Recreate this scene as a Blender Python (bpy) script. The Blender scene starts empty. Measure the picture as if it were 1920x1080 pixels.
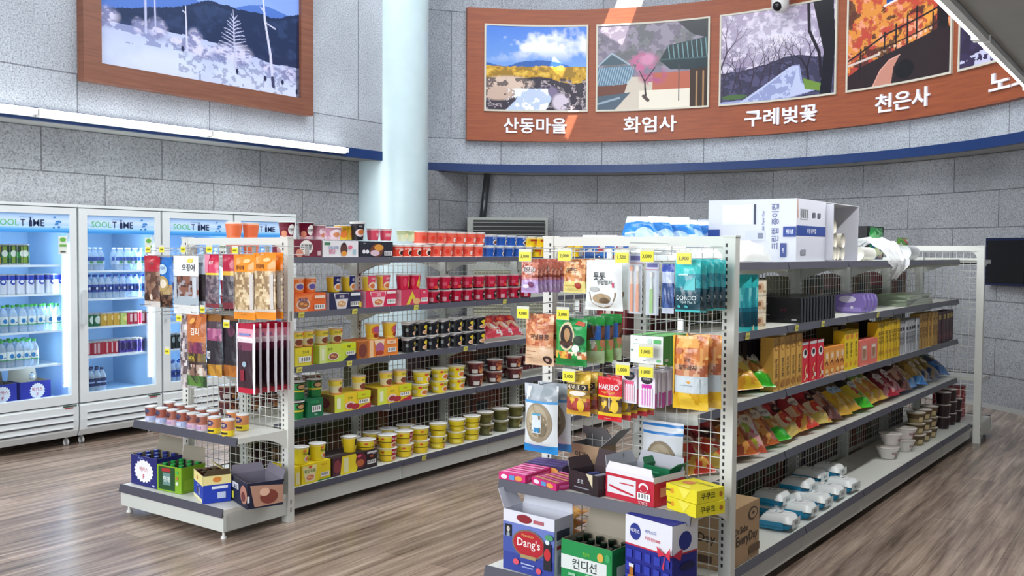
import bpy, math, random
import numpy as np
from mathutils import Vector, Matrix, Euler

sc = bpy.context.scene
COL = sc.collection
R = math.radians
# ---------------------------------------------------------------- camera
H = 1.55
YAW, PITCH, ROLL, FPX = R(35.39), R(2.217), R(.395), 1800.0
cam_data = bpy.data.cameras.new('camera'); cam = bpy.data.objects.new('camera', cam_data); COL.objects.link(cam)
fw = Vector((math.cos(YAW)*math.cos(PITCH), math.sin(YAW)*math.cos(PITCH), -math.sin(PITCH)))
rt = Vector((math.sin(YAW), -math.cos(YAW), 0)); up = rt.cross(fw)
rr = rt*math.cos(ROLL) + up*math.sin(ROLL)
uu = up*math.cos(ROLL) - rt*math.sin(ROLL)
cam.matrix_world = Matrix(((rr.x, uu.x, -fw.x, 0), (rr.y, uu.y, -fw.y, 0), (rr.z, uu.z, -fw.z, H), (0, 0, 0, 1)))
cam_data.sensor_width = 36; cam_data.lens = 36*FPX/1920; cam_data.clip_start = .05; cam_data.clip_end = 100
sc.camera = cam
# ---------------------------------------------------------------- light
vs = sc.view_settings
vs.view_transform = 'Standard'; vs.look = 'None'; vs.gamma = 1; vs.use_curve_mapping = False
vs.exposure = 0.62
world = bpy.data.worlds.new('daylight'); sc.world = world; world.use_nodes = True
wb = world.node_tree.nodes['Background']; wb.inputs[0].default_value = (.80, .90, 1, 1); wb.inputs[1].default_value = .75
def area(name, loc, target, sx, sy, power, col):
    l = bpy.data.lights.new(name, 'AREA'); l.shape = 'RECTANGLE'; l.size = sx; l.size_y = sy; l.energy = power; l.color = col
    o = bpy.data.objects.new(name, l); COL.objects.link(o); o.location = loc
    o.rotation_euler = (Vector(target)-Vector(loc)).to_track_quat('-Z', 'Y').to_euler(); return o
area('skylight', (6.0, 4.2, 5.85), (6.0, 4.2, 0), 6, 5, 270, (.93, .97, 1))
area('front_window', (-2.6, 3.4, 2.7), (4.5, 3.8, .5), 5, 3.2, 225, (.97, .98, 1))
sun = bpy.data.lights.new('sun', 'SUN'); sun.energy = 9; sun.angle = R(.5); sun.color = (1, .93, .82)
SUND = Vector((.50, .28, -.82)).normalized()
so = bpy.data.objects.new('sun', sun); COL.objects.link(so); so.rotation_euler = SUND.to_track_quat('-Z', 'Y').to_euler(); so.location = (0, 0, 8)

# ---------------------------------------------------------------- colour and material helpers
def lin(c):
    if isinstance(c, str):
        c = c.lstrip('#'); c = c if len(c) == 6 else ''.join(q*2 for q in c); c = [int(c[i:i+2], 16)/255 for i in (0, 2, 4)]
    return tuple((x/12.92 if x <= .04045 else ((x+.055)/1.055)**2.4) for x in c[:3])
def new_mat(name):
    m = bpy.data.materials.new(name); m.use_nodes = True
    return m, m.node_tree.nodes, m.node_tree.links, m.node_tree.nodes['Principled BSDF']
def printed(name, rough, coat=0, metal=0, bump=0):
    m, N, L, b = new_mat(name)
    a = N.new('ShaderNodeAttribute'); a.attribute_name = 'Col'
    L.new(a.outputs['Color'], b.inputs['Base Color'])
    b.inputs['Roughness'].default_value = rough; b.inputs['Metallic'].default_value = metal; b.inputs['Coat Weight'].default_value = coat
    if bump:
        n = N.new('ShaderNodeTexNoise'); n.inputs['Scale'].default_value = 45; n.inputs['Detail'].default_value = 3
        tc = N.new('ShaderNodeTexCoord'); L.new(tc.outputs['Object'], n.inputs['Vector'])
        bp = N.new('ShaderNodeBump'); bp.inputs['Strength'].default_value = bump; bp.inputs['Distance'].default_value = .01
        L.new(n.outputs['Fac'], bp.inputs['Height']); L.new(bp.outputs['Normal'], b.inputs['Normal'])
    return m
M = {'card': printed('printed_card', .55), 'gloss': printed('glossy_plastic', .25), 'foil': printed('crinkled_foil', .28, .3, 0, .35),
     'metal': printed('powder_coat', .42), 'chrome': printed('bright_steel', .25, 0, .9)}
def clear_mat(name, col, alpha, rough=.08):
    m, N, L, b = new_mat(name); out = N['Material Output']; N.remove(b)
    t = N.new('ShaderNodeBsdfTransparent'); t.inputs[0].default_value = (*col, 1)
    g = N.new('ShaderNodeBsdfPrincipled'); g.inputs['Base Color'].default_value = (*col, 1); g.inputs['Roughness'].default_value = rough
    n = N.new('ShaderNodeTexNoise'); n.inputs['Scale'].default_value = 30; tc = N.new('ShaderNodeTexCoord'); L.new(tc.outputs['Object'], n.inputs['Vector'])
    mr = N.new('ShaderNodeMapRange'); mr.inputs['To Min'].default_value = alpha*.6; mr.inputs['To Max'].default_value = alpha*1.4; L.new(n.outputs['Fac'], mr.inputs['Value'])
    mx = N.new('ShaderNodeMixShader'); L.new(mr.outputs[0], mx.inputs[0]); L.new(t.outputs[0], mx.inputs[1]); L.new(g.outputs[0], mx.inputs[2]); L.new(mx.outputs[0], out.inputs[0])
    return m
M['film'] = clear_mat('clear_film', (.93, .95, .97), .22)
M['haze'] = clear_mat('milky_film', (.93, .95, .97), .62, .3)
M['glass'] = clear_mat('door_glass', (.90, .96, 1), .018, .02)
M['clear'] = clear_mat('clear_bottle', (.82, .92, 1), .34, .06)
def emit(name, col, s):
    m, N, L, b = new_mat(name); b.inputs['Base Color'].default_value = (*col, 1); b.inputs['Emission Color'].default_value = (*col, 1); b.inputs['Emission Strength'].default_value = s; return m
M['tube'] = emit('lit_tube', (1, .99, .97), 7); M['led'] = emit('led_strip', (.82, .91, 1), 4)
def backlit():
    m, N, L, b = new_mat('backlit_sign'); a = N.new('ShaderNodeAttribute'); a.attribute_name = 'Col'
    L.new(a.outputs['Color'], b.inputs['Base Color']); L.new(a.outputs['Color'], b.inputs['Emission Color']); b.inputs['Emission Strength'].default_value = .15; return m
M['sign'] = backlit()

# ---------------------------------------------------------------- mesh builder
def hashr(*a):
    x = math.sin(sum(v*k for v, k in zip(a, (12.9898, 78.233, 37.719, 4.581))))*43758.5453
    return x-math.floor(x)
_glyph = {}
def glyphs(text, bold=.0):
    k = (text, bold)
    if k not in _glyph:
        c = bpy.data.curves.new('g', 'FONT'); c.body = text; c.resolution_u = 2; c.offset = bold; c.align_x = 'CENTER'
        o = bpy.data.objects.new('g', c); COL.objects.link(o); bpy.context.view_layer.update()
        me = bpy.data.meshes.new_from_object(o.evaluated_get(bpy.context.evaluated_depsgraph_get()))
        P = np.array([v.co[:2] for v in me.vertices]); F = [tuple(p.vertices) for p in me.polygons]
        bpy.data.objects.remove(o); bpy.data.curves.remove(c); bpy.data.meshes.remove(me)
        lo, hi = P.min(0), P.max(0); P = (P-(lo+hi)/2)/(hi[1]-lo[1])
        _glyph[k] = (P, F, (hi[0]-lo[0])/(hi[1]-lo[1]))
    return _glyph[k]
class B:
    def __init__(s): s.v = []; s.f = []; s.c = []; s.m = []; s.slots = []; s.sm = []; s.T = None; s.fin = 'card'; s.k = 0
    def slot(s, fin):
        if fin not in s.slots: s.slots.append(fin)
        return s.slots.index(fin)
    def add(s, verts, faces, col, fin=None, smooth=False):
        n = len(s.v); i = s.slot(fin or s.fin)
        if s.T is not None: verts = [tuple(s.T @ Vector(p)) for p in verts]
        s.v += [tuple(p) for p in verts]
        one = not (isinstance(col, list))
        lc = lin(col) if one else None
        for j, f in enumerate(faces):
            s.f.append(tuple(n+q for q in f)); s.c.append(lc if one else lin(col[j])); s.m.append(i); s.sm.append(smooth)
        return s
    def box(s, x0, x1, y0, y1, z0, z1, col, fin=None):
        v = [(x, y, z) for x in (x0, x1) for y in (y0, y1) for z in (z0, z1)]
        return s.add(v, [(0, 1, 3, 2), (4, 6, 7, 5), (0, 4, 5, 1), (2, 3, 7, 6), (0, 2, 6, 4), (1, 5, 7, 3)], col, fin)
    def prism(s, poly, axis, a0, a1, col, fin=None):
        # poly in the two remaining axes, extruded along axis
        n = len(poly)
        def mk(p, a): q = list(p); q.insert(axis, a); return tuple(q)
        v = [mk(p, a0) for p in poly]+[mk(p, a1) for p in poly]
        f = [tuple(range(n)), tuple(range(2*n-1, n-1, -1))]+[(i, (i+1) % n, n+(i+1) % n, n+i) for i in range(n)]
        return s.add(v, f, col, fin)
    def bar(s, a, b, r, col, fin=None, n=4):
        a, b = Vector(a), Vector(b); d = (b-a).normalized(); q = d.to_track_quat('Z', 'Y'); v = []
        for p in (a, b):
            for i in range(n):
                t = 2*math.pi*(i+.5)/n; v.append(tuple(p+q @ Vector((r*math.cos(t), r*math.sin(t), 0))))
        f = [tuple(range(n)), tuple(range(2*n-1, n-1, -1))]+[(i, (i+1) % n, n+(i+1) % n, n+i) for i in range(n)]
        return s.add(v, f, col, fin, n > 6)
    def lathe(s, prof, cols, n=22, fin=None, smooth=True, cx=0, cy=0):
        v = []; f = []; c = []
        for r, z in prof:
            for i in range(n): t = 2*math.pi*i/n; v.append((cx+r*math.cos(t), cy+r*math.sin(t), z))
        for j in range(len(prof)-1):
            for i in range(n):
                f.append((j*n+i, j*n+(i+1) % n, (j+1)*n+(i+1) % n, (j+1)*n+i)); c.append(cols[j] if isinstance(cols, (list, tuple)) and not isinstance(cols, str) else cols)
        s.add(v, f, c, fin, smooth)
        if prof[0][0] > 0: s.add(v[:n], [tuple(range(n))[::-1]], c[0], fin)
        if prof[-1][0] > 0: s.add(v[-n:], [tuple(range(n))], c[-1], fin)
        return s
    def deco(s, S, items, fin=None):
        """printed marks: S=(w,h,fn) surface; items in fractions of w,h (x from the middle -.5....5, z 0..1)"""
        w, h, fn = S
        for k, it in enumerate(items):
            off = .0006+.0005*(k+1); ty = it[0]
            if ty == 'r':
                _, x0, z0, x1, z1, col = it; nx = max(1, int(abs(x1-x0)*14)); nz = max(1, int(abs(z1-z0)*12))
                v = [fn((x0+(x1-x0)*i/nx)*w, (z0+(z1-z0)*j/nz)*h, off) for j in range(nz+1) for i in range(nx+1)]
                f = [(j*(nx+1)+i, j*(nx+1)+i+1, (j+1)*(nx+1)+i+1, (j+1)*(nx+1)+i) for j in range(nz) for i in range(nx)]
                s.add(v, f, col, fin)
            elif ty == 'e':
                _, cx, cz, rx, rz, col = it; n = 20; QS = (.2, .4, .6, .8, 1) if rx*w > .025 and w < .5 else (.5, 1); v = [fn(cx*w, cz*h, off)]
                for q in QS:
                    v += [fn((cx+q*rx*math.cos(2*math.pi*i/n))*w, (cz+q*rz*math.sin(2*math.pi*i/n))*h, off) for i in range(n)]
                f = [(0, 1+i, 1+(i+1) % n) for i in range(n)]+[(1+k_*n+i, 1+(k_+1)*n+i, 1+(k_+1)*n+(i+1) % n, 1+k_*n+(i+1) % n) for k_ in range(len(QS)-1) for i in range(n)]
                s.add(v, f, col, fin)
            elif ty == 'p':
                _, pts, col = it; s.add([fn(x*w, z*h, off) for x, z in pts], [tuple(range(len(pts)))], col, fin)
            elif ty == 't':
                _, txt, cx, cz, hh, col = it[:6]; mw = it[6] if len(it) > 6 else .95; rot = it[7] if len(it) > 7 else 0
                P, F, asp = glyphs(txt, .012); th = hh*h; tw = min(th*asp, mw*(h if rot else w)); sx = tw/asp
                ca, sa = math.cos(R(rot)), math.sin(R(rot))
                v = [fn(cx*w+ca*p[0]*sx-sa*p[1]*th, cz*h+sa*p[0]*sx+ca*p[1]*th, off) for p in P]
                s.add(v, F, col, fin)
            elif ty == 'bar':
                _, cx, cz, bw, bh, col = it; n = 11
                for i in range(n):
                    if i % 3 == 2: continue
                    x0 = cx-bw/2+bw*i/n; v = [fn(x*w, z*h, off) for x, z in ((x0, cz-bh/2), (x0+bw/n*.6, cz-bh/2), (x0+bw/n*.6, cz+bh/2), (x0, cz+bh/2))]
                    s.add(v, [(0, 1, 2, 3)], col, fin)
        return s
    def build(s, name, parent=None, loc=None, rot=None):
        me = bpy.data.meshes.new(name); me.from_pydata(s.v, [], s.f)
        for fi in s.slots: me.materials.append(M[fi])
        me.polygons.foreach_set('material_index', s.m); me.polygons.foreach_set('use_smooth', s.sm)
        a = me.color_attributes.new('Col', 'FLOAT_COLOR', 'CORNER')
        cnt = np.array([len(f) for f in s.f]); arr = np.ones((cnt.sum(), 4), np.float32); arr[:, :3] = np.repeat(np.array(s.c, np.float32), cnt, axis=0)
        a.data.foreach_set('color', arr.ravel()); me.update()
        o = bpy.data.objects.new(name, me); COL.objects.link(o)
        if parent is not None: o.parent = parent; KIDS.setdefault(parent.name, []).append(o)
        if loc is not None: o.location = loc
        if rot is not None: o.rotation_euler = rot
        return o
def tag(o, label, cat, group=None, kind=None):
    o['label'] = label; o['category'] = cat
    if group: o['group'] = group
    if kind: o['kind'] = kind
    return o
def struct(o): o['kind'] = 'structure'; return o
def empty(name, loc=(0, 0, 0), rz=0):
    o = bpy.data.objects.new(name, None); COL.objects.link(o); o.location = loc; o.rotation_euler = (0, 0, rz); o.empty_display_size = .05; return o
def copy_tree(o, parent=None):
    c = o.copy(); COL.objects.link(c)
    if parent is not None: c.parent = parent
    for ch in list(KIDS.get(o.name, [])):
        copy_tree(ch, c)
    return c
KIDS = {}
_cache = {}
def spawn(key, maker, label, cat, group, loc, rot=(0, 0, 0)):
    if key in _cache: o = copy_tree(_cache[key])
    else: o = _cache[key] = maker()
    o.location = loc; o.rotation_euler = rot
    return tag(o, label, cat, group)
ORD = 'first second third fourth fifth sixth seventh eighth ninth tenth eleventh twelfth thirteenth fourteenth fifteenth sixteenth seventeenth eighteenth nineteenth twentieth'.split()

# ---------------------------------------------------------------- gondola frames of reference
def pray(px, py):
    a, b = px-960, py-540; c, s = math.cos(-ROLL), math.sin(-ROLL); a, b = c*a-s*b, s*a+c*b
    return fw+rt*(a/FPX)-up*(b/FPX)
class Frame:
    def __init__(s, x, y, a): s.x, s.y, s.a = x, y, R(a); s.c, s.s = math.cos(s.a), math.sin(s.a)
    def w(s, u, v, z): return (s.x+s.c*u-s.s*v, s.y+s.s*u+s.c*v, z)
    def hit(s, px, py, u=None, v=None, z=None):
        d = pray(px, py)
        if z is not None: t = (z-H)/d.z
        else:
            n, k = ((s.c, s.s), u) if u is not None else ((-s.s, s.c), v)
            t = (k+n[0]*s.x+n[1]*s.y)/(n[0]*d.x+n[1]*d.y)
        X, Y, Z = t*d.x-s.x, t*d.y-s.y, H+t*d.z
        return s.c*X+s.s*Y, -s.s*X+s.c*Y, Z
GA, GB, W0 = Frame(3.685, 4.147, 0), Frame(3.769, 1.537, -1.765), Frame(0, 0, 0)
GW, BAY, JO = .9655, .936, .0714
LEN = JO*2+5*BAY
HF = 1.616
LV = (.165, .53, .85, 1.175, 1.50)

# ================================================================ SETTING
def granite(name, base, row, bw, voff, dark=1.0):
    m, N, L, b = new_mat(name)
    uv = N.new('ShaderNodeUVMap'); mp = N.new('ShaderNodeMapping'); mp.inputs['Location'].default_value = (0, voff, 0); L.new(uv.outputs[0], mp.inputs[0])
    tc = N.new('ShaderNodeTexCoord')
    v1 = N.new('ShaderNodeTexNoise'); v1.inputs['Scale'].default_value = 75; v1.inputs['Detail'].default_value = 4; v1.inputs['Roughness'].default_value = .75; L.new(tc.outputs['Object'], v1.inputs['Vector'])
    r1 = N.new('ShaderNodeValToRGB'); e = r1.color_ramp.elements
    e[0].position = .36; e[0].color = (*[x*.42*dark for x in base], 1); e[1].position = .60; e[1].color = (*[min(1, x*1.12) for x in base], 1)
    q = r1.color_ramp.elements.new(.48); q.color = (*[x*.85 for x in base], 1)
    L.new(v1.outputs['Fac'], r1.inputs[0])
    v2 = N.new('ShaderNodeTexNoise'); v2.inputs['Scale'].default_value = 1.1; v2.inputs['Detail'].default_value = 4; L.new(tc.outputs['Object'], v2.inputs['Vector'])
    r2 = N.new('ShaderNodeMapRange'); r2.inputs['From Min'].default_value = .35; r2.inputs['From Max'].default_value = .68; r2.inputs['To Min'].default_value = .78; r2.inputs['To Max'].default_value = 1.08; L.new(v2.outputs['Fac'], r2.inputs['Value'])
    mu = N.new('ShaderNodeMix'); mu.data_type = 'RGBA'; mu.blend_type = 'MULTIPLY'; mu.inputs[0].default_value = 1
    L.new(r1.outputs[0], mu.inputs[6]); L.new(r2.outputs[0], mu.inputs[7])
    br = N.new('ShaderNodeTexBrick'); L.new(mp.outputs[0], br.inputs['Vector'])
    for k, val in (('Scale', 1), ('Mortar Size', .006), ('Mortar Smooth', .2), ('Brick Width', bw), ('Row Height', row), ('Bias', 0)): br.inputs[k].default_value = val
    br.inputs['Color1'].default_value = (.93, .93, .93, 1); br.inputs['Color2'].default_value = (1.05, 1.05, 1.05, 1); br.inputs['Mortar'].default_value = (.42, .42, .43, 1)
    m2 = N.new('ShaderNodeMix'); m2.data_type = 'RGBA'; m2.blend_type = 'MULTIPLY'; m2.inputs[0].default_value = 1
    L.new(mu.outputs[2], m2.inputs[6]); L.new(br.outputs['Color'], m2.inputs[7]); L.new(m2.outputs[2], b.inputs['Base Color'])
    bp = N.new('ShaderNodeBump'); bp.inputs['Strength'].default_value = .5; bp.inputs['Distance'].default_value = .004; bp.invert = True
    L.new(br.outputs['Fac'], bp.inputs['Height']); L.new(bp.outputs[0], b.inputs['Normal']); b.inputs['Roughness'].default_value = .75
    return m
M['granite_low'] = granite('flamed_granite_courses', (.36, .375, .40), .37, 1.15, .37*6-2.19)
M['granite_up'] = granite('pale_granite_panels', (.47, .51, .57), 1.6, 1.3, 1.6*2-2.975)
M['granite_band'] = granite('granite_band', (.50, .51, .50), 5, 1.3, 2.5)
def floor_mat():
    m, N, L, b = new_mat('wood_look_planks')
    tc = N.new('ShaderNodeTexCoord'); br = N.new('ShaderNodeTexBrick'); L.new(tc.outputs['Object'], br.inputs['Vector'])
    for k, val in (('Scale', 1), ('Mortar Size', .0018), ('Brick Width', 1.2), ('Row Height', .152)): br.inputs[k].default_value = val
    br.inputs['Color1'].default_value = (.80, .80, .80, 1); br.inputs['Color2'].default_value = (1.12, 1.12, 1.12, 1); br.inputs['Mortar'].default_value = (.5, .5, .5, 1)
    mp = N.new('ShaderNodeMapping'); mp.inputs['Scale'].default_value = (.5, 8, 1); L.new(tc.outputs['Object'], mp.inputs[0])
    n1 = N.new('ShaderNodeTexNoise'); n1.inputs['Scale'].default_value = 2.4; n1.inputs['Detail'].default_value = 7; n1.inputs['Roughness'].default_value = .66; n1.inputs['Distortion'].default_value = .15; L.new(mp.outputs[0], n1.inputs['Vector'])
    cr = N.new('ShaderNodeValToRGB'); e = cr.color_ramp.elements; e[0].position = .30; e[0].color = (*lin('#5c4c42'), 1); e[1].position = .72; e[1].color = (*lin('#c4b1a0'), 1)
    q = cr.color_ramp.elements.new(.50); q.color = (*lin('#988476'), 1); L.new(n1.outputs['Fac'], cr.inputs[0])
    n2 = N.new('ShaderNodeTexNoise'); n2.inputs['Scale'].default_value = 1.3; n2.inputs['Detail'].default_value = 3; L.new(tc.outputs['Object'], n2.inputs['Vector'])
    r2 = N.new('ShaderNodeMapRange'); r2.inputs['From Min'].default_value = .3; r2.inputs['From Max'].default_value = .7; r2.inputs['To Min'].default_value = .75; r2.inputs['To Max'].default_value = 1.12; L.new(n2.outputs['Fac'], r2.inputs['Value'])
    a = N.new('ShaderNodeMix'); a.data_type = 'RGBA'; a.blend_type = 'MULTIPLY'; a.inputs[0].default_value = 1; L.new(cr.outputs[0], a.inputs[6]); L.new(br.outputs['Color'], a.inputs[7])
    c = N.new('ShaderNodeMix'); c.data_type = 'RGBA'; c.blend_type = 'MULTIPLY'; c.inputs[0].default_value = 1; L.new(a.outputs[2], c.inputs[6]); L.new(r2.outputs[0], c.inputs[7])
    L.new(c.outputs[2], b.inputs['Base Color'])
    rr_ = N.new('ShaderNodeMapRange'); rr_.inputs['To Min'].default_value = .20; rr_.inputs['To Max'].default_value = .30; L.new(n1.outputs['Fac'], rr_.inputs['Value']); L.new(rr_.outputs[0], b.inputs['Roughness'])
    bp = N.new('ShaderNodeBump'); bp.inputs['Strength'].default_value = .04; bp.inputs['Distance'].default_value = .001; L.new(n1.outputs['Fac'], bp.inputs['Height']); L.new(bp.outputs[0], b.inputs['Normal'])
    return m
M['floor'] = floor_mat()
def plain(name, col, rough, noise=.06):
    m, N, L, b = new_mat(name); c = lin(col); n = N.new('ShaderNodeTexNoise'); n.inputs['Scale'].default_value = 6; tc = N.new('ShaderNodeTexCoord'); L.new(tc.outputs['Object'], n.inputs['Vector'])
    r = N.new('ShaderNodeValToRGB'); r.color_ramp.elements[0].color = (*[x*(1-noise) for x in c], 1); r.color_ramp.elements[1].color = (*[min(1, x*(1+noise)) for x in c], 1)
    L.new(n.outputs['Fac'], r.inputs[0]); L.new(r.outputs[0], b.inputs['Base Color']); b.inputs['Roughness'].default_value = rough; return m
M['column'] = plain('pale_blue_enamel', '#bfd3d8', .22); M['ceil'] = plain('painted_soffit', '#a5a6a4', .7); M['blue'] = plain('blue_band', '#083067', .4)
def wood(name, c0, c1):
    m, N, L, b = new_mat(name); tc = N.new('ShaderNodeTexCoord'); mp = N.new('ShaderNodeMapping'); mp.inputs['Scale'].default_value = (1.2, 1.2, 22); L.new(tc.outputs['Object'], mp.inputs[0])
    n = N.new('ShaderNodeTexNoise'); n.inputs['Scale'].default_value = 2.5; n.inputs['Detail'].default_value = 5; L.new(mp.outputs[0], n.inputs['Vector'])
    r = N.new('ShaderNodeValToRGB'); r.color_ramp.elements[0].position = .3; r.color_ramp.elements[1].position = .7; r.color_ramp.elements[0].color = (*lin(c0), 1); r.color_ramp.elements[1].color = (*lin(c1), 1)
    L.new(n.outputs['Fac'], r.inputs[0]); L.new(r.outputs[0], b.inputs['Base Color']); b.inputs['Roughness'].default_value = .45; return m
M['board'] = wood('reddish_wood_board', '#8a452a', '#a05430'); M['pframe'] = wood('brown_wood_frame', '#6e4434', '#80523f')

def surf(name, pts, z0, z1, mat, flip=False, thick=None):
    """vertical wall along plan polyline pts, with UV = (length, height); thick extrudes outward"""
    L_ = [0]
    for a, b in zip(pts, pts[1:]): L_.append(L_[-1]+math.dist(a, b))
    v = []; f = []; uv = []
    def strip(P, zz):
        n = len(v)
        for p in P:
            for z in zz: v.append((p[0], p[1], z))
        for i in range(len(P)-1):
            f.append((n+2*i, n+2*i+2, n+2*i+3, n+2*i+1)); uv.extend([(L_[i], zz[0]), (L_[i+1], zz[0]), (L_[i+1], zz[1]), (L_[i], zz[1])])
    strip(pts, (z0, z1))
    me = bpy.data.meshes.new(name)
    if thick:
        out = []
        for i, p in enumerate(pts):
            a = pts[max(0, i-1)]; b = pts[min(len(pts)-1, i+1)]; d = Vector((b[0]-a[0], b[1]-a[1])).normalized(); out.append((p[0]+d.y*thick*-1, p[1]+d.x*thick))
        strip(out, (z0, z1)); n = len(pts)*2
        for i in range(len(pts)-1):
            for k in (0, 1):
                f.append((2*i+k, 2*i+2+k, n+2*i+2+k, n+2*i+k)); uv.extend([(L_[i], 0), (L_[i+1], 0), (L_[i+1], thick), (L_[i], thick)])
        for i in (0, len(pts)-1): f.append((2*i, 2*i+1, n+2*i+1, n+2*i)); uv.extend([(0, z0), (0, z1), (.1, z1), (.1, z0)])
    me.from_pydata(v, [], f); u = me.uv_layers.new(name='UVMap'); u.data.foreach_set('uv', np.array(uv, np.float32).ravel())
    me.materials.append(M[mat]); o = bpy.data.objects.new(name, me); COL.objects.link(o); return o
CX, CY, RU = 6.903, 4.431, 4.25
RL = RU+.4
def arc(r, a0, a1, n=60): return [(CX+r*math.cos(R(a0+(a1-a0)*i/n)), CY+r*math.sin(R(a0+(a1-a0)*i/n))) for i in range(n+1)]
def slab(name, x0, x1, y0, y1, z0, z1, mat):
    b = B(); b.box(x0, x1, y0, y1, z0, z1, '#ffffff', mat); return struct(b.build(name))
slab('floor', -3, 13, -4, 10, -.08, 0, 'floor')
YL, YU = 7.86, 7.52
struct(surf('wall_left', [(10.6, YL), (-3, YL)], 0, 2.56, 'granite_low', thick=-.1))
struct(surf('wall_back', arc(RL, -80, 62), 0, 2.56, 'granite_low', thick=-.1))
struct(surf('wall_upper_left', [(8.3, YU), (-3, YU)], 2.66, 5.9, 'granite_up', thick=-.3))
struct(surf('wall_upper_back', arc(RU, -80, 57), 2.66, 5.9, 'granite_up', thick=-.3))
struct(surf('trim_1', [(8.3, YU-.004), (-3, YU-.004)], 2.56, 2.66, 'blue', thick=-.05))
struct(surf('trim_2', arc(RU-.004, -80, 57), 2.56, 2.66, 'blue', thick=-.05))
# soffits between the upper and the lower wall
def ring(name, P0, P1, z, mat):
    v = [(*p, z) for p in P0]+[(*p, z) for p in P1]; n = len(P0)
    v += [(x, y, z+.06) for x, y, _ in v]
    f = [(i, i+1, n+i+1, n+i) for i in range(n-1)]+[(2*n+i, 2*n+i+1, 3*n+i+1, 3*n+i) for i in range(n-1)]
    me = bpy.data.meshes.new(name); me.from_pydata(v, [], f); me.materials.append(M[mat]); o = bpy.data.objects.new(name, me); COL.objects.link(o); return struct(o)
ring('ceiling_soffit_back', arc(RU+.0, -80, 57), arc(RL+.1, -80, 57), 2.562, 'ceil')
slab('ceiling_soffit_left', -3, 8.4, YU+.0, YL+.1, 2.562, 2.62, 'ceil')
# low ceiling on the right, its front edge and band
slab('ceiling_low', -3, 10.6, -3.9, .62, 2.66, 2.9, 'granite_band')
slab('ceiling_edge', -3, 9.6, .62, .86, 2.64, 2.9, 'ceil')
slab('wall_upper_right', -3, 9.6, .70, .86, 2.9, 5.9, 'granite_up')
struct(surf('wall_right', [(-3, -3.9), (10.5, -3.9)], 0, 2.7, 'granite_low'))
struct(surf('baseboard_back', arc(RL-.012, -80, 62), 0, .05, 'ceil'))
# column
b = B(); d = pray(734, 480); d = Vector((d.x, d.y)).normalized(); CC = d*11.42
b.lathe([(.43, 0), (.43, 5.9)], '#ffffff', 48, 'column', True, CC.x, CC.y); struct(b.build('trim_column'))
# unseen roof slab blocking the sun, slots shaped to cast patches on board
ZR = 5.95
def back(px, py, rad):
    d = pray(px, py); a = d.x**2+d.y**2; bb = -2*(d.x*CX+d.y*CY); cc = CX*CX+CY*CY-rad*rad
    t = (-bb+math.sqrt(bb*bb-4*a*cc))/(2*a); return Vector((t*d.x, t*d.y, H+t*d.z))
holes = []
for px, py, wx, wy in ((1168, 22, .62, .34), (1046, 135, .14, .20), (1068, 236, .30, .12)):
    q = back(px, py, RU-.09); k = (ZR-q.z)/-SUND.z; qx, qy = q.x-SUND.x*k, q.y-SUND.y*k; holes.append((qx-wx/2, qx+wx/2, qy-wy/2, qy+wy/2))
b = B(); xs_ = sorted({-6.0, 13.2}|{h_[0] for h_ in holes}|{h_[1] for h_ in holes})
for xa, xb in zip(xs_, xs_[1:]):
    ys_ = [-6.0]
    for h_ in sorted((h_ for h_ in holes if h_[0] < (xa+xb)/2 < h_[1]), key=lambda q: q[2]): ys_ += [h_[2], h_[3]]
    ys_.append(10.4)
    for i in range(0, len(ys_), 2): b.box(xa, xb, ys_[i], ys_[i+1], ZR, ZR+.06, '#ffffff', 'ceil')
struct(b.build('ceiling'))
# ---------------------------------------------------------------- painted photographs (procedural rasters)
def fbm(h, w, cells, seed, octs=5, aspect=1.0):
    rg = np.random.RandomState(seed); out = np.zeros((h, w)); amp = 1; tot = 0
    for o in range(octs):
        cy = max(2, int(cells*2**o)); cx = max(2, int(cells*aspect*2**o)); g = rg.rand(cy+2, cx+2)
        yy = np.linspace(0, cy, h, endpoint=False); xx = np.linspace(0, cx, w, endpoint=False); yi = yy.astype(int); xi = xx.astype(int)
        fy = (yy-yi)[:, None]; fx = (xx-xi)[None]; fy = fy*fy*(3-2*fy); fx = fx*fx*(3-2*fx)
        a = g[yi][:, xi]; b_ = g[yi][:, xi+1]; c = g[yi+1][:, xi]; d_ = g[yi+1][:, xi+1]
        out += amp*((a*(1-fx)+b_*fx)*(1-fy)+(c*(1-fx)+d_*fx)*fy); tot += amp; amp *= .55
    return out/tot
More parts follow.
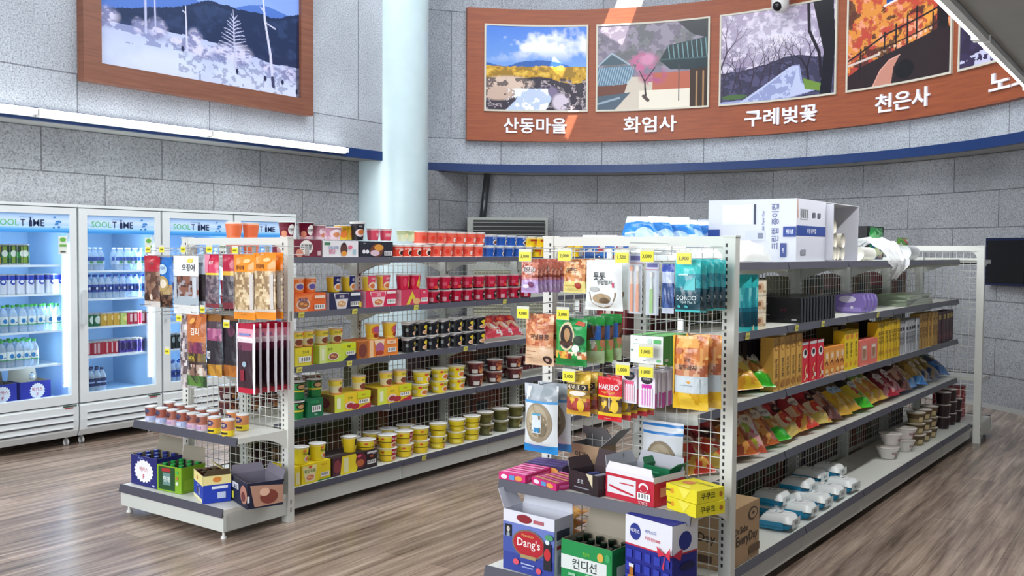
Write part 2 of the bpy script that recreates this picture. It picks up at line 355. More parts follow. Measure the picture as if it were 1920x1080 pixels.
class Pic:
    """raster in fractions: x 0..1 left to right, y 0..1 top to bottom"""
    def __init__(s, w, h, top, bot):
        s.w, s.h = w, h; s.X, s.Y = np.meshgrid((np.arange(w)+.5)/w, (np.arange(h)+.5)/h); s.asp = w/h
        t = s.Y[..., None]; s.a = np.array(lin(top))*(1-t)+np.array(lin(bot))*t
    def mix(s, m, col):
        m = np.clip(m, 0, 1)[..., None]; c = np.array(lin(col)) if isinstance(col, str) else col; s.a = s.a*(1-m)+c*m; return s
    def poly(s, pts, col, k=1.0):
        m = np.zeros(s.X.shape, bool); n = len(pts)
        for i in range(n):
            (x0, y0), (x1, y1) = pts[i], pts[(i+1) % n]
            if y0 == y1: continue
            c = ((s.Y >= min(y0, y1)) & (s.Y < max(y0, y1))) & (s.X < (x1-x0)*(s.Y-y0)/(y1-y0)+x0); m ^= c
        s.mix(m*k, col); return m
    def line(s, pts, wd, col, w1=None):
        n = len(pts)-1
        for i in range(n):
            (x0, y0), (x1, y1) = pts[i], pts[i+1]; ax, ay = (x1-x0)*s.asp, y1-y0; L2 = ax*ax+ay*ay+1e-9
            t = np.clip((((s.X-x0)*s.asp)*ax+(s.Y-y0)*ay)/L2, 0, 1); d = np.hypot((s.X-x0)*s.asp-t*ax, (s.Y-y0)-t*ay)
            ww = wd if w1 is None else wd+(w1-wd)*(i+t)/n
            s.mix(np.clip((ww-d)/.004+.5, 0, 1), col)
    def ell(s, cx, cy, rx, ry, col, k=1., soft=.15, tex=None):
        q = np.sqrt(((s.X-cx)/rx)**2+((s.Y-cy)/ry)**2); m = np.clip((1-q)/soft, 0, 1)*k
        if tex is not None: m = m*np.clip((tex-.42)*8, 0, 1)
        s.mix(m, col)
    def tree(s, x, y, ln, ang, wd, depth, col, rg, spread=28):
        if depth == 0 or ln < .01: return
        x1 = x+ln*math.cos(R(ang))/s.asp; y1 = y-ln*math.sin(R(ang)); s.line([(x, y), (x1, y1)], wd, col)
        for k in (-1, 1): s.tree(x1, y1, ln*rg.uniform(.62, .85), ang+k*rg.uniform(.5, 1)*spread, wd*.62, depth-1, col, rg, spread)
def pic_snow():
    p = Pic(240, 180, '#6f8fd6', '#8aa2e0'); n = fbm(180, 240, 3, 1); n2 = fbm(180, 240, 18, 2, 4); n3 = fbm(180, 240, 40, 5, 3)
    p.mix((p.Y > .40+.10*np.cos(p.X*6)+.04*(n-.5))*.8, '#7f9be0'); p.mix((p.Y > .60-.14*p.X+.03*np.sin(p.X*14)+.05*(n-.5))*.85, '#3a62b0')
    rg_ = .715-.26*np.clip(p.X, 0, 1)**.8-.05*np.exp(-((p.X-.5)/.12)**2)+.03*np.exp(-((p.X-.85)/.08)**2)+.02*(n2-.5)
    p.mix(p.Y > rg_, '#1c2c4e'); p.mix((p.Y > rg_+.02)*np.clip((n2-.5)*5, 0, 1)*.5, '#32466e')
    g = .775-.03*np.sin(p.X*5)+.06*(n-.5); p.mix(p.Y > g, '#aab4d6'); p.mix((p.Y > g)*np.clip((p.Y-g)*6, 0, 1), '#c6cfe8'); p.mix((p.Y > g)*(n2 > .56)*(p.Y < g+.10)*.75, '#6d76a4')
    p.mix((p.Y > g+.05)*np.clip((n-.5)*4, 0, 1)*.45, '#98a4cc'); p.mix((p.Y > g+.02)*(n3 > .60)*(p.X > .35)*.5, '#5a6490')
    for cx, cy, rx, ry in ((.03, .74, .07, .07), (.17, .76, .04, .06), (.25, .75, .06, .075), (.43, .76, .045, .07), (.45, .83, .09, .05), (.64, .80, .11, .08), (.93, .86, .07, .06), (.35, .80, .07, .03), (.82, .85, .06, .04), (.55, .80, .05, .04)):
        p.ell(cx, cy, rx, ry, '#7c80a8', .9, .5, n3); p.ell(cx, cy-.01, rx*.95, ry*.9, '#c9c6e2', .9, .6, 1-n3+.02)
    rg = random.Random(4)
    for k in range(13):
        y = .57+k*.021; l = .018+.075*(k/12)**.8
        for sg in (-1, 1):
            x2 = .63+sg*l*rg.uniform(.8, 1.1); p.line([(.63, y+.018), ((.63+x2)/2, y+.004), (x2, y-.006+rg.uniform(-.006, .006))], .0032, '#c3c6e2', .0015)
    p.line([(.635, .89), (.63, .70), (.625, .53)], .006, '#b4b7d4', .002); p.line([(.20, .78), (.198, .62), (.196, .50)], .008, '#aeb2d4', .004); p.line([(.245, .78), (.24, .60), (.238, .40)], .004, '#aeb2d4')
    p.line([(.39, .81), (.388, .70), (.385, .58)], .006, '#c9cae2', .003); p.line([(.385, .62), (.37, .61)], .003, '#c9cae2')
    p.line([(.845, .945), (.83, .75), (.80, .55), (.785, .36)], .010, '#c3c6e0', .006); p.line([(.847, .95), (.842, .90)], .012, '#39405f')
    for a, q in (((.79, .42), (.73, .385)), ((.805, .56), (.86, .585)), ((.80, .50), (.775, .47)), ((.79, .40), (.80, .36))): p.line([a, q], .004, '#c3c6e0')
    for x, y in ((.80, .91), (.90, .915), (.37, .83), (.985, .96), (.645, .90)): p.ell(x, y, .008, .018, '#222a48')
    p.mix((p.X > .985)*(p.Y > .5)*.8, '#1c2440')
    return p.a
def pic_river():
    p = Pic(230, 170, '#2f74d8', '#9cc4ee'); n = fbm(170, 230, 4, 11); n2 = fbm(170, 230, 16, 12, 6)
    p.mix(np.clip((n-.50)*6, 0, 1)*np.clip((.44-p.Y)*6, 0, 1), '#eef1f8')
    p.mix(p.Y > .40+.09*np.sin(p.X*5+.5)*np.cos(p.X*3)-.02*(n-.5)*4, '#2d5fae'); p.mix(p.Y > .475+.05*(n2-.5), '#c99a2a'); p.mix((p.Y > .475+.05*(n2-.5))*(n2 > .53)*.8, '#8d6c22'); p.mix((p.Y > .47)*(n2 < .40)*.8, '#e6c050')
    p.mix(p.Y > .64+.04*np.sin(p.X*9), '#3a3440'); p.mix((p.Y > .64)*(n2 > .52)*.9, '#b6a8ae')
    p.ell(.22, .68, .28, .10, '#d9bfae', 1, .3); p.ell(.12, .80, .20, .10, '#c9ae9e', 1, .3); p.ell(.62, .78, .12, .09, '#7e7390', 1, .3); p.ell(.75, .90, .10, .12, '#d5c8d8', 1, .3)
    p.mix(((p.Y > .62)*(n2 > .58))*.8, '#2a2632')
    p.poly([(.34, .74), (.60, .74), (.66, .86), (.60, 1), (.2, 1), (.3, .88)], '#c6d6f0', .9); p.mix(((p.Y > .74) & (np.abs(p.X-.42) < .2) & (n2 > .52))*.9, '#f6f8ff')
    return p.a
def pic_temple():
    p = Pic(230, 170, '#6f6678', '#8f879a'); n = fbm(170, 230, 5, 21); n2 = fbm(170, 230, 18, 22, 6)
    p.mix((n2 > .5)*.5*(p.Y < .6), '#a79dae'); p.mix((n > .55)*.5*(p.Y < .5), '#4d5c4e'); p.mix(p.Y > .62, '#cfc4b4'); p.mix((p.Y > .58)*(p.Y < .78)*(p.X > .5), '#b8654e'); p.mix((p.Y > .78)*(p.X > .38), '#e9e1d0')
    p.ell(.42, .45, .16, .15, '#c76a96', 1, .5, n2); p.ell(.5, .62, .16, .13, '#b0567f', .9, .5, n2); p.ell(.45, .42, .1, .1, '#e092b8', .8, .5, 1-n2)
    p.line([(.44, .85), (.43, .68), (.38, .55)], .012, '#2c2026', .005); p.line([(.43, .68), (.52, .52)], .006, '#2c2026')
    p.poly([(0, .50), (.30, .48), (.34, .56), (.26, .70), (0, .72)], '#5f7c93')
    for i in range(15): x = i*.022; p.line([(x+.02, .50), (x-.02, .70)], .004, '#a9c3d4')
    p.poly([(.0, .47), (.12, .34), (.26, .46)], '#465a68'); p.line([(0, .48), (.13, .33), (.29, .47)], .008, '#9fb6c4'); p.poly([(0, .72), (.27, .70), (.24, .82), (0, .84)], '#6b3f30'); p.poly([(0, .84), (.3, .80), (.16, 1), (0, 1)], '#4a5c6c'); p.line([(0, .93), (.2, .86)], .012, '#93a6b6')
    p.poly([(.72, 0), (1, 0), (1, .22), (.86, .16)], '#20262c'); p.poly([(.56, .44), (.64, .27), (1, .20), (1, .58), (.66, .55)], '#1f3339')
    for i in range(9): x = .64+i*.042; p.line([(x, .28-.02*i*.4), (x+.015, .43)], .006, '#6f9a9f')
    p.line([(.57, .43), (1, .44)], .008, '#3b5a60'); p.poly([(.84, .56), (1, .56), (1, 1), (.84, 1)], '#3a2a22'); p.line([(.90, .6), (.90, 1)], .010, '#a9825a'); p.line([(.96, .6), (.96, 1)], .010, '#a9825a'); p.line([(.74, .5), (.74, .92)], .006, '#4a4a48'); p.line([(.42, .85), (.46, .9)], .02, '#4b3b34')
    return p.a
def pic_cherry():
    p = Pic(230, 170, '#b9aec6', '#8c84a0'); n = fbm(170, 230, 5, 31); n2 = fbm(170, 230, 20, 32, 6)
    p.ell(.48, .32, .42, .34, '#e6e2f2', 1, .9); p.mix((n2 > .52)*.55, '#a090ad'); p.mix((n2 < .42)*.7, '#eadff0')
    p.mix((p.Y > .66-.12*np.exp(-((p.X-.6)/.3)**2)+.05*(n-.5)), '#3c3a52'); p.mix((p.Y > .6)*(n2 > .55)*.7, '#5a5678')
    rg = random.Random(9)
    for x in (.02, .10, .18, .26, .34, .42, .50): p.tree(x, .90-.25*x, .16, rg.uniform(70, 105), .008, 5, '#3a3040', rg)
    p.tree(.0, .6, .2, 70, .010, 5, '#463a4c', rg); p.tree(.78, .9, .2, 100, .014, 6, '#241c26', rg); p.tree(.70, .8, .16, 125, .009, 5, '#2d2430', rg)
    p.poly([(.0, .98), (.20, .97), (.62, .65), (.69, .65), (.72, .85), (.86, .94), (.6, 1), (0, 1)], '#9aa2cc'); p.poly([(.16, 1), (.60, .66), (.68, .66), (.70, .84), (.80, .95), (.55, 1)], '#c6cdea', .8); p.mix((p.poly([(.2, 1), (.6, .68), (.67, .68), (.6, 1)], '#dfe3f5', 0)*(n2 > .5))*.7, '#7c86b8')
    p.poly([(.72, .80), (.88, .88), (.88, .96), (.74, .92)], '#6f8f3a'); p.ell(.12, .93, .12, .03, '#4f6b3f')
    p.poly([(.80, .0), (.98, 0), (1, .5), (.97, 1), (.87, 1), (.90, .55)], '#15121c'); p.line([(.76, .0), (.77, .3), (.86, .55), (.88, .8)], .018, '#1f1824')
    return p.a
def pic_autumn():
    p = Pic(230, 170, '#d9773f', '#8a3a2a'); n = fbm(170, 230, 6, 41); n2 = fbm(170, 230, 20, 42, 6)
    p.mix((n2 > .5)*.8, '#e8983f'); p.mix((n2 < .42)*.8, '#c23f36'); p.mix((n > .58)*.85, '#3a2420'); p.mix(((n < .40)*(n2 > .5))*.7, '#f0a08a')
    p.poly([(.36, 0), (.62, 0), (.5, .16), (.36, .2)], '#1f4f9e'); p.line([(.34, .21), (.48, .17), (.64, .02)], .010, '#e8e6f0')
    p.ell(.80, .42, .12, .12, '#f0a040', .9, .4, n2); p.poly([(.86, 0), (.93, 0), (.97, .5), (1, .7), (1, 1), (.88, 1), (.86, .4)], '#1b1318')
    p.poly([(0, .86), (.12, .78), (.35, .70), (.88, .56), (1, .58), (1, 1), (0, 1)], '#2a1a1e'); p.line([(0, .70), (.35, .50), (.88, .36)], .010, '#2a1a1e'); p.line([(.3, .64), (.88, .50)], .007, '#33211f')
    for x, y in ((.12, .60), (.35, .48), (.46, .42), (.57, .36), (.66, .30), (.82, .40)): p.line([(x, y), (x, y+.30)], .011, '#241619')
    for x in np.arange(.15, .9, .05): p.ell(x, .75-.26*x, .016, .018, '#f4c9a6', .8, .3, n2)
    p.line([(0, .75), (.3, .68)], .012, '#d8c4ba'); p.poly([(.24, 1), (.30, .86), (.40, .76), (.50, .73), (.44, .84), (.42, 1)], '#c58876'); p.line([(.24, 1), (.31, .85), (.40, .76), (.50, .73)], .006, '#e0a594'); p.ell(.55, .88, .10, .10, '#0e0b10')
    return p.a
def pic_ridge():
    p = Pic(110, 90, '#5a7fd8', '#b9c8f0'); n2 = fbm(90, 110, 16, 52, 4)
    p.mix(p.Y > .62-.45*p.X, '#3a3050'); p.mix((p.Y > .62-.45*p.X)*(n2 > .52)*.6, '#2a2238'); p.mix((p.Y > .93-.25*p.X)*(n2 > .45), '#c7c6e2'); return p.a
def flip(a): return a
def raster_mesh(name, arr, fn, parent=None):
    h, w, _ = arr.shape
    v = [fn(i/w, j/h) for j in range(h+1) for i in range(w+1)]
    idx = np.arange(h*w); r_, c_ = idx//w, idx % w; a = r_*(w+1)+c_
    me = bpy.data.meshes.new(name); me.from_pydata(v, [], np.stack([a, a+w+1, a+w+2, a+1], 1).tolist())
    at = me.color_attributes.new('Col', 'FLOAT_COLOR', 'CORNER'); cc = np.ones((h*w, 4, 4), np.float32); cc[:, :, :3] = np.clip(arr.reshape(-1, 3), 0, 1)[:, None, :]
    at.data.foreach_set('color', cc.ravel()); me.materials.append(M['gloss']); o = bpy.data.objects.new(name, me); COL.objects.link(o)
    if parent: o.parent = parent
    return o
# big framed winter photograph on the left upper wall
t = empty('framed_photograph', (0, 0, 0))
tag(t, 'large framed winter photograph of frosted trees and blue mountains on left wall', 'picture')
x0, x1, z0, z1, fwid, yp = 4.40, 6.90, 2.92, 4.78, .16, YU-.10
b = B()
for q in ((x0, x0+fwid, z0, z1), (x1-fwid, x1, z0, z1), (x0+fwid, x1-fwid, z0, z0+fwid), (x0+fwid, x1-fwid, z1-fwid, z1)): b.box(q[0], q[1], yp, YU-.004, q[2], q[3], '#ffffff', 'pframe')
b.build('picture_frame', t)
arr = pic_snow(); PX0, PX1, PZ0, PZ1 = x0+fwid, x1-fwid, z0+fwid, z1-fwid
raster_mesh('picture_print', arr, lambda u, v: (PX0+(PX1-PX0)*u, yp+.035, PZ1-(PZ1-PZ0)*v), t)
# curved board with five photographs
t = empty('curved_photo_board', (0, 0, 0)); tag(t, 'curved reddish wood board carrying five scenery photographs and white Korean captions', 'board')
RB = RU-.09
def cyl(ang, z, r): return (CX+r*math.cos(R(ang)), CY+r*math.sin(R(ang)), z)
b = B(); n = 70; BZ0, BZ1 = 2.95, 4.62; A0, A1 = 48.9, -66
v = []; f = []
for i in range(n+1):
    a = A0+(A1-A0)*i/n
    for r_ in (RB, RU-.004):
        for z in (BZ0, BZ1): v.append(cyl(a, z, r_))
for i in range(n):
    k = 4*i; f += [(k, k+1, k+5, k+4), (k+2, k+6, k+7, k+3), (k, k+4, k+6, k+2), (k+1, k+3, k+7, k+5)]
f += [(0, 2, 3, 1), (4*n, 4*n+1, 4*n+3, 4*n+2)]
b.add(v, f, '#ffffff', 'board'); b.build('board_panel', t)
PH = [(45.6, 27.9, pic_river), (25.9, 6.7, pic_temple), (4.4, -15.3, pic_cherry), (-17.6, -35.6, pic_autumn), (-37.4, -56.0, pic_ridge)]
PZB, PZT = 3.345, 4.40
for a0, a1, fnp in PH:
    raster_mesh('picture_print', fnp(), lambda u, v, a0=a0, a1=a1: cyl(a0+(a1-a0)*u, PZT-(PZT-PZB)*v, RB-.018), t)
    b = B(); g = .022; ga = math.degrees(g/RB); N_ = 14
    for (b0, b1, c0, c1) in ((a0+ga, a1-ga, PZB-g, PZB), (a0+ga, a1-ga, PZT, PZT+g), (a0+ga, a0, PZB, PZT), (a1, a1-ga, PZB, PZT)):
        v = []; f = []
        for i in range(N_+1):
            a = b0+(b1-b0)*i/N_
            for r_ in (RB-.026, RB-.001):
                for z in (c0, c1): v.append(cyl(a, z, r_))
        for i in range(N_): k = 4*i; f += [(k, k+1, k+5, k+4), (k+2, k+6, k+7, k+3), (k, k+4, k+6, k+2), (k+1, k+3, k+7, k+5)]
        f += [(0, 2, 3, 1), (4*N_, 4*N_+1, 4*N_+3, 4*N_+2)]
        b.add(v, f, '#cfcabb', 'metal')
    b.build('silver_edging', t)
def relief(text, a_mid, zmid, hh, width, parent, name, bold=.02):
    P, F, asp = glyphs(text, bold); v = []; sx = width/asp; n = len(P)
    for r_ in (RB-.022, RB-.001):
        for p in P: v.append(cyl(a_mid-math.degrees(p[0]*sx/RB), zmid+p[1]*hh, r_))
    f = [tuple(q) for q in F]; ed = {}
    for q in F:
        for i in range(len(q)):
            e = (q[i], q[(i+1) % len(q)]); ed[tuple(sorted(e))] = ed.get(tuple(sorted(e)), 0)+1
    f += [(a, b_, n+b_, n+a) for (a, b_), c in ed.items() if c == 1]
    bb = B(); bb.add(v, f, '#f1f0fa', 'gloss'); return bb.build(name, parent)
def angz(px, py):
    q = back(px, py, RB-.02); return math.degrees(math.atan2(q.y-CY, q.x-CX)), q.z
for txt, xa, xb, ya, yb in (('산동마을', 944, 1062, 220, 250), ('화엄사', 1169, 1268, 224, 255), ('구례벚꽃', 1396, 1531, 205, 246), ('천은사', 1641, 1742, 175, 215), ('노고단', 1855, 1975, 112, 170)):
    (aa, za), (ab, zb) = angz(xa, ya), angz(xb, yb); wd = abs(R(aa-ab))*RB
    relief(txt, (aa+ab)/2, 3.15 if xa < 1800 else 3.14, .20, wd, t, 'caption_lettering')
# ---------------------------------------------------------------- security camera
cp = back(1463, 4, RB-.25); t = empty('security_camera', cp); tag(t, 'white dome security camera fixed above the cherry road photograph', 'camera')
t.rotation_euler = (0, 0, math.atan2(CY-cp.y, CX-cp.x)+R(90))
b = B(); b.fin = 'gloss'; b.lathe([(.03, .26), (.085, .24), (.10, .02), (.095, -.06), (.07, -.105), (.02, -.12)], '#dfe0de', 24); b.box(-.03, .03, .05, .20, .12, .18, '#cfd0ce'); b.build('housing', t)
b = B(); b.fin = 'gloss'; r_ = .058; b.lathe([(r_*math.sin(q*math.pi/8)+.0005, r_*-math.cos(q*math.pi/8)-.055) for q in range(9)], '#0d0e14', 16, cx=0, cy=-.058); b.build('dome', t)
b = B(); b.fin = 'gloss'; b.lathe([(.03, .255), (.03, .45)], '#d0d0ce', 12); b.build('bracket', t)

# ---------------------------------------------------------------- fluorescent lamps
def tube_lamp(x0, x1, y, z, nrm, label, tilt=0):
    t = empty('fluorescent_lamp', ((x0+x1)/2, y, z)); L_ = x1-x0
    tag(t, label, 'lamp', 'tube lamps')
    b = B(); b.fin = 'metal'; b.box(-L_/2, L_/2, min(0, nrm*-.035), max(0, nrm*-.035), -.035, .035, '#dfe2e2'); b.build('lamp_housing', t)
    b = B(); b.bar((-L_/2+.03, nrm*.022, 0), (L_/2-.03, nrm*.022, 0), .020, '#ffffff', 'tube', 12); b.build('tube', t)
    area('tube_light', ((x0+x1)/2, y+nrm*.06, z-.02), ((x0+x1)/2, y+nrm*.8, z-.9), L_-.1, .03, 12, (1, .99, .97))
    for s_ in (-1, 1):
        b = B(); b.fin = 'metal'; b.box(s_*(L_/2-.015)-.014, s_*(L_/2-.015)+.014, min(0, nrm*.045), max(0, nrm*.045), -.024, .024, '#e9e9e6'); b.build('end_cap', t)
    return t
ly = YU-.045
lx = [(2.45, 4.02, 'left tube lamp by the picture, nearest the camera on the left wall'), (4.03, 5.66, 'tube lamp under the framed winter photograph, middle one on the left wall'), (5.67, 7.42, 'tube lamp on the left wall, the one nearest the round column')]
for a, q, lab in lx: tube_lamp(a, q, ly, 2.615, -1, lab)
for a, q, lab in ((3.6, 5.32, 'tube lamp along the right ceiling edge, the nearer one at top right'), (5.34, 7.1, 'tube lamp along the right ceiling edge, lower one in front of the last caption')): tube_lamp(a, q, .90, 2.645, 1, lab)

# ---------------------------------------------------------------- air conditioner and screen on the curved wall
def on_wall(px, py, rad):
    q = back(px, py, rad); a = math.atan2(q.y-CY, q.x-CX); return q, a
q0, a_ = on_wall(952, 408, RL-.42); t = empty('air_conditioner', (q0.x, q0.y, 0), a_+R(90)); 
tag(t, 'tall grey floor standing air conditioner with dark louvres by the curved wall', 'air conditioner')
t.rotation_euler = (0, 0, a_+R(-90)); AW = 1.04
t.rotation_euler = (0, 0, R(-52))
b = B(); b.fin = 'metal'
b.box(-AW/2, AW/2, .03, .40, .04, 1.98, '#9fa39d'); b.build('cabinet', t)
b = B(); b.fin = 'metal'; b.box(-AW/2+.08, AW/2-.04, .0, .05, 1.62, 1.945, '#0c0e12')
for i in range(6): b.box(-AW/2+.08, AW/2-.04, -.012, .01, 1.65+i*.052, 1.658+i*.052, '#8b8f8c')
b.build('air_outlet', t)
b = B(); b.fin = 'metal'; b.box(-AW/2+.08, AW/2-.04, .0, .035, .2, 1.3, '#7f806f')
for i in range(26): b.box(-AW/2+.08, AW/2-.04, -.008, .01, .22+i*.042, .232+i*.042, '#b9b99f')
b.build('intake_grille', t)
b = B(); b.fin = 'metal'
for s_ in (-1, 1):
    b = B(); b.fin = 'metal'; b.box(s_*.45-.03, s_*.45+.03, .06, .37, 0, .04, '#333333'); b.build('foot', t)
qa, _ = on_wall(914, 330, RL-.13); qb, _ = on_wall(905, 402, RL-.13); b = B(); b.fin = 'gloss'; b.bar((qa.x, qa.y, 2.555), (qb.x, qb.y, 1.985), .045, '#2b2e33', n=12); tag(b.build('insulated_pipe'), 'black insulated pipe rising from the air conditioner to the soffit', 'pipe')
qc, ac = on_wall(1912, 490, RL-.05); t = empty('wall_screen', (qc.x, qc.y, 1.49), ac-R(90)); tag(t, 'dark blue switched-off screen hung on the right stone wall', 'screen')
t.location = qc; t.location.z = 0; t.rotation_euler = (0, 0, ac-R(90))
zt = back(1895, 446, RL-.05).z; zb = back(1895, 536, RL-.05).z
b = B(); b.fin = 'gloss'; b.box(-.42, .13, -.04, .035, zb, zt, '#141c3e'); b.build('bezel', t)
b = B(); b.fin = 'gloss'; b.box(-.40, .11, -.044, -.041, zb+.025, zt-.025, '#07090f'); b.build('panel', t)

# ================================================================ SHELVING
WH, WH2, RAIL, DK = '#dfe1da', '#cfd3cd', '#4b4b57', '#20242a'
def post(b, u, v, du, dv, z1, slots=True, face=-1):
    b.box(u-du/2, u+du/2, v-dv/2, v+dv/2, 0, z1, WH)
    if slots:
        z = .24
        while z < z1-.02:
            vv = v; b.box(u+face*du/2-.0015, u+face*du/2+.0015, vv-.004, vv+.004, z-.007, z+.007, DK); z += .028
def wire_panel(b, axis, k, a0, a1, z0, z1, step=.052, r=.0021):
    n = max(2, round((a1-a0)/step)); m_ = max(2, round((z1-z0)/step))
    for i in range(n+1):
        a = a0+(a1-a0)*i/n; b.bar((k, a, z0) if axis == 'u' else (a, k, z0), (k, a, z1) if axis == 'u' else (a, k, z1), r, WH)
    for j in range(m_+1):
        z = z0+(z1-z0)*j/m_; b.bar((k+.004, a0, z) if axis == 'u' else (a0, k+.004, z), (k+.004, a1, z) if axis == 'u' else (a1, k+.004, z), r, WH)
def rail(b, p0, p1, out, z, hh=.036, slant=.010):
    """price rail between two plan points; out = outward unit vector"""
    ox, oy = out
    q = [(p[0]+ox*d, p[1]+oy*d, zz) for p in (p0, p1) for d, zz in ((.0, z), (.004, z), (.004+slant, z-hh), (slant-.004, z-hh))]
    b.add(q, [(0, 1, 2, 3), (4, 7, 6, 5), (0, 4, 5, 1), (1, 5, 6, 2), (2, 6, 7, 3), (3, 7, 4, 0)], RAIL)
def gondola(G, label, ends=True):
    t = empty('shelving_gondola', (G.x, G.y, 0), G.a); tag(t, label, 'shelving', 'white wire-backed shop shelving')
    pw = .055
    for u0, sgn in ((0.0, -1), (LEN, 1)):
        for v_ in (pw/2, GW-pw/2):
            b = B(); b.fin = 'metal'
            b.box(u0-.022, u0+.022, v_-pw/2, v_+pw/2, 0, HF, WH)
            vs_ = v_-(pw/2-.016)*(-1 if v_ < GW/2 else 1)
            z = .24
            while z < HF-.03:
                b.box(u0+sgn*.022-.001, u0+sgn*.022+.001, vs_-.0045, vs_+.0045, z-.0075, z+.0075, DK); z += .0285
            b.box(u0-.026, u0+.026, v_-pw/2-.003, v_+pw/2+.003, HF-.003, HF+.004, WH)
            for z in (.07, .115): b.box(u0-.006, u0+.001, -.0012 if v_ < GW/2 else GW-.001, .001 if v_ < GW/2 else GW+.0012, z-.012, z+.012, DK)
            b.build('post', t)
        b = B(); b.fin = 'metal'; b.box(u0-.018, u0+.018, pw, GW-pw, HF-.042, HF, WH)
        for v_, d in ((pw, 1), (GW-pw, -1)):
            pts = [(v_, HF-.042), (v_+d*.07, HF-.042), (v_+d*.035, HF-.052), (v_+d*.012, HF-.075), (v_, HF-.11)]
            b.prism(pts, 0, u0-.01, u0+.01, WH)
        b.box(u0-.012, u0+.012, pw, GW-pw, HF-.118, HF-.103, WH); b.build('top_bar', t)
        b = B(); b.fin = 'metal'; wire_panel(b, 'u', u0, pw, GW-pw, .17, HF-.05); b.build('wire_grid', t)
    # spine
    vc = GW/2
    for k in range(6):
        u = JO+k*BAY; b = B(); b.fin = 'metal'; b.box(u-.02, u+.02, vc-.03, vc+.03, 0, LV[4]+.02, WH2)
        z = .24
        while z < LV[4]:
            for s_ in (-1, 1): b.box(u-.004, u+.004, vc+s_*.03-.001, vc+s_*.03+.001, z-.0075, z+.0075, DK)
            if k == 0: b.box(u-.0215, u-.0195, vc-.012, vc-.004, z-.0075, z+.0075, DK)
            z += .0285
        b.build('spine_post', t)
    for k in range(5):
        b = B(); b.fin = 'metal'; wire_panel(b, 'v', vc, JO+k*BAY+.02, JO+(k+1)*BAY-.02, .17, LV[4]-.01, .05); b.build('back_grid', t)
    for k in range(5):
        u0, u1 = JO+k*BAY+.003, JO+(k+1)*BAY-.003
        if k == 0: u0 = .024
        for s_ in (-1, 1):
            vi = vc+s_*.032
            for li, z in enumerate(LV):
                vf = (.066 if li == 0 else .180); vf = vf if s_ < 0 else GW-vf
                b = B(); b.fin = 'metal'; y0, y1 = sorted((vi, vf)); b.box(u0, u1, y0, y1, z-.024, z-.002, WH)
                if li == 0:
                    kv = vf-s_*-.0; ky = vf-s_*.012
                    b.box(u0, u1, min(ky, ky+s_*.008), max(ky, ky+s_*.008), .045, z-.03, WH2)
                    for uu_ in (u0, u1-.002): b.box(uu_, uu_+.002, y0, y1, .045, z-.024, WH2)
                sh = b.build('base_shelf' if li == 0 else 'shelf', t)
                b = B(); b.fin = 'metal'; rail(b, (u0+.002, vf), (u1-.002, vf), (0, s_), z+.004, .036, .010); b.build('price_rail', sh)
                if li:
                    for uu_ in (u0+.004, u1-.006):
                        b = B(); b.fin = 'metal'; b.prism([(vi, z-.024), (vf, z-.024), (vf, z-.045), (vf+(vi-vf)*.45, z-.055), (vf+(vi-vf)*.75, z-.085), (vi, z-.11)], 0, uu_-.0015, uu_+.0015, WH2); b.build('bracket', sh)
    # end units, both ends
    for u0, sgn in ((0.0, -1), (LEN, 1)):
        ui = u0+sgn*.024
        for nm, dep, z in (('base_shelf', .457, LV[0]), ('shelf', .362, LV[1])) + ((('shelf', .30, LV[4]),) if sgn > 0 else ()):
            uf = u0+sgn*dep; b = B(); b.fin = 'metal'; xa, xb = sorted((ui, uf)); b.box(xa, xb, .012, GW-.012, z-.024, z-.002, WH)
            if nm == 'base_shelf':
                b.box(min(uf, uf-sgn*.010), max(uf, uf-sgn*.010), .014, GW-.014, .045, z-.026, WH2)
                for v_ in (.012, GW-.015): b.box(min(uf, ui), max(uf, ui), v_, v_+.003, .045, z-.024, WH2)
                b.prism([(.004, z-.03), (.0, z-.03), (.0, .05), (.004, .05)], 0, uf-.0, uf-sgn*.01, WH2)
            sh = b.build(nm, t)
            b = B(); b.fin = 'metal'; rail(b, (uf, .012), (uf, GW-.012), (sgn, 0), z+.004, .044, .012); b.build('price_rail', sh)
            if nm == 'shelf':
                for v_ in (.014, GW-.016):
                    b = B(); b.fin = 'metal'; pts = [(ui, z-.002), (uf, z-.002), (uf, z-.030)]
                    for i in range(9):
                        f = i/8; pts.append((uf+(ui-uf)*(.30+.70*f), z-.030-.075*f**2.4))
                    b.prism(pts, 1, v_-.0015, v_+.0015, WH); b.build('bracket', sh)
            else:
                for v_ in (.05, GW-.05):
                    b = B(); b.fin = 'gloss'; b.lathe([(.016, 0), (.016, .012), (.008, .016), (.008, .05)], '#e4e4e0', 10, cx=uf-sgn*.03, cy=v_); b.build('levelling_foot', sh)
    return t
SA = gondola(GA, 'left white double-sided shop shelving stocked with noodle cups')
SB = gondola(GB, 'right white double-sided shop shelving stocked with snacks, nearest the camera')

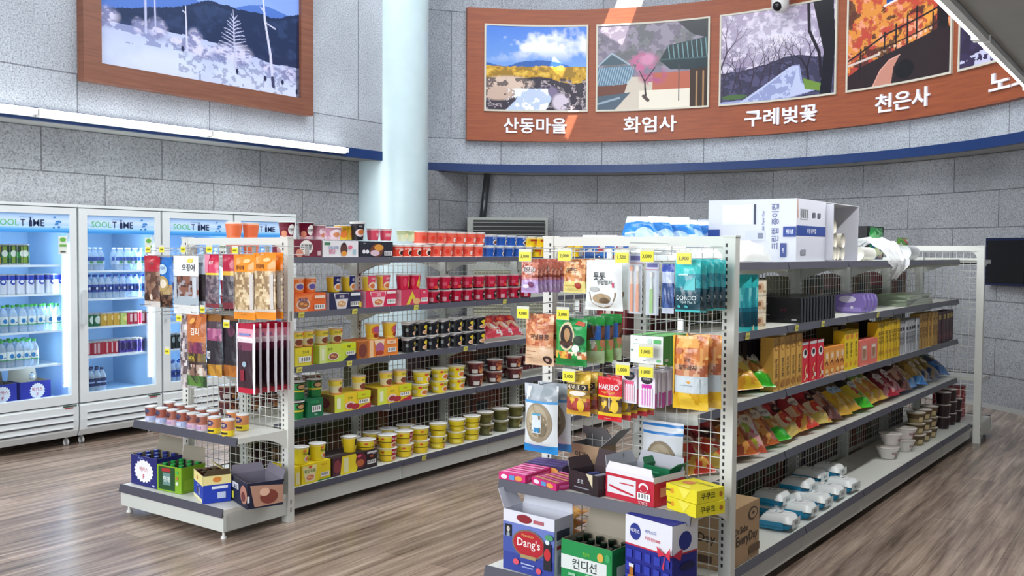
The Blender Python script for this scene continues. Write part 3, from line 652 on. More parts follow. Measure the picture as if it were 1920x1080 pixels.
# ================================================================ PRODUCTS
def boxsurf(w, d, h, face):
    if face == 'F': return (w, h, lambda x, z, o: (x, -o, z))
    if face == 'L': return (d, h, lambda x, z, o: (-w/2-o, d/2-x, z))
    if face == 'R': return (d, h, lambda x, z, o: (w/2+o, d/2+x, z))
    if face == 'T': return (w, d, lambda x, z, o: (x, z, h+o))
    if face == 'B': return (w, h, lambda x, z, o: (-x, d+o, z))
def carton(name, w, d, h, col, faces, fin='card'):
    def mk():
        b = B(); b.fin = fin; b.box(-w/2, w/2, 0, d, 0, h, col)
        for f_, items in faces.items(): b.deco(boxsurf(w, d, h, f_), items)
        return b.build(name)
    return mk
def open_carton(name, w, d, h, col, inner, faces, flaps, fill=None, th=.003):
    """open-topped box; flaps: list of (side, length, angle from vertical outward, colour outside)"""
    def mk():
        t = empty(name); b = B(); b.box(-w/2, w/2, 0, d, 0, .006, inner)
        for a in ((-w/2, w/2, 0, th), (-w/2, w/2, d-th, d), (-w/2, -w/2+th, th, d-th), (w/2-th, w/2, th, d-th)):
            b.box(*a, 0, h, inner)
        o_ = .0004; b.add([(-w/2, -o_, 0), (w/2, -o_, 0), (w/2, -o_, h), (-w/2, -o_, h)], [(0, 1, 2, 3)], col); b.add([(-w/2, d+o_, 0), (w/2, d+o_, 0), (w/2, d+o_, h), (-w/2, d+o_, h)], [(0, 3, 2, 1)], col)
        for s_ in (-1, 1): b.add([(s_*(w/2+o_), 0, 0), (s_*(w/2+o_), d, 0), (s_*(w/2+o_), d, h), (s_*(w/2+o_), 0, h)], [(0, 1, 2, 3)], col)
        for f_, items in faces.items(): b.deco(boxsurf(w, d, h, f_), items)
        b.build('carton_body', t)
        for side, ln, ang, co in flaps:
            c, s_ = math.cos(R(ang)), math.sin(R(ang)); b = B()
            def P(x, l, o): # along edge, along flap, thickness
                if side == 'B': return (x, d+l*s_+o*c, h+l*c-o*s_)
                if side == 'F': return (x, -l*s_-o*c, h+l*c-o*s_)
                if side == 'L': return (-w/2-l*s_-o*c, x, h+l*c-o*s_)
                return (w/2+l*s_+o*c, x, h+l*c-o*s_)
            a0, a1 = (-w/2+.004, w/2-.004) if side in 'FB' else (.004, d-.004)
            tp = .012
            v = [P(a0, 0, 0), P(a1, 0, 0), P(a1-tp, ln, 0), P(a0+tp, ln, 0)]+[P(a0, 0, .002), P(a1, 0, .002), P(a1-tp, ln, .002), P(a0+tp, ln, .002)]
            b.add(v, [(0, 1, 2, 3), (4, 7, 6, 5), (0, 4, 5, 1), (1, 5, 6, 2), (2, 6, 7, 3), (3, 7, 4, 0)], [inner, co, co, co, co, co]); b.build('flap', t)
        if fill: fill(t, w, d, h)
        return t
    return mk
def fill_bottles(cap, body, nx, ny, top=.0, r=.0):
    def f(t, w, d, h):
        rr_ = r or min(w/nx, d/ny)*.46
        for i in range(nx):
            for j in range(ny):
                x = -w/2+w*(i+.5)/nx; y = d*(j+.5)/ny
                b = B(); b.fin = 'gloss'; b.lathe([(rr_*.98, .007), (rr_*.98, h*.62+top), (rr_*.5, h*.80+top), (rr_*.5, h*.84+top), (rr_*.58, h*.84+top), (rr_*.58, h*.97+top)], [body, body, body, cap, cap], 10, cx=x, cy=y); b.build('bottle', t)
    return f
def cup(name, rt_, rb_, h, bands, items=(), lid='#f1f1ee', rim=True, fin='gloss', n=22, lidpart=True):
    """bands: list of (z fraction top, colour) from the bottom"""
    def mk():
        b = B(); b.fin = fin; prof = [(rb_, 0)]; cols = []; zc = 0
        for zt_, c in bands: prof.append((rb_+(rt_-rb_)*zt_, zt_*h)); cols.append(c)
        if rim: prof += [(rt_+.003, h*.985), (rt_+.003, h)]; cols += [lid, lid]
        b.lathe(prof, cols, n)
        rm = (rt_+rb_)/2
        S = (math.pi*rm, h, lambda x, z, o: ((rb_+(rt_-rb_)*z/h+o)*math.sin(x/rm), -(rb_+(rt_-rb_)*z/h+o)*math.cos(x/rm), z))
        b.deco(S, items); o = b.build(name)
        if lidpart:
            bb = B(); bb.fin = 'foil'; bb.lathe([(rt_-.001, h), (rt_-.002, h+.0015), (rt_*.6, h+.0005), (.001, h+.0008)], lid, n); bb.build('lid', o)
        return o
    return mk
def crumple(u, v, seed, amp): return amp*(math.sin(u*17+seed*3.1+v*9)*.5+math.sin(v*23+seed+u*5)*.35+math.sin((u+v)*31+seed*1.7)*.25)
def bag(name, w, h, t, paint, items=(), crimp=.05, fin='foil', nu=18, nv=26, seed=1, amp=.0025, back=None, zig=False, neck=1.0, extra=None):
    """filled pouch standing or hanging: origin bottom middle, front towards -Y"""
    def prof(u, v):
        a = max(0, 1-abs(2*u-1)**2.6); e = min(1, max(0, (v-crimp)/.16))*min(1, max(0, (1-crimp-v)/.16)); return a*(math.sin(e*math.pi/2))
    def wid(v): return w*(1-(1-neck)*max(0, (v-.6)/.4))*(1-.05*math.sin(math.pi*v)*(t > .03))
    def pt(u, v, side, o=0):
        bl = prof(u, v); return ((u-.5)*wid(v), side*(t/2*bl+o)+crumple(u, v, seed, amp)*(bl*.8+.15), v*h)
    def mk():
        b = B(); b.fin = fin
        for side in (-1, 1):
            v_ = [pt(i/nu, j/nv, side, .0006) for j in range(nv+1) for i in range(nu+1)]; f = []; c = []
            for j in range(nv):
                for i in range(nu):
                    a = j*(nu+1)+i; q = (a, a+1, a+nu+2, a+nu+1); f.append(q if side < 0 else q[::-1])
                    c.append(paint((i+.5)/nu, (j+.5)/nv) if side < 0 or back is None else back)
            b.add(v_, f, c, None, True)
        S = (w, h, lambda x, z, o: pt(min(1, max(0, x/w+.5)), min(1, max(0, z/h)), -1, o+.0022))
        b.deco(S, items, 'card'); o = b.build(name)
        if extra: extra(o, w, h, t)
        return o
    return mk
def mottle(cols, n=9, seed=0, m_=None):
    m_ = m_ or n
    def f(u, v):
        a, b_ = u*n, v*m_; best = 9; ci = 0
        for i in range(int(a)-1, int(a)+2):
            for j in range(int(b_)-1, int(b_)+2):
                d = (i+hashr(i, j, seed)-a)**2+(j+hashr(i, j, seed+9)-b_)**2
                if d < best: best = d; ci = hashr(i, j, seed+4)
        return cols[int(ci*len(cols)) % len(cols)]
    return f
def zones(*z):
    """(v_top, colour or function) from the bottom"""
    def f(u, v):
        for vt, c in z:
            if v <= vt: return c(u, v) if callable(c) else c
        return z[-1][1] if not callable(z[-1][1]) else z[-1][1](u, v)
    return f
NUT = ['#e0a070', '#c9784e', '#f0c097', '#b8623e', '#d98d62']; PEA = ['#d98a72', '#b65a48', '#e6a892', '#93402f', '#c86f5c']; SQ = ['#6e4a38', '#4d3226', '#8a6450', '#9a7a66', '#5b3d30']

# ---------------- placing on the side shelves
def U(G, px, py, v): return G.hit(px, py, v=v)[0]
def put(G, u, v, z, key, mk, label, cat, group, dr=0, rx=0, rz=0, face='side'):
    base = G.a+(0 if face == 'side' else R(-90)); return spawn(key, mk, label, cat, group, G.w(u, v, z), (rx, 0, base+R(dr)+rz))
def ordl(desc, i, n, where):
    if n == 1: return f'{desc} {where}'
    w_ = 'leftmost' if i == 0 else ('rightmost' if i == n-1 else ORD[i]+' from left')
    return f'{desc}, {w_} {where}'
def box_at(G, li, x0, x1, h, key, col, faces, label, cat='box', name='noodle_carton', d=.20, vf=.197, z0=0, group=None):
    z = LV[li]+z0; y = 560; ua, ub = U(G, x0, y, vf), U(G, x1, y, vf); w = abs(ub-ua)*.985
    return put(G, (ua+ub)/2, vf, z, key, carton(name, w, d, h, col, faces), label, cat, group)
def cup_row(G, li, xs, key, mk, desc, where, r=.05, vf=.197, z0=0, group=None, cat='cup noodles', back=0, dr=0):
    for i, x in enumerate(xs):
        v = vf+r; u = U(G, x, 560, v-r*.3); jit = (hashr(i, x)-.5)
        put(G, u, v, LV[li]+z0, key, mk, ordl(desc, i, len(xs), where), cat, group, dr=dr+jit*46)
        for k in range(back):
            put(G, u+.006*jit, v+(k+1)*(2*r+.006), LV[li]+z0, key, mk, ordl('rear '+desc, i, len(xs), where), cat, group, dr=jit*40)
# ---- artwork for noodle cartons and cups
def bowl_art(x, z, rx, rz, rim_, soup, hi): return [('e', x, z, rx, rz, rim_), ('e', x, z, rx*.84, rz*.80, soup), ('e', x-rx*.25, z+rz*.15, rx*.28, rz*.25, hi), ('e', x+rx*.3, z-rz*.1, rx*.22, rz*.22, hi)]
def bars(x, z, w, h, bg='#f4f4f2'): return [('r', x-w/2, z-h/2, x+w/2, z+h/2, bg), ('bar', x, z+.02, w*.8, h*.62, '#23262c')]
CUPS = {
 'maroon': cup('noodle_cup', .048, .036, .098, [(.18, '#e9c7cc'), (1, '#7c1f3a')], [('e', .13, .55, .17, .32, '#f6f1ee'), ('t', '진짬뽕', .13, .55, .18, '#232026', .3), ('e', -.22, .3, .14, .2, '#d98b6a')]),
 'pink': cup('noodle_cup', .044, .034, .085, [(.2, '#f6dfe6'), (1, '#eaa9bd')], [('e', 0, .55, .2, .25, '#f7e2ea'), ('e', .05, .3, .14, .16, '#e38d6a'), ('t', '로제', 0, .7, .15, '#d2577d')]),
 'pinkbowl': cup('noodle_bowl', .060, .045, .075, [(.3, '#f3dbe4'), (1, '#e9b3c6')], [('e', 0, .5, .25, .34, '#f8e9ef'), ('e', .02, .4, .15, .2, '#e3976a')]),
 'yellowtop': cup('noodle_cup', .046, .036, .09, [(.15, '#f5d64e'), (1, '#f2c62c')], [('e', 0, .4, .22, .25, '#f08a3c'), ('t', '참깨', 0, .75, .14, '#8a3a1c')]),
 'black': cup('noodle_cup', .049, .036, .115, [(.9, '#22222c'), (1, '#e8e8e8')], [('e', 0, .4, .25, .22, '#e6d3d6'), ('e', .05, .44, .18, .15, '#c8743c'), ('t', '짜장', 0, .76, .10, '#d6d6da')]),
 'hotpink': cup('noodle_cup', .042, .034, .078, [(.85, '#e8536e'), (1, '#fbe3e4')], [('r', -.2, .3, .2, .62, '#f08a96'), ('t', '라면', 0, .46, .2, '#f8e6e8')]),
 'pale': cup('noodle_cup', .04, .032, .07, [(.6, '#dfe6c0'), (1, '#c2cf9c')], [('e', 0, .5, .2, .25, '#efe8b4')]),
 'red': cup('noodle_cup', .050, .040, .085, [(.1, '#fbe4de'), (.86, '#ef4a34'), (1, '#fdf3ee')], [('e', .12, .42, .22, .30, '#f9d9cc'), ('e', .12, .36, .16, .18, '#33211f'), ('t', '신라면', -.1, .70, .2, '#fff3ec')]),
 'redcoral': cup('noodle_cup', .052, .044, .09, [(.08, '#fde6e0'), (.88, '#f26a55'), (1, '#fff5f2')], [('r', .05, .2, .4, .5, '#fbe6df'), ('t', '컵', .22, .35, .2, '#b03b2a'), ('e', -.2, .45, .1, .2, '#e8412f')]),
 'blue': cup('noodle_bowl', .052, .042, .082, [(.06, '#dfe8f6'), (.85, '#2356ad'), (1, '#e9eef8')], [('e', .12, .35, .24, .26, '#e9e2da'), ('e', .12, .33, .17, .17, '#7c4d33'), ('t', '왕뚜껑', 0, .72, .18, '#e6ecfa')]),
 'yellowcup': cup('noodle_cup', .052, .042, .08, [(.8, '#f0c91f'), (1, '#fbf0b0')], [('e', .1, .4, .22, .25, '#e88a2e'), ('r', -.35, .55, .1, .75, '#b5401e')]),
 'crimson': cup('noodle_cup', .050, .040, .095, [(.08, '#2a1016'), (.9, '#c81f42'), (1, '#e9a9b6')], [('r', -.34, .30, -.12, .55, '#d95a72'), ('e', .20, .50, .13, .28, '#1d1418'), ('t', '불닭', .2, .52, .18, '#f3c9b0'), ('e', .05, .22, .14, .12, '#e2543c')]),
 'crimson2': cup('noodle_cup', .050, .041, .09, [(.08, '#1c1014'), (.9, '#b81a3a'), (1, '#dd9aa8')], [('e', .15, .5, .16, .32, '#281318'), ('t', '볶음', .16, .56, .18, '#f4e0d8'), ('r', -.36, .15, -.16, .46, '#cfa4ae')]),
 'orangecup': cup('noodle_cup', .046, .038, .092, [(.9, '#ee7a34'), (1, '#fbd9bf')], [('e', .0, .42, .25, .27, '#e9cdb8'), ('e', .02, .40, .18, .18, '#6a5fae'), ('t', '새우', 0, .78, .14, '#fbe9d8')]),
 'navycup': cup('noodle_cup', .048, .038, .1, [(.9, '#eec935'), (1, '#f8f2dc')], [('r', -.12, .35, .5, .98, '#2a2f6e'), ('e', .15, .32, .24, .24, '#f1e3d8'), ('e', .15, .32, .16, .16, '#e08a4c'), ('t', '우동', .15, .74, .2, '#f3f3fa', .4)]),
 'rosecup': cup('noodle_cup', .048, .038, .1, [(.9, '#efd04a'), (1, '#f8ecdc')], [('r', -.15, .2, .4, .98, '#e4556c'), ('e', .10, .32, .22, .24, '#f3ddc6'), ('e', .10, .30, .15, .15, '#dd7a44'), ('t', '김치', .1, .78, .16, '#fbe8ea', .35)]),
 'arrow': cup('noodle_cup', .048, .038, .1, [(.9, '#d4234a'), (1, '#f3b7c0')], [('p', [(.0, .2), (.15, .95), (.3, .2), (.2, .2), (.15, .5), (.1, .2)], '#e8d23c'), ('e', .2, .25, .14, .18, '#e8a35a'), ('e', -.2, .5, .1, .3, '#e8506e')]),
 'pastel': cup('noodle_cup', .046, .037, .095, [(.1, '#e6a06a'), (.55, '#e8e0b8'), (.9, '#f2d84a'), (1, '#f4c9a0')], [('e', 0, .30, .22, .20, '#8a4a38'), ('t', '컵누들', -.02, .74, .13, '#2f7a4a'), ('e', .2, .82, .07, .08, '#e4603c')]),
 'purplecup': cup('noodle_cup', .050, .039, .105, [(.12, '#f1dc6a'), (.9, '#f0cf3c'), (1, '#f5d890')], [('e', .0, .56, .26, .30, '#e8703c'), ('e', .02, .60, .20, .20, '#b55a8c'), ('e', 0, .24, .18, .14, '#a63c2c')]),
 'blackwhite': cup('noodle_cup', .051, .042, .102, [(.80, '#1e2128'), (1, '#e9e9ea')], [('e', .05, .76, .40, .16, '#1e2128'), ('e', .10, .60, .15, .13, '#ecd233'), ('e', .14, .46, .11, .1, '#e6c42c'), ('e', .08, .24, .22, .15, '#e8c8ae'), ('e', .08, .24, .14, .09, '#d9a06c'), ('r', -.48, .34, -.36, .56, '#8f9aa0')]),
 'ybowl': cup('noodle_bowl', .066, .050, .086, [(.70, '#f2d923'), (.86, '#f4e04a'), (1, '#f5ea9a')], [('e', .10, .36, .20, .26, '#f3e6cf'), ('e', .10, .34, .15, .18, '#dd7a3a'), ('t', '튀김우동', .12, .74, .17, '#1f6a45', .5), ('e', -.12, .74, .07, .09, '#e0523a'), ('r', -.48, .25, -.25, .55, '#e8e1b4')]),
 'ybowl2': cup('noodle_bowl', .064, .050, .085, [(.44, '#f0cf26'), (.50, '#5c4a1c'), (.86, '#f2dc30'), (1, '#f5ea9a')], [('r', .02, .46, .36, .96, '#b82342'), ('t', '육개장', .18, .72, .22, '#f7e6df', .3), ('e', .16, .26, .17, .22, '#f0d6c0'), ('e', .16, .24, .11, .14, '#c6673a'), ('e', -.3, .72, .06, .08, '#e05c3a')]),
 'ybowl3': cup('noodle_bowl', .064, .050, .085, [(.44, '#ecd022'), (.50, '#3a3a1c'), (.86, '#eed62a'), (1, '#f5ea9a')], [('p', [(0, .55), (.06, .95), (.42, .95), (.42, .40), (.2, .35)], '#2b2250'), ('t', '너구리', .22, .68, .2, '#f1e8f2', .3), ('e', .22, .22, .16, .2, '#d79f74'), ('r', -.4, .12, -.1, .34, '#f5e45c')]),
 'brownbowl': cup('noodle_bowl', .064, .050, .088, [(.1, '#3a1c1e'), (.88, '#5f2a30'), (1, '#a5766a')], [('e', .10, .60, .24, .26, '#a8593c'), ('t', '짜파게티', .1, .66, .2, '#1a1012', .4), ('e', .10, .26, .20, .2, '#c98a56'), ('r', -.42, .12, -.16, .44, '#cfcac6')]),
 'olivebowl': cup('noodle_bowl', .064, .050, .085, [(.86, '#5c5a2c'), (1, '#b8b090')], [('e', .12, .5, .22, .34, '#8a7a48'), ('e', .12, .45, .14, .2, '#4a3a24'), ('r', -.35, .15, -.05, .55, '#6e6c3a'), ('r', -.05, .08, .25, .30, '#cfc8ae')]),
 'greentub': cup('noodle_cup', .048, .042, .105, [(.42, '#1f7a3f'), (.52, '#e2c93c'), (.9, '#2c9a50'), (1, '#3a2a1c')], [('e', .05, .72, .22, .18, '#3b2a1a'), ('e', .05, .72, .16, .12, '#c9a070')]),
 'ydark': cup('noodle_cup', .047, .038, .098, [(.88, '#efd026'), (1, '#f0e7c0')], [('r', .02, .15, .22, .85, '#2b2a28'), ('e', .12, .3, .12, .14, '#cfb94a')]),
 'ygreen': cup('noodle_cup', .050, .040, .1, [(.88, '#efdc2c'), (1, '#f3e88c')], [('t', '튀김우동', .05, .62, .16, '#1f6a45', .5), ('e', .08, .30, .2, .2, '#f3e2cf'), ('e', .08, .30, .14, .13, '#e07a44'), ('e', -.1, .8, .08, .07, '#e8773c')]),
}
def cups(G, li, xs, key, desc, where, **k): cup_row(G, li, xs, key, CUPS[key], desc, where, **k)
TOP = 'on left top shelf'
# top shelf of the left shelving (level 4)
Z1 = .112
box_at(GA, 4, 553, 603, .110, 'c_maroon', '#7a1a36', {'F': [('e', -.08, .56, .25, .40, '#f5efe9'), ('t', '진짬뽕', -.08, .58, .32, '#222026', .4), ('e', -.34, .25, .14, .22, '#e0937c'), ('r', .34, .12, .46, .38, '#d9b8bd')], 'L': [('e', 0, .5, .3, .3, '#d9a8ac')]}, 'maroon noodle carton with white round seal, at left end of top shelf')
box_at(GA, 4, 605, 672, .105, 'c_white', '#ece9ec', {'F': [('r', -.46, .74, -.3, .90, '#3d7f56'), ('t', '크림로제', -.22, .58, .22, '#7a97c6', .4), ('t', '불닭', -.25, .36, .28, '#e08aa6'), ('e', .08, .5, .10, .38, '#5d3730'), ('e', .08, .24, .08, .16, '#e79a3c'), ('e', .08, .82, .05, .08, '#2a1a1a'), ('e', .26, .62, .06, .12, '#ea6f8c'), ('r', .34, .2, .42, .5, '#a8c8d8')]}, 'white noodle carton with pastel lettering and a dancing chick, on top shelf')
box_at(GA, 4, 674, 737, .105, 'c_black', '#1d2030', {'F': [('t', '짜장면', -.36, .86, .08, '#cfd0d8', .2), ('e', -.38, .36, .05, .12, '#e8e8ee'), ('e', -.28, .36, .05, .12, '#e8e8ee'), ('e', .0, .45, .2, .40, '#6e3b2c'), ('e', .06, .62, .14, .2, '#e09a3c'), ('e', -.06, .28, .14, .18, '#e0c3cf'), ('r', .22, .12, .46, .40, '#e6e6ea'), ('bar', .34, .26, .18, .2, '#222')]}, 'black noodle carton with bowl picture and barcode, on top shelf')
cups(GA, 4, [541, 577], 'maroon', 'maroon noodle cup with white seal standing on the cartons', TOP, z0=Z1, group='maroon noodle cups')
cups(GA, 4, [600], 'pink', 'pale pink noodle cup on the maroon carton', TOP, z0=Z1)
cups(GA, 4, [627], 'pinkbowl', 'round pale pink noodle bowl on the white carton', TOP, z0=Z1, r=.06)
cups(GA, 4, [643, 657], 'yellowtop', 'yellow noodle cup behind the pink bowl', TOP, z0=Z1, vf=.25, group='yellow noodle cups behind the pink bowl')
cups(GA, 4, [673], 'black', 'tall black noodle cup standing on black carton', TOP, z0=Z1)
cups(GA, 4, [702, 726], 'hotpink', 'hot pink noodle cup on the black carton', TOP, z0=Z1, group='hot pink noodle cups')
cups(GA, 4, [757, 776], 'pale', 'small pale green noodle cup', 'in front of the column', z0=Z1, vf=.24, group='pale green noodle cups')
cups(GA, 4, [746, 762, 780, 798], 'red', 'red noodle cup with dark bowl picture', 'in lower row of top shelf', group='red noodle cups in the lower row', r=.05)
cups(GA, 4, [818, 838, 858, 877, 896], 'redcoral', 'coral red noodle cup', 'in lower row of top shelf', group='coral noodle cups in the lower row', r=.052, back=1)
cups(GA, 4, [790, 808, 826, 845, 864, 883, 899], 'redcoral', 'coral red noodle cup', 'in upper row on top shelf', z0=.093, group='coral noodle cups in the upper row', r=.052)
cups(GA, 4, [918, 936, 954, 972, 990], 'blue', 'blue noodle bowl', 'in lower row of top shelf', group='blue noodle bowls in the lower row', r=.052, back=1)
cups(GA, 4, [922, 941, 960, 978], 'blue', 'blue noodle bowl', 'in upper row of top shelf', z0=.086, group='blue noodle bowls in the upper row', r=.052)
cups(GA, 4, [998, 1016, 1034, 1052, 1070, 1088], 'yellowcup', 'yellow noodle cup', 'in upper row beyond the blue bowls', z0=.084, group='yellow noodle cups upper row', r=.052)
cups(GA, 4, [1006, 1024, 1042, 1060, 1078], 'yellowcup', 'yellow noodle cup', 'in lower row beyond the blue bowls', group='yellow noodle cups lower row', r=.052)
for i, x in enumerate((438, 470)):
    u, v, z = GA.hit(x, 432, v=.72); 
    for j in (0, 1): put(GA, u, .72, LV[4]+.004+j*.106, 'orangetub', cup('paper_cup', .052, .040, .104, [(.9, '#e8794c'), (1, '#f6d2c0')], [('r', -.3, .2, .3, .8, '#dd6a3e')]), f'orange noodle cup, {"left" if i == 0 else "right"} stack {"top" if j else "bottom"}, on far side of top shelf', 'cup noodles', 'orange noodle cups on the far side')
# second shelf (level 3)
S3 = 'on second left shelf'
box_at(GA, 3, 553, 611, .112, 'c_orange', '#ee6a26', {'F': [('p', [(-.5, .1), (-.5, .8), (.08, .95), (-.02, .5), (-.12, 0), (-.4, 0)], '#f58a4a'), *bowl_art(-.24, .40, .22, .28, '#e9dccf', '#b06a42', '#e8a45c'), ('t', '새우탕', -.26, .66, .22, '#4a4f8e', .4), ('r', .12, .70, .46, .86, '#f7e3d0'), *bars(.28, .24, .34, .26)]}, 'orange noodle carton with bowl picture at left end of second shelf')
box_at(GA, 3, 617, 677, .108, 'c_navy', '#22264e', {'F': [('p', [(-.36, .95), (.12, .95), (.02, .05), (-.26, .05)], '#e7e2e6'), ('r', -.32, .62, .10, .92, '#312a58'), *bowl_art(-.12, .34, .16, .22, '#f2ece4', '#d9a578', '#f0d8a8'), ('t', '우동', -.12, .76, .2, '#f2f0fa', .3), ('r', .16, .78, .47, .95, '#e9ecf2'), *bars(.30, .30, .3, .28), ('r', .42, .1, .5, .4, '#e6c93c')], 'L': [('r', -.5, 0, .5, 1, '#c9d2ea'), ('r', -.3, .4, .3, .8, '#8fa2d8')]}, 'navy and white udon noodle carton on second shelf', group=None)
box_at(GA, 3, 686, 743, .108, 'c_rose', '#d92a55', {'F': [('p', [(-.38, .95), (.16, .95), (.06, .05), (-.26, .05)], '#f3d9dc'), ('r', -.34, .62, .12, .92, '#e4466a'), *bowl_art(-.10, .32, .16, .22, '#f2ece4', '#d9784a', '#f0c8a0'), ('t', '김치', -.1, .76, .2, '#fbeef0', .3), ('r', .18, .80, .47, .95, '#f3e3e6'), *bars(.32, .32, .28, .28)], 'L': [('r', -.5, 0, .5, 1, '#f0a8bd'), ('r', -.28, .5, .28, .85, '#f6eef0')]}, 'rose pink kimchi noodle carton on second shelf')
box_at(GA, 3, 752, 803, .106, 'c_magenta', '#d03a5c', {'F': [('p', [(-.32, .05), (-.1, .9), (.12, .05), (.0, .05), (-.1, .45), (-.2, .05)], '#e0cf3a'), ('e', .06, .25, .14, .2, '#e6b27a'), ('r', .20, .05, .5, 1, '#d8345a'), ('t', '라면', .34, .8, .14, '#f8e4e8', .22), *bars(.35, .32, .24, .26)], 'L': [('r', -.5, 0, .5, 1, '#f2b8c6'), ('e', 0, .5, .2, .2, '#f8eef0')]}, 'magenta noodle carton with big yellow letter A on second shelf')
cups(GA, 3, [560, 582], 'orangecup', 'orange noodle cup on the orange carton', S3, z0=.114, group='orange noodle cups second shelf')
cups(GA, 3, [628, 655], 'navycup', 'navy and yellow noodle cup on the navy carton', S3, z0=.110, group='navy noodle cups')
cups(GA, 3, [694, 721], 'rosecup', 'rose and yellow noodle cup on the rose carton', S3, z0=.110, group='rose noodle cups')
cups(GA, 3, [758, 779], 'arrow', 'magenta noodle cup on the magenta carton', S3, z0=.108, group='magenta noodle cups')
XS = [815, 837, 858, 879, 900, 922, 944, 966, 988]
cups(GA, 3, XS, 'crimson2', 'crimson spicy noodle cup', 'in lower row of second shelf', group='crimson noodle cups lower row', back=1)
cups(GA, 3, [x-1 for x in XS], 'crimson', 'crimson spicy noodle cup', 'in upper row of second shelf', z0=.094, group='crimson noodle cups upper row')
# third shelf (level 2)
S2 = 'on third left shelf'
box_at(GA, 2, 553, 586, .110, 'c_lime1', '#dfd23a', {'F': [('r', -.5, .62, .5, 1, '#e6d62c'), ('t', '컵누들', .1, .76, .16, '#2f5a38', .6), ('r', -.3, .2, .4, .52, '#f0f0ec'), ('bar', .1, .36, .5, .2, '#222'), ('r', .44, 0, .5, 1, '#c8542e')]}, 'short lime yellow noodle carton at left end of third shelf', d=.18)
box_at(GA, 2, 597, 668, .112, 'c_lime2', '#c9dc4a', {'F': [('r', .1, .66, .48, .95, '#d6df1e'), ('t', '컵누들', -.2, .76, .12, '#2f5a38', .3), ('t', '매콤', .30, .8, .14, '#23381c', .2), ('p', [(.12, 0), (.5, 0), (.5, .4), (.3, .3)], '#22284e'), *bowl_art(-.12, .34, .14, .22, '#efe6dc', '#9a5a44', '#d9a06a'), *bars(.34, .42, .24, .2), ('r', -.5, 0, -.32, 1, '#d5e58c'), ('r', -.44, .2, -.38, .8, '#eef3d0')]}, 'lime green noodle carton with barcode on third shelf')
box_at(GA, 2, 672, 747, .112, 'c_orange2', '#ee8a36', {'F': [('r', -.5, 0, -.26, 1, '#a8622c'), ('e', -.4, .45, .1, .4, '#7c3c34'), ('r', -.24, 0, -.14, 1, '#f4c998'), ('p', [(-.12, 1), (.14, 1), (.10, .05), (-.04, .05)], '#f3d9b0'), ('e', .02, .5, .11, .34, '#b5668c'), ('e', .02, .22, .10, .15, '#b5432c'), ('r', .20, .70, .44, .92, '#f7cfa8'), ('t', '라볶이', .32, .8, .12, '#a8481c', .2), *bars(.33, .34, .22, .26)]}, 'orange noodle carton with purple picture on third shelf')
cups(GA, 2, [558, 578, 605, 632], 'pastel', 'pastel yellow and green noodle cup', S2, z0=.114, group='pastel noodle cups third shelf')
cups(GA, 2, [701, 733], 'purplecup', 'yellow noodle cup with purple picture on orange carton', S2, z0=.114, group='purple picture noodle cups')
XS = [769, 791, 812, 834, 857, 879, 901]
cups(GA, 2, XS, 'blackwhite', 'black and white noodle cup', 'in lower row of third shelf', group='black and white noodle cups lower row', back=1)
cups(GA, 2, XS, 'blackwhite', 'black and white noodle cup', 'in upper row of third shelf', z0=.106, group='black and white noodle cups upper row')
RB_ = ['#c8203a', '#e0485a', '#a81a30', '#e8a08a']
for i, px in enumerate((926, 948, 968)):
    u = U(GA, px, 620, .25); o = put(GA, u, .24, LV[2]+.03, 'redbag', bag('noodle_bag', .19, .20, .07, zones((.3, mottle(RB_+['#f0d8c8'], 5, 2)), (.6, mottle(['#c8203a', '#e9b08a', '#f2e6da'], 5, 4)), (1, mottle(['#c8203a', '#b01a34'], 5, 3))), [('e', -.05, .72, .22, .12, '#e9502c'), ('t', '신', -.05, .72, .12, '#f3e6da'), ('r', .1, .1, .4, .22, '#e9ecf0')]), ordl('red noodle bag', i, 3, 'leaning on third shelf of left shelving'), 'noodle bag', 'red noodle bags third shelf')
    o.rotation_euler = Euler((R(-40), R(5*(i-1)), GA.a+R(-14+8*i)))
# fourth shelf (level 1)
S1 = 'on fourth left shelf'
box_at(GA, 1, 577, 606, .112, 'c_green', '#17714a', {'F': [('t', '북경짜장', 0, .82, .12, '#d9d23c'), ('e', -.1, .84, .3, .08, '#1d8a58'), *bars(.05, .45, .6, .34), ('t', '짜장', 0, .14, .12, '#cfe8d8', .5)]}, 'dark green noodle carton with barcode at left end of fourth shelf', d=.16)
cups(GA, 1, [558], 'greentub', 'green jar-like noodle cup beside the dark green carton', S1)
cups(GA, 1, [560, 592], 'greentub', 'green noodle cup stacked by the dark green carton', S1, z0=.115, group='green noodle cups fourth shelf', vf=.22)
for k, (a_, b_, lb) in enumerate(((627, 695, 'left'), (708, 772, 'right'))):
    box_at(GA, 1, a_, b_, .110, 'c_yred%d' % k, '#f0cf2a', {'F': [('r', -.5, 0, -.24, 1, '#d6e04a'), ('r', -.44, .2, -.34, .8, '#eef3d0'), ('e', -.08, .30, .14, .24, '#e9d3c4'), ('e', -.08, .28, .10, .16, '#a32f3a'), ('e', .06, .2, .12, .16, '#b03040'), ('t', '컵누들', -.08, .74, .13, '#6a8a2c', .3), ('r', .12, .62, .5, 1, '#d2dc22'), ('t', '팟타이', .3, .80, .12, '#c4581c', .3), *bars(.30, .42, .3, .22), ('p', [(.1, 0), (.5, 0), (.5, .3), (.2, .1)], '#c02a44')], 'L': [('r', -.5, 0, .5, 1, '#8a6a2c'), ('e', 0, .5, .3, .3, '#7a2c34')]}, f'yellow green noodle carton with red corner, {lb} one of the pair on fourth shelf', group='yellow green noodle cartons')
cups(GA, 1, [632, 676, 727, 753], 'pastel', 'pastel noodle cup on the yellow green cartons', S1, z0=.112, group='pastel noodle cups fourth shelf')
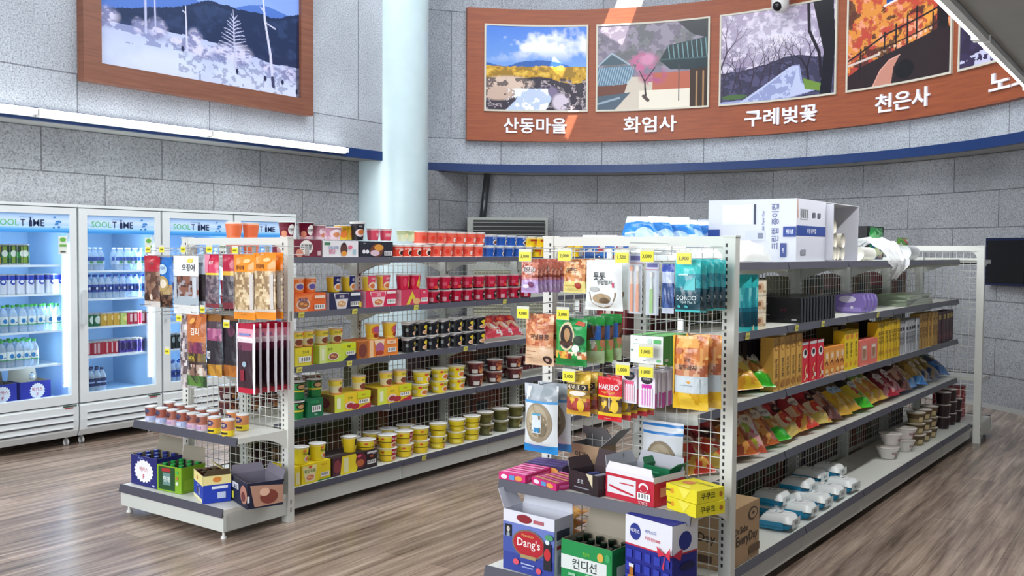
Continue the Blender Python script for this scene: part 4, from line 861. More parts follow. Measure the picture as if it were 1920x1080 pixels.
cups(GA, 1, [791, 828, 861], 'ybowl', 'yellow noodle bowl', 'in lower row of fourth shelf', group='yellow noodle bowls lower row fourth shelf', r=.066, back=1)
cups(GA, 1, [795, 829, 860], 'ybowl', 'yellow noodle bowl', 'in upper row of fourth shelf', z0=.088, group='yellow noodle bowls upper row fourth shelf', r=.066)
cups(GA, 1, [895, 931, 969], 'brownbowl', 'dark brown noodle bowl', 'in lower row of fourth shelf', group='brown noodle bowls lower row', r=.066, back=1)
cups(GA, 1, [896, 932, 968, 992], 'brownbowl', 'dark brown noodle bowl', 'in upper row of fourth shelf', z0=.090, group='brown noodle bowls upper row', r=.066)
# base shelf (level 0)
VB = .095
box_at(GA, 0, 553, 562, .115, 'c_yb0', '#ecd41e', {'F': [('r', -.4, .1, .4, .7, '#e8dfae')]}, 'yellow noodle carton sliver beside the upright on base shelf', vf=VB)
box_at(GA, 0, 565, 620, .115, 'c_yb1', '#f0d722', {'F': [('p', [(-.48, .9), (.02, .9), (-.06, .1), (-.38, .1)], '#f3e6a2'), ('t', '튀김우동', -.22, .62, .2, '#1f7a48', .44), *bowl_art(-.22, .30, .16, .18, '#f4ece2', '#e08a5a', '#f3c08a'), ('e', -.22, .84, .06, .07, '#e05c3a'), ('t', '튀김우동', .26, .82, .1, '#c9762a', .3), *bars(.28, .3, .3, .22), ('r', .02, 0, .5, .06, '#2c7a40')]}, 'bright yellow udon noodle carton on base shelf', vf=VB)
box_at(GA, 0, 623, 708, .112, 'c_yb2', '#2c1a22', {'F': [('r', -.5, 0, -.30, 1, '#4a2230'), ('e', -.40, .5, .08, .36, '#8a3c44'), ('p', [(-.30, 1), (.0, 1), (.08, .5), (.02, 0), (-.34, 0)], '#efd82a'), ('r', -.26, .1, -.16, .9, '#e9e4b0'), ('e', .12, .55, .12, .42, '#6a2434'), ('e', .10, .42, .09, .2, '#c46a3c'), ('e', .08, .82, .05, .08, '#e0527a'), ('r', .26, .82, .48, .94, '#d9d4dc'), ('t', '짜왕', .36, .66, .16, '#e0703c', .2), *bars(.36, .34, .2, .22)]}, 'dark noodle carton with yellow curved panel on base shelf', vf=VB)
cups(GA, 0, [566, 598], 'ygreen', 'yellow udon noodle cup on the yellow cartons', 'on base shelf', z0=.117, vf=VB, group='yellow udon cups')
cups(GA, 0, [659], 'ydark', 'yellow noodle cup with black stripe on the dark carton', 'on base shelf', z0=.114, vf=VB+.02)
cups(GA, 0, [692, 731, 763, 793], 'ybowl2', 'yellow noodle bowl with red label', 'in lower row of base shelf', r=.065, vf=VB, group='red label bowls lower row')
cups(GA, 0, [690, 731, 762, 792], 'ybowl2', 'yellow noodle bowl with red label', 'in upper row of base shelf', r=.065, vf=VB, z0=.087, group='red label bowls upper row', back=1)
cups(GA, 0, [826, 861, 889], 'ybowl3', 'yellow noodle bowl with violet label', 'in lower row of base shelf', r=.065, vf=VB, group='violet label bowls lower row', back=1)
cups(GA, 0, [827, 862, 890], 'ybowl3', 'yellow noodle bowl with violet label', 'in upper row of base shelf', r=.065, vf=VB, z0=.087, group='violet label bowls upper row')
cups(GA, 0, [916, 944, 971], 'olivebowl', 'olive green noodle bowl', 'in lower row of base shelf', r=.065, vf=VB+.02, group='olive bowls lower row', back=1)
cups(GA, 0, [915, 944, 972], 'olivebowl', 'olive green noodle bowl', 'in upper row of base shelf', r=.065, vf=VB+.02, z0=.087, group='olive bowls upper row')
# far side of the left shelving, seen through the wire
for li, key, desc, us in ((3, 'crimson', 'crimson noodle cup on far side of left shelving', [.12, .26, .40]), (2, 'blackwhite', 'black noodle cup on far side of left shelving', []), (1, 'brownbowl', 'dark brown noodle bowl on far side of left shelving', [.12, .28, .44, .62, .8]), (4, 'maroon', 'maroon noodle cup on far side of top shelf', [])):
    for i, u in enumerate(us):
        for j in (0, 1): put(GA, u, .70, LV[li]+j*(.092 if key != 'maroon' else .1), key, CUPS[key], f'{desc}, {ORD[i]} from end frame, {"upper" if j else "lower"} row', 'cup noodles', 'noodle cups seen through the wire')

# ================================================================ HANGING GOODS
def hook(G, S, v, z, ln=.33):
    b = B(); b.fin = 'chrome'; b.bar((.0, v, z), (-ln, v, z), .0022, '#b9bdc0', n=6); b.bar((-ln, v, z), (-ln-.008, v, z+.012), .0022, '#b9bdc0', n=6)
    b.bar((0, v, z+.045), (-ln-.01, v, z+.045), .0016, '#b9bdc0', n=6); b.box(-.006, .004, v-.012, v+.012, z-.006, z+.05, WH); b.build('hook', S)
def hang(G, S, bb, key, mkf, label, cat, n=1, step=.03, u=-.30, group=None, dr=0, hk=True, stag=None, rz=0, fan=0):
    x0, y0, x1, y1 = bb; xm, ym = (x0+x1)/2, (y0+y1)/2
    va, vb = G.hit(x0, ym, u=u)[1], G.hit(x1, ym, u=u)[1]; za, zb = G.hit(xm, y1, u=u)[2], G.hit(xm, y0, u=u)[2]
    w, h, vm = abs(va-vb), zb-za, (va+vb)/2
    if hk: hook(G, S, vm, zb+.004)
    for i in range(n):
        lb = label if n == 1 else f'{label}, {"front" if i == 0 else ORD[i]} one on its hook'
        put(G, u+i*step, vm+(hashr(i, x0)-.5)*.012+fan*i, za+(hashr(i, y0)-.5)*.006, key, mkf(w, h), lb, cat, group or (key+' packs' if n > 1 else None), face='end', dr=dr+(hashr(i, 3)-.5)*6, rz=rz)
    return vm, zb
def ptag(G, px, py, txt, u=-.345, size=.052, group='yellow price tags on the hooks', where=''):
    _, v, z = G.hit(px, py, u=u); lab = f'yellow price tag reading {txt} {where}'.strip()
    def mk():
        b = B(); b.fin = 'gloss'; w, h = size, size*.66; b.box(-w/2, w/2, 0, .0015, -h/2, h/2, '#f0e63c'); b.box(-w/2-.002, w/2+.002, .0016, .003, -h/2-.002, h/2+.012, '#d7d9cc')
        b.deco((w, h, lambda x, zz, o: (x, -o, zz-h/2)), [('t', txt, 0, .5, .42, '#3a3420', .8)]); return b.build('price_tag')
    return put(G, u, v, z, 'tag'+txt+str(size), mk, lab, 'price tag', group, face='end', dr=(hashr(px, py)-.5)*8)
def rtag(G, li, px, where, out=None):
    v = .164 if li else .05; u = U(G, px, 600, v)
    def mk():
        b = B(); b.fin = 'gloss'; b.box(-.022, .022, 0, .0015, -.032, 0, '#e6df6a'); b.deco((.044, .032, lambda x, zz, o: (x, -o, zz-.032)), [('t', '1,500', 0, .45, .38, '#6a6a3a', .8)]); return b.build('price_tag')
    put(G, u, v-.004, LV[li]+.002, 'railtag', mk, f'small yellow price tag clipped to rail {where}', 'price tag', 'small yellow tags on the shelf rails', rx=R(8))
for li, px, wh in ((3, 565, 'under orange noodle carton'), (3, 665, 'under navy noodle carton'), (3, 780, 'under magenta noodle carton'), (2, 561, 'at left end of third shelf'), (2, 655, 'under lime noodle carton'), (2, 873, 'under black and white noodle cups'), (0, 796, 'on base shelf of left shelving'), (3, 946, 'under last crimson cups')): rtag(GA, li, px, wh)
for li, px, wh in ((3, 1402, 'below the cream tissue packs'), (3, 1494, 'below the black cartons'), (3, 1543, 'right of the black cartons'), (3, 1646, 'below the purple pads')): rtag(GB, li, px, wh)

def pouch(name, paint, items=(), t=.03, **k): return lambda w, h: bag(name, w, h, t, paint, items, **k)
# ---- left shelving, end frame
E1 = 'hanging on left end frame'
hang(GA, SA, (271, 480, 301, 576), 'sq_red', pouch('dried_squid_pack', zones((.12, '#d9d5d0'), (.70, mottle(SQ, 7, 3, 14)), (.74, '#a83040'), (1, '#b5182e')), [('t', '구이', .1, .84, .07, '#4f6a6a'), ('e', -.25, .2, .2, .08, '#3a241c'), ('e', .1, .2, .1, .06, '#e0d0c0')]), 'dried squid pack with red header, leftmost on the left end frame', 'snack pack')
hang(GA, SA, (294, 482, 324, 577), 'sq_blue', pouch('dried_squid_pack', zones((.28, mottle(['#4a3024', '#6e4e3a', '#2f1d16'], 6, 8, 14)), (.48, mottle(['#a8895a', '#7d6340', '#b59a6a'], 8, 5)), (1, '#1f6fc4')), [('e', 0, .48, .36, .15, '#b39a62'), ('e', .05, .48, .2, .09, '#e3d9c4'), ('e', 0, .76, .30, .10, '#bcd6ee'), ('t', '오징어', 0, .78, .07, '#2a5ea8')]), 'dried squid pack with bright blue header and gold oval, beside the red-headed one', 'snack pack', u=-.285)
hang(GA, SA, (324, 479, 372, 588), 'sq_white', pouch('dried_squid_pack', zones((.17, '#e9ebea'), (.30, '#aebcc6'), (.66, mottle(['#6a4234', '#4d2e26', '#8a5c4a', '#a8a2a8'], 8, 2, 14)), (1, '#eef0f2')), [('t', '오징어', .15, .80, .12, '#23262c', .5), ('e', .2, .92, .12, .04, '#e6cf5a'), ('r', -.46, .28, -.30, .64, '#b8c2ce'), ('r', .32, .28, .46, .64, '#c4ccd4')], t=.02), 'dried squid pack with white header and brush lettering', 'snack pack')
hang(GA, SA, (366, 480, 394, 580), 'sq_dark', pouch('dried_laver_pack', zones((.14, '#b9c6cf'), (.66, '#2c2129'), (1, '#aab3bf')), [('r', -.3, .15, .3, .64, '#241a20'), ('t', '먹태', 0, .84, .08, '#3a3f4c')]), 'dark dried fish pack behind the white-headed squid', 'snack pack', u=-.26)
hang(GA, SA, (386, 478, 412, 578), 'sq_pink', pouch('dried_fish_pack', zones((.08, '#8a3a44'), (.62, mottle(['#6a5a66', '#8a7a80', '#4f4450'], 6, 4, 14)), (.66, '#e6cf3a'), (.80, '#d9486a'), (1, '#c91f46')), [('r', -.5, .66, -.1, 1, '#e58aa4'), ('t', '쥐포', .1, .84, .07, '#f5e6ea')]), 'dried fish pack with pink and red header', 'snack pack', u=-.29)
hang(GA, SA, (417, 478, 438, 580), 'sq_ruby', pouch('dried_fish_pack', zones((.10, '#7c2f3c'), (.62, mottle(['#3f3640', '#5a4f58', '#2c2630'], 5, 7, 14)), (.68, '#e0b03a'), (1, '#b3163e'))), 'narrow dried fish pack with dark red header beside the orange headers', 'snack pack', u=-.28)
for i, bb in enumerate(((437, 478, 479, 600), (476, 479, 517, 598))):
    hang(GA, SA, bb, 'sq_orange', pouch('dried_pollack_pack', zones((.10, '#f2952a'), (.16, '#d9d2c8'), (.72, mottle(['#cdb38a', '#b0946a', '#e0cba4', '#9a7c58'], 9, 6, 18)), (1, '#f4901f')), [('t', '황태채', -.05, .80, .07, '#5c3310', .7), ('e', .2, .9, .15, .03, '#f9c48a'), ('r', -.5, .16, -.40, .70, '#cfc8c2'), ('r', .36, .16, .46, .70, '#cfc8c2')], t=.05), f'dried pollack pack with bright orange header, {"left" if i == 0 else "right"} of the two', 'snack pack', 2 if i else 1, .05, group='orange header pollack packs')
hang(GA, SA, (350, 588, 389, 724), 'gim', pouch('laver_snack_pack', zones((.16, mottle(['#3f6a34', '#2a4426', '#5a8a3a'], 8, 3)), (.30, mottle(['#8a6a5c', '#3a2c2a', '#b59a8a', '#d9d2c8'], 8, 9)), (.36, '#3a2320'), (.46, mottle(['#6a5a2a', '#8a6a2a', '#3c2c1c'], 8, 2)), (.62, mottle(['#6a2a4e', '#8a3a5c', '#9a5a34'], 6, 4)), (1, mottle(['#b5622c', '#a04f22', '#c9763a'], 5, 1))), [('t', '김리', .1, .76, .10, '#fbf6ee', .75), ('t', 'NOA', -.05, .40, .045, '#ecd53a', .5), ('e', -.1, .90, .12, .04, '#e8a04a')], t=.05), 'orange brown seaweed snack pack with white lettering, second row of left end frame', 'snack pack')
hang(GA, SA, (338, 592, 353, 726), 'silver_side', pouch('laver_snack_pack', mottle(['#b9b2b4', '#8a7a80', '#d9d2d2', '#5a4a4e'], 4, 1, 16)), 'silvery snack pack seen edgewise, left of the orange brown seaweed pack', 'snack pack', u=-.26)
hang(GA, SA, (388, 590, 417, 706), 'laver1', pouch('laver_pack', zones((.20, mottle(['#b5802c', '#c9963c', '#a0702a'], 6, 1)), (.58, '#2a232c'), (.76, mottle(['#a0507c', '#7c3a5e', '#c07a9c'], 5, 2)), (.90, '#4a3a44'), (1, '#8a5a24')), [('r', -.4, .28, -.1, .40, '#cfd2d6'), ('t', '김', -.2, .34, .07, '#222')]), 'dark laver pack with purple top and gold bottom', 'snack pack', u=-.29)
hang(GA, SA, (415, 592, 447, 706), 'laver2', pouch('laver_pack', zones((.20, mottle(['#b5702a', '#a0602a'], 5, 1)), (.92, '#231c24'), (1, '#7c4f22')), [('e', .2, .76, .2, .1, '#5a2a44')]), 'black laver pack with orange bottom beside the sausage packs', 'snack pack', u=-.27)
hang(GA, SA, (443, 607, 479, 738), 'sausage', pouch('sausage_pack', zones((.06, '#c2183a'), (.60, '#3c2430'), (.74, mottle(['#5a2a40', '#7c3a56'], 8, 1)), (.80, '#ecdfe4'), (.92, '#e8a0b4'), (1, '#b31a3c')), [('r', -.5, 0, -.40, 1, '#e9e6ec'), ('r', .40, 0, .5, 1, '#e9e6ec'), ('e', .0, .42, .12, .04, '#9ab4c4'), ('r', -.2, .18, .0, .34, '#8a1f34'), ('r', -.4, .78, .4, .81, '#f4f0f2'), ('r', -.3, .83, .3, .86, '#7a8ac4')], t=.022), 'pink and white edged sausage pack', 'snack pack', 6, .048, u=-.31)
for px, py, tx, wh in ((277, 468, '3,000', 'leftmost on left end frame'), (303, 468, '3,000', 'above the blue header pack'), (343, 468, '5,000', 'above the white header pack'), (392, 468, '3,000', 'above the pink header pack'), (440, 470, '4,000', 'above the orange headers'), (379, 581, '2,000', 'above the orange brown seaweed pack'), (335, 597, '2,000', 'left of the silvery pack'), (424, 609, '2,500', 'above the black laver pack'), (313, 659, '3,000', 'low on the left end frame')):
    ptag(GA, px, py, tx, size=.045, where=wh)
for px, py in ((283, 585), (320, 590)):
    _, v, z = GA.hit(px, py, u=-.3); hook(GA, SA, v, z, .36)
b = B(); b.fin = 'chrome'; _, v1_, z1_ = GA.hit(280, 470, u=-.30); _, v2_, _ = GA.hit(470, 470, u=-.30)
b.bar((-.30, v1_, z1_), (-.30, v2_, z1_), .0022, '#c9ccce', n=6); b.build('hook_crossbar', SA)

# ---- left shelving, end shelf: tubs of nuts
NT = {'p': cup('nut_can', .034, .034, .092, [(.06, '#c9ccd2'), (.40, '#d9b8cc'), (.92, '#a86a5a'), (1, '#efefec')], [('e', 0, .72, .2, .16, '#5a3a4a'), ('e', -.2, .82, .1, .1, '#e6a48a'), ('t', '땅콩', 0, .58, .16, '#3a2a3a', .3), ('r', -.2, .12, .2, .3, '#b99ac4')], lid='#e9eae8'),
      'l': cup('nut_can', .034, .034, .092, [(.06, '#c9ccd2'), (.40, '#aebbe0'), (.92, '#a05a4c'), (1, '#efefec')], [('e', 0, .72, .2, .16, '#4a4a6a'), ('e', -.2, .82, .1, .1, '#e6a48a'), ('t', '아몬드', 0, .58, .14, '#2a2a4a', .3), ('r', -.2, .12, .2, .3, '#cfd6f0')], lid='#e9eae8'),
      'y': cup('nut_can', .035, .035, .092, [(.06, '#c9b040'), (.36, '#e9cf2c'), (.92, '#cf8a5a'), (1, '#efefec')], [('e', 0, .66, .24, .18, '#4a3a6a'), ('t', '땅콩', 0, .66, .16, '#e8dcc0', .3), ('r', -.15, .14, .25, .26, '#2c2a22'), ('e', -.2, .85, .1, .1, '#f0c49a')], lid='#e9eae8')}
def on_end(G, px, py, z, key, mk, label, cat, group=None, dr=0, u=None):
    uu_, v, _ = G.hit(px, py, z=z); return put(G, u if u is not None else uu_, v, z, key, mk, label, cat, group, face='end', dr=dr)
ZE = LV[1]
for i, (px, k) in enumerate(((284, 'l'), (304, 'l'), (324, 'p'), (343, 'l'), (362, 'p'), (380, 'p'))):
    on_end(GA, px, 790+(px-284)*.18, ZE, 'nut_'+k, NT[k], ordl('pink nut can with white lid', i, 6, 'in front row'), 'nut can', 'purple nut cans front row')
for i, px in enumerate((402, 428)): on_end(GA, px, 812+i*5, ZE, 'nut_y', NT['y'], f'yellow nut can with white lid, {"left" if i == 0 else "right"} one at the front of the end shelf', 'nut can', 'yellow nut cans')
on_end(GA, 455, 806, ZE, 'nut_y', NT['y'], 'yellow nut can with white lid standing apart nearest the corner post', 'nut can')
for i, px in enumerate((318, 338, 358, 378, 399)): on_end(GA, px, 781+i*4.5, ZE, 'nut_p', NT['p'], ordl('nut can with white lid', i, 5, 'in rear row'), 'nut can', 'nut cans rear row')
on_end(GA, 436, 800, ZE, 'nut_y', NT['y'], 'yellow nut can with white lid in rear row behind the front pair', 'nut can')
# ---- left shelving, end base: drink cartons
Z0 = LV[0]
def ebox(G, x0, x1, yt, u, z, mkf, key, label, cat, dr=0, group=None, yb=None):
    xm = (x0+x1)/2; va, vb = G.hit(x0, yt+20, u=u)[1], G.hit(x1, yt+20, u=u)[1]; h = G.hit(xm, yt, u=u)[2]-z
    return put(G, u, (va+vb)/2, z, key, mkf(abs(va-vb), h), label, cat, group, face='end', dr=dr)
def starburst(x, z, r, asp, col, n=18):
    return ('p', [(x+r*(1.0 if i % 2 else .86)*math.cos(2*math.pi*i/(2*n))*asp, z+r*(1.0 if i % 2 else .86)*math.sin(2*math.pi*i/(2*n))) for i in range(2*n)], col)
bac = {'F': [starburst(.0, .5, .40, .95, '#f0f0f4'), ('t', '박카스', 0, .56, .16, '#c22a4c', .5), ('t', 'F', 0, .32, .16, '#c22a4c'), ('t', 'Bacchus', -.1, .93, .06, '#8fa0d8', .4), ('r', .34, .05, .42, .1, '#c9cfe8')], 'R': [('r', -.3, .2, .3, .25, '#3a50a0')]}
ebox(GA, 246, 294, 856, -.40, Z0, lambda w, h: open_carton('drink_carton', w, .17, h, '#1c2270', '#8a8374', bac, [('B', .09, 8, '#b0a894')], fill_bottles('#2c3a8c', '#241c3a', 3, 3, .012)), 'bac_end', 'navy drink carton with white starburst and open flap, leftmost on the left end base', 'drink carton')
ebox(GA, 297, 338, 874, -.395, Z0, lambda w, h: open_carton('drink_carton', w, .17, h, '#7fae1e', '#8a8374', {'F': [('r', -.44, .06, .24, .95, '#1d4a24'), ('r', -.3, .76, .06, .90, '#a82a2c'), ('r', -.26, .25, .06, .72, '#6a8f8a'), ('t', '헛개', -.1, .48, .22, '#e6efe6', .3), ('e', .34, .8, .06, .06, '#4fae4a'), ('e', .34, .58, .06, .06, '#b07a3c'), ('e', .34, .38, .06, .07, '#d9e0d0')], 'R': [('r', -.4, .1, .4, .5, '#93bd2c')]}, [('B', .085, 6, '#9c9684')], fill_bottles('#2fa34a', '#1f6a34', 3, 3, .012)), 'green_end', 'lime and dark green drink carton with green caps, second on the left end base', 'drink carton', dr=4)
ebox(GA, 349, 396, 886, -.40, Z0, lambda w, h: open_carton('drink_carton', w, .15, h, '#1f3fb4', '#8a7a5a', {'F': [('r', -.5, .62, .5, 1, '#f0e39a'), ('r', -.5, 0, .4, .14, '#e9e4b8'), ('e', -.1, .8, .06, .08, '#e08a3c'), ('r', -.1, .25, -.02, .48, '#5a3a5c'), ('r', .06, .22, .16, .5, '#c9d4f0'), ('t', 'PET', 0, .55, .07, '#d9e0f4', .3)], 'R': [('r', -.5, .66, .5, 1, '#f0e39a'), ('e', 0, .84, .16, .1, '#e08a3c'), ('r', -.2, .50, .38, .60, '#e6ecf8'), ('r', .0, .15, .3, .38, '#c9d4f0')]}, [('B', .075, -58, '#f0e39a'), ('R', .05, 40, '#5a4a30')], fill_bottles('#4a2c1c', '#3a2418', 3, 3, .008)), 'blue_end', 'royal blue and cream drink carton with brown caps, third on the left end base', 'drink carton', dr=-24)
ebox(GA, 418, 478, 898, -.33, Z0, lambda w, h: open_carton('noodle_tray', w, .20, h, '#171a34', '#7b7684', {'F': [('r', -.5, .55, .0, .80, '#c9ccd8'), ('r', -.46, .12, -.30, .40, '#e8e34a'), ('t', '짜장', -.18, .62, .2, '#20243c', .2), ('e', .32, .5, .2, .36, '#b5806a'), ('e', .30, .42, .12, .2, '#6e3428')], 'R': [('p', [(-.42, .9), (.5, .8), (.5, .1), (-.3, .05)], '#b58a74'), ('e', .1, .4, .25, .28, '#7c3c30'), ('e', -.02, .6, .14, .16, '#e0b49a'), ('r', -.5, .25, -.44, .5, '#e4e6ee')]}, [('B', .05, 20, '#8a8494'), ('L', .05, 30, '#8a8494')], None), 'dark_end', 'dark navy open noodle tray with food picture, nearest the corner post on left end base', 'tray', dr=-20)

# ================================================================ DRINK FRIDGES
FY = 7.10; FW, FD, FH = .738, .70, 1.887
def fridge(i, x0, label, levels, lit=True):
    t = empty('display_fridge', (x0, FY, 0)); tag(t, label, 'fridge', 'glass door drink fridges')
    w, e = FW, .045; WF = '#dde3e4'; IN = '#a8cbe8'
    b = B(); b.fin = 'metal'
    b.box(.0, w, .06, FD, .07, .36, WF)
    b.box(.0, .04, .06, FD, .36, FH, WF); b.box(w-.04, w, .06, FD, .36, FH, WF); b.box(0, w, FD-.04, FD, .36, FH, WF); b.box(.0, w, .06, FD, 1.80, FH, WF)
    for q in ((.041, .043, .07, FD-.042, .36, 1.80), (w-.043, w-.041, .07, FD-.042, .36, 1.80), (.04, w-.04, FD-.044, FD-.041, .36, 1.80), (.04, w-.04, .07, FD-.04, .355, .375), (.04, w-.04, .07, FD-.04, 1.795, 1.799)): b.box(*q, IN)
    b.box(.0, w, .0, .06, 1.865, FH, WF); b.build('cabinet', t)
    b = B(); b.fin = 'metal'; z0, z1 = .335, 1.858
    for q in ((.006, .075, z0, z1), (w-.060, w-.006, z0, z1), (.075, w-.060, z0, z0+.07), (.075, w-.060, z1-.05, z1)): b.box(q[0], q[1], .0, .055, q[2], q[3], WF)
    dr_ = b.build('door', t)
    b = B(); b.add([(.075, .02, z0+.07), (w-.06, .02, z0+.07), (w-.06, .02, 1.665), (.075, .02, 1.665)], [(0, 1, 2, 3)], '#ffffff', 'glass'); b.build('glass_pane', dr_)
    # backlit header
    b = B(); b.fin = 'sign'; xa, xb, za, zb = .075, w-.06, 1.665, 1.808; n = 14
    cols = ['#2e86cf', '#3f93d8', '#5aa4dd', '#86bde6', '#b3d0ec', '#9fc3ea', '#a9c8ec', '#b4cdec', '#bdd2ee', '#b8cfee', '#aecaec', '#a6c5ea', '#9dc0e8', '#94bae6']
    b.box(xa, xb, .012, .05, za, zb, '#b9d2ee', 'metal')
    for k in range(n): b.add([(xa, .0115, za+(zb-za)*k/n), (xb, .0115, za+(zb-za)*k/n), (xb, .0115, za+(zb-za)*(k+1)/n), (xa, .0115, za+(zb-za)*(k+1)/n)], [(0, 1, 2, 3)], cols[k])
    S = (xb-xa, zb-za, lambda x, z, o: ((xa+xb)/2+x, .0115-o, za+z))
    b.deco(S, [('t', 'SOOL', -.29, .50, .34, '#5fae7c', .3), ('t', 'T', -.10, .50, .36, '#14284e', .06), ('r', -.025, .30, .015, .62, '#14284e'), ('r', -.014, .60, .004, .80, '#14284e'), ('t', 'ME', .10, .50, .36, '#14284e', .15), ('t', 'JUST RELAX WITH US', -.06, .78, .07, '#5a7aa8', .3)]+[('e', .33+.06*(hashr(k, 1)-.5)*2, .25+.6*hashr(k, 2), .012+.01*hashr(k, 3), .04+.03*hashr(k, 4), '#2f78b8') for k in range(9)])
    b.build('header_sign', dr_)
    b = B(); b.fin = 'gloss'; b.box(.018, .045, -.035, -.012, .95, 1.22, '#c9cfd2'); b.box(.022, .041, -.014, .0, .96, .985, '#c9cfd2'); b.box(.022, .041, -.014, .0, 1.185, 1.21, '#c9cfd2'); b.build('handle', dr_)
    b = B(); b.fin = 'card'; b.box(w-.145, w-.075, .0165, .0175, 1.50, 1.64, '#dfe6dc'); b.deco((.07, .14, lambda x, z, o: (w-.11+x, .0165-o, 1.50+z)), [('e', 0, .80, .35, .13, '#6ab04c'), ('r', -.4, .42, .4, .54, '#6ab04c'), ('r', -.3, .1, .3, .16, '#333')]); b.build('energy_label', dr_)
    for k, z in enumerate(levels):
        b = B(); b.fin = 'metal'; b.box(.046, w-.046, .10, .115, z-.012, z+.004, '#e4eef6'); b.box(.046, w-.046, FD-.06, FD-.05, z-.008, z, '#e4eef6')
        for q in range(24): x = .055+q*(w-.11)/23; b.bar((x, .11, z-.003), (x, FD-.055, z-.003), .0025, '#e4eef6')
        b.build('shelf', t)
    b = B(); b.fin = 'metal'; b.box(w-.088, w-.050, .065, .085, .46, 1.60, '#dfe8f0')
    for k in range(34): z = .475+k*.0333; b.box(w-.082, w-.058, .060, .0645, z-.010, z+.010, '#ffffff', 'led')
    b.build('led_strip', t)
    b = B(); b.fin = 'metal'; prof = [(.0, .07), (.0, .31), (.012, .325), (.05, .325), (.05, .07)]
    b.prism([(.035, .072), (.008, .12), (.0, .20), (.0, .31), (.012, .325), (.06, .325), (.06, .072)], 0, .004, w-.004, WF)
    for k in range(3): b.box(.06, w-.05, -.0015+.004*(k == 0), .02, .135+k*.052, .148+k*.052, '#5a6268'); b.box(.06, w-.05, -.006, .012, .148+k*.052, .156+k*.052, '#eceff0')
    b.build('lower_grille', t)
    b = B(); b.fin = 'card'; b.box(w-.13, w-.02, -.002, .004, .312, .322, '#3a5a4c'); b.box(w-.12, w-.05, -.003, .003, .300, .308, '#a83a44'); b.build('badge', t)
    for x in (.06, w-.06):
        b = B(); b.fin = 'gloss'; b.bar((x-.012, .09, .025), (x+.012, .09, .025), .025, '#d9dcdc', n=14); b.box(x-.006, x+.006, .08, .10, .03, .08, '#b9bcbc'); b.build('caster', t)
    if lit:
        l = bpy.data.lights.new('fridge_light', 'AREA'); l.shape = 'RECTANGLE'; l.size = .04; l.size_y = 1.1; l.energy = 3.2; l.color = (.66, .82, 1)
        lo = bpy.data.objects.new('fridge_light', l); COL.objects.link(lo); lo.location = (x0+w-.11, FY+.12, 1.03); lo.rotation_euler = Vector((-.8, .6, 0)).to_track_quat('-Z', 'Y').to_euler()
        l2 = bpy.data.lights.new('fridge_top_light', 'AREA'); l2.shape = 'RECTANGLE'; l2.size = .5; l2.size_y = .05; l2.energy = 1; l2.color = (.75, .88, 1)
        lo = bpy.data.objects.new('fridge_top_light', l2); COL.objects.link(lo); lo.location = (x0+w/2, FY+.11, 1.78); lo.rotation_euler = Vector((0, .35, -1)).to_track_quat('-Z', 'Y').to_euler()
    return t
FL1, FL2 = (.643, .906, 1.192, 1.414), (.675, .913, 1.139, 1.365)
fx = [3.405, 4.150, 4.897, 5.643]
fridge(0, fx[0], 'display fridge at far left of the photo, holding beer cans and green-capped bottles', FL1)
fridge(1, fx[1], 'display fridge second from left, holding water bottles and red and purple cans', FL2)
fridge(2, fx[2], 'display fridge third from left, half hidden behind the hanging snack packs', FL2)
fridge(3, fx[3], 'display fridge at the right end of the row beside the column', FL2)
def can(name, r, h, bands, items=()): return cup(name, r, r, h, bands, items, lid='#c9ccd0', lidpart=False, n=16)
CAN = {'green': can('beer_can', .034, .155, [(.06, '#b9bcb8'), (.35, '#1e5a2c'), (.62, '#2c8a3c'), (.95, '#123a1e'), (1, '#c9ccc8')], [('r', -.12, .1, .12, .9, '#7a9a34'), ('e', 0, .55, .2, .16, '#e0e6d8')]),
       'gold': can('beer_can', .034, .155, [(.06, '#b9bcb8'), (.9, '#b59a3c'), (1, '#c9ccc8')], [('r', -.3, .4, .3, .6, '#1e4a24')]),
       'bluesilver': can('beer_can', .034, .15, [(.05, '#c9ccd0'), (.72, '#d9e0ee'), (.95, '#1f3fb4'), (1, '#c9ccd0')], [('e', 0, .62, .22, .14, '#2c4ab0'), ('p', [(-.2, .9), (.2, .9), (.06, .5), (-.06, .5)], '#1f3fb4'), ('e', 0, .64, .12, .08, '#e9edf6')]),
       'gr': can('soda_can', .033, .105, [(.9, '#1f6a4a'), (1, '#c9ccd0')], [('e', .1, .5, .25, .3, '#cfe0d8')]), 'go': can('soda_can', .033, .105, [(.9, '#c9a03a'), (1, '#c9ccd0')], [('e', .1, .6, .2, .2, '#f0d48a')]),
       'li': can('soda_can', .033, .105, [(.9, '#b9c86a'), (1, '#c9ccd0')], [('e', 0, .5, .2, .2, '#e9e08a')]), 're': can('soda_can', .033, .105, [(.9, '#b5243c'), (1, '#c9ccd0')], [('r', -.1, .2, .1, .8, '#e6c4c8')]),
       're2': can('soda_can', .032, .118, [(.06, '#c9ccd0'), (.9, '#a81f34'), (1, '#c9ccd0')], [('r', -.08, .15, .08, .85, '#e0b4bc')]), 'pu': can('soda_can', .033, .118, [(.06, '#c9ccd0'), (.9, '#4a3a9c'), (1, '#c9ccd0')], [('p', [(-.1, .1), (.25, .9), (.3, .3)], '#c9b4ec'), ('e', -.1, .5, .2, .3, '#2a1f5c')]),
       'dk': can('soda_can', .033, .13, [(.9, '#1c2a2c'), (1, '#8a9a9c')], [('e', 0, .6, .2, .2, '#9aa8a8')])}
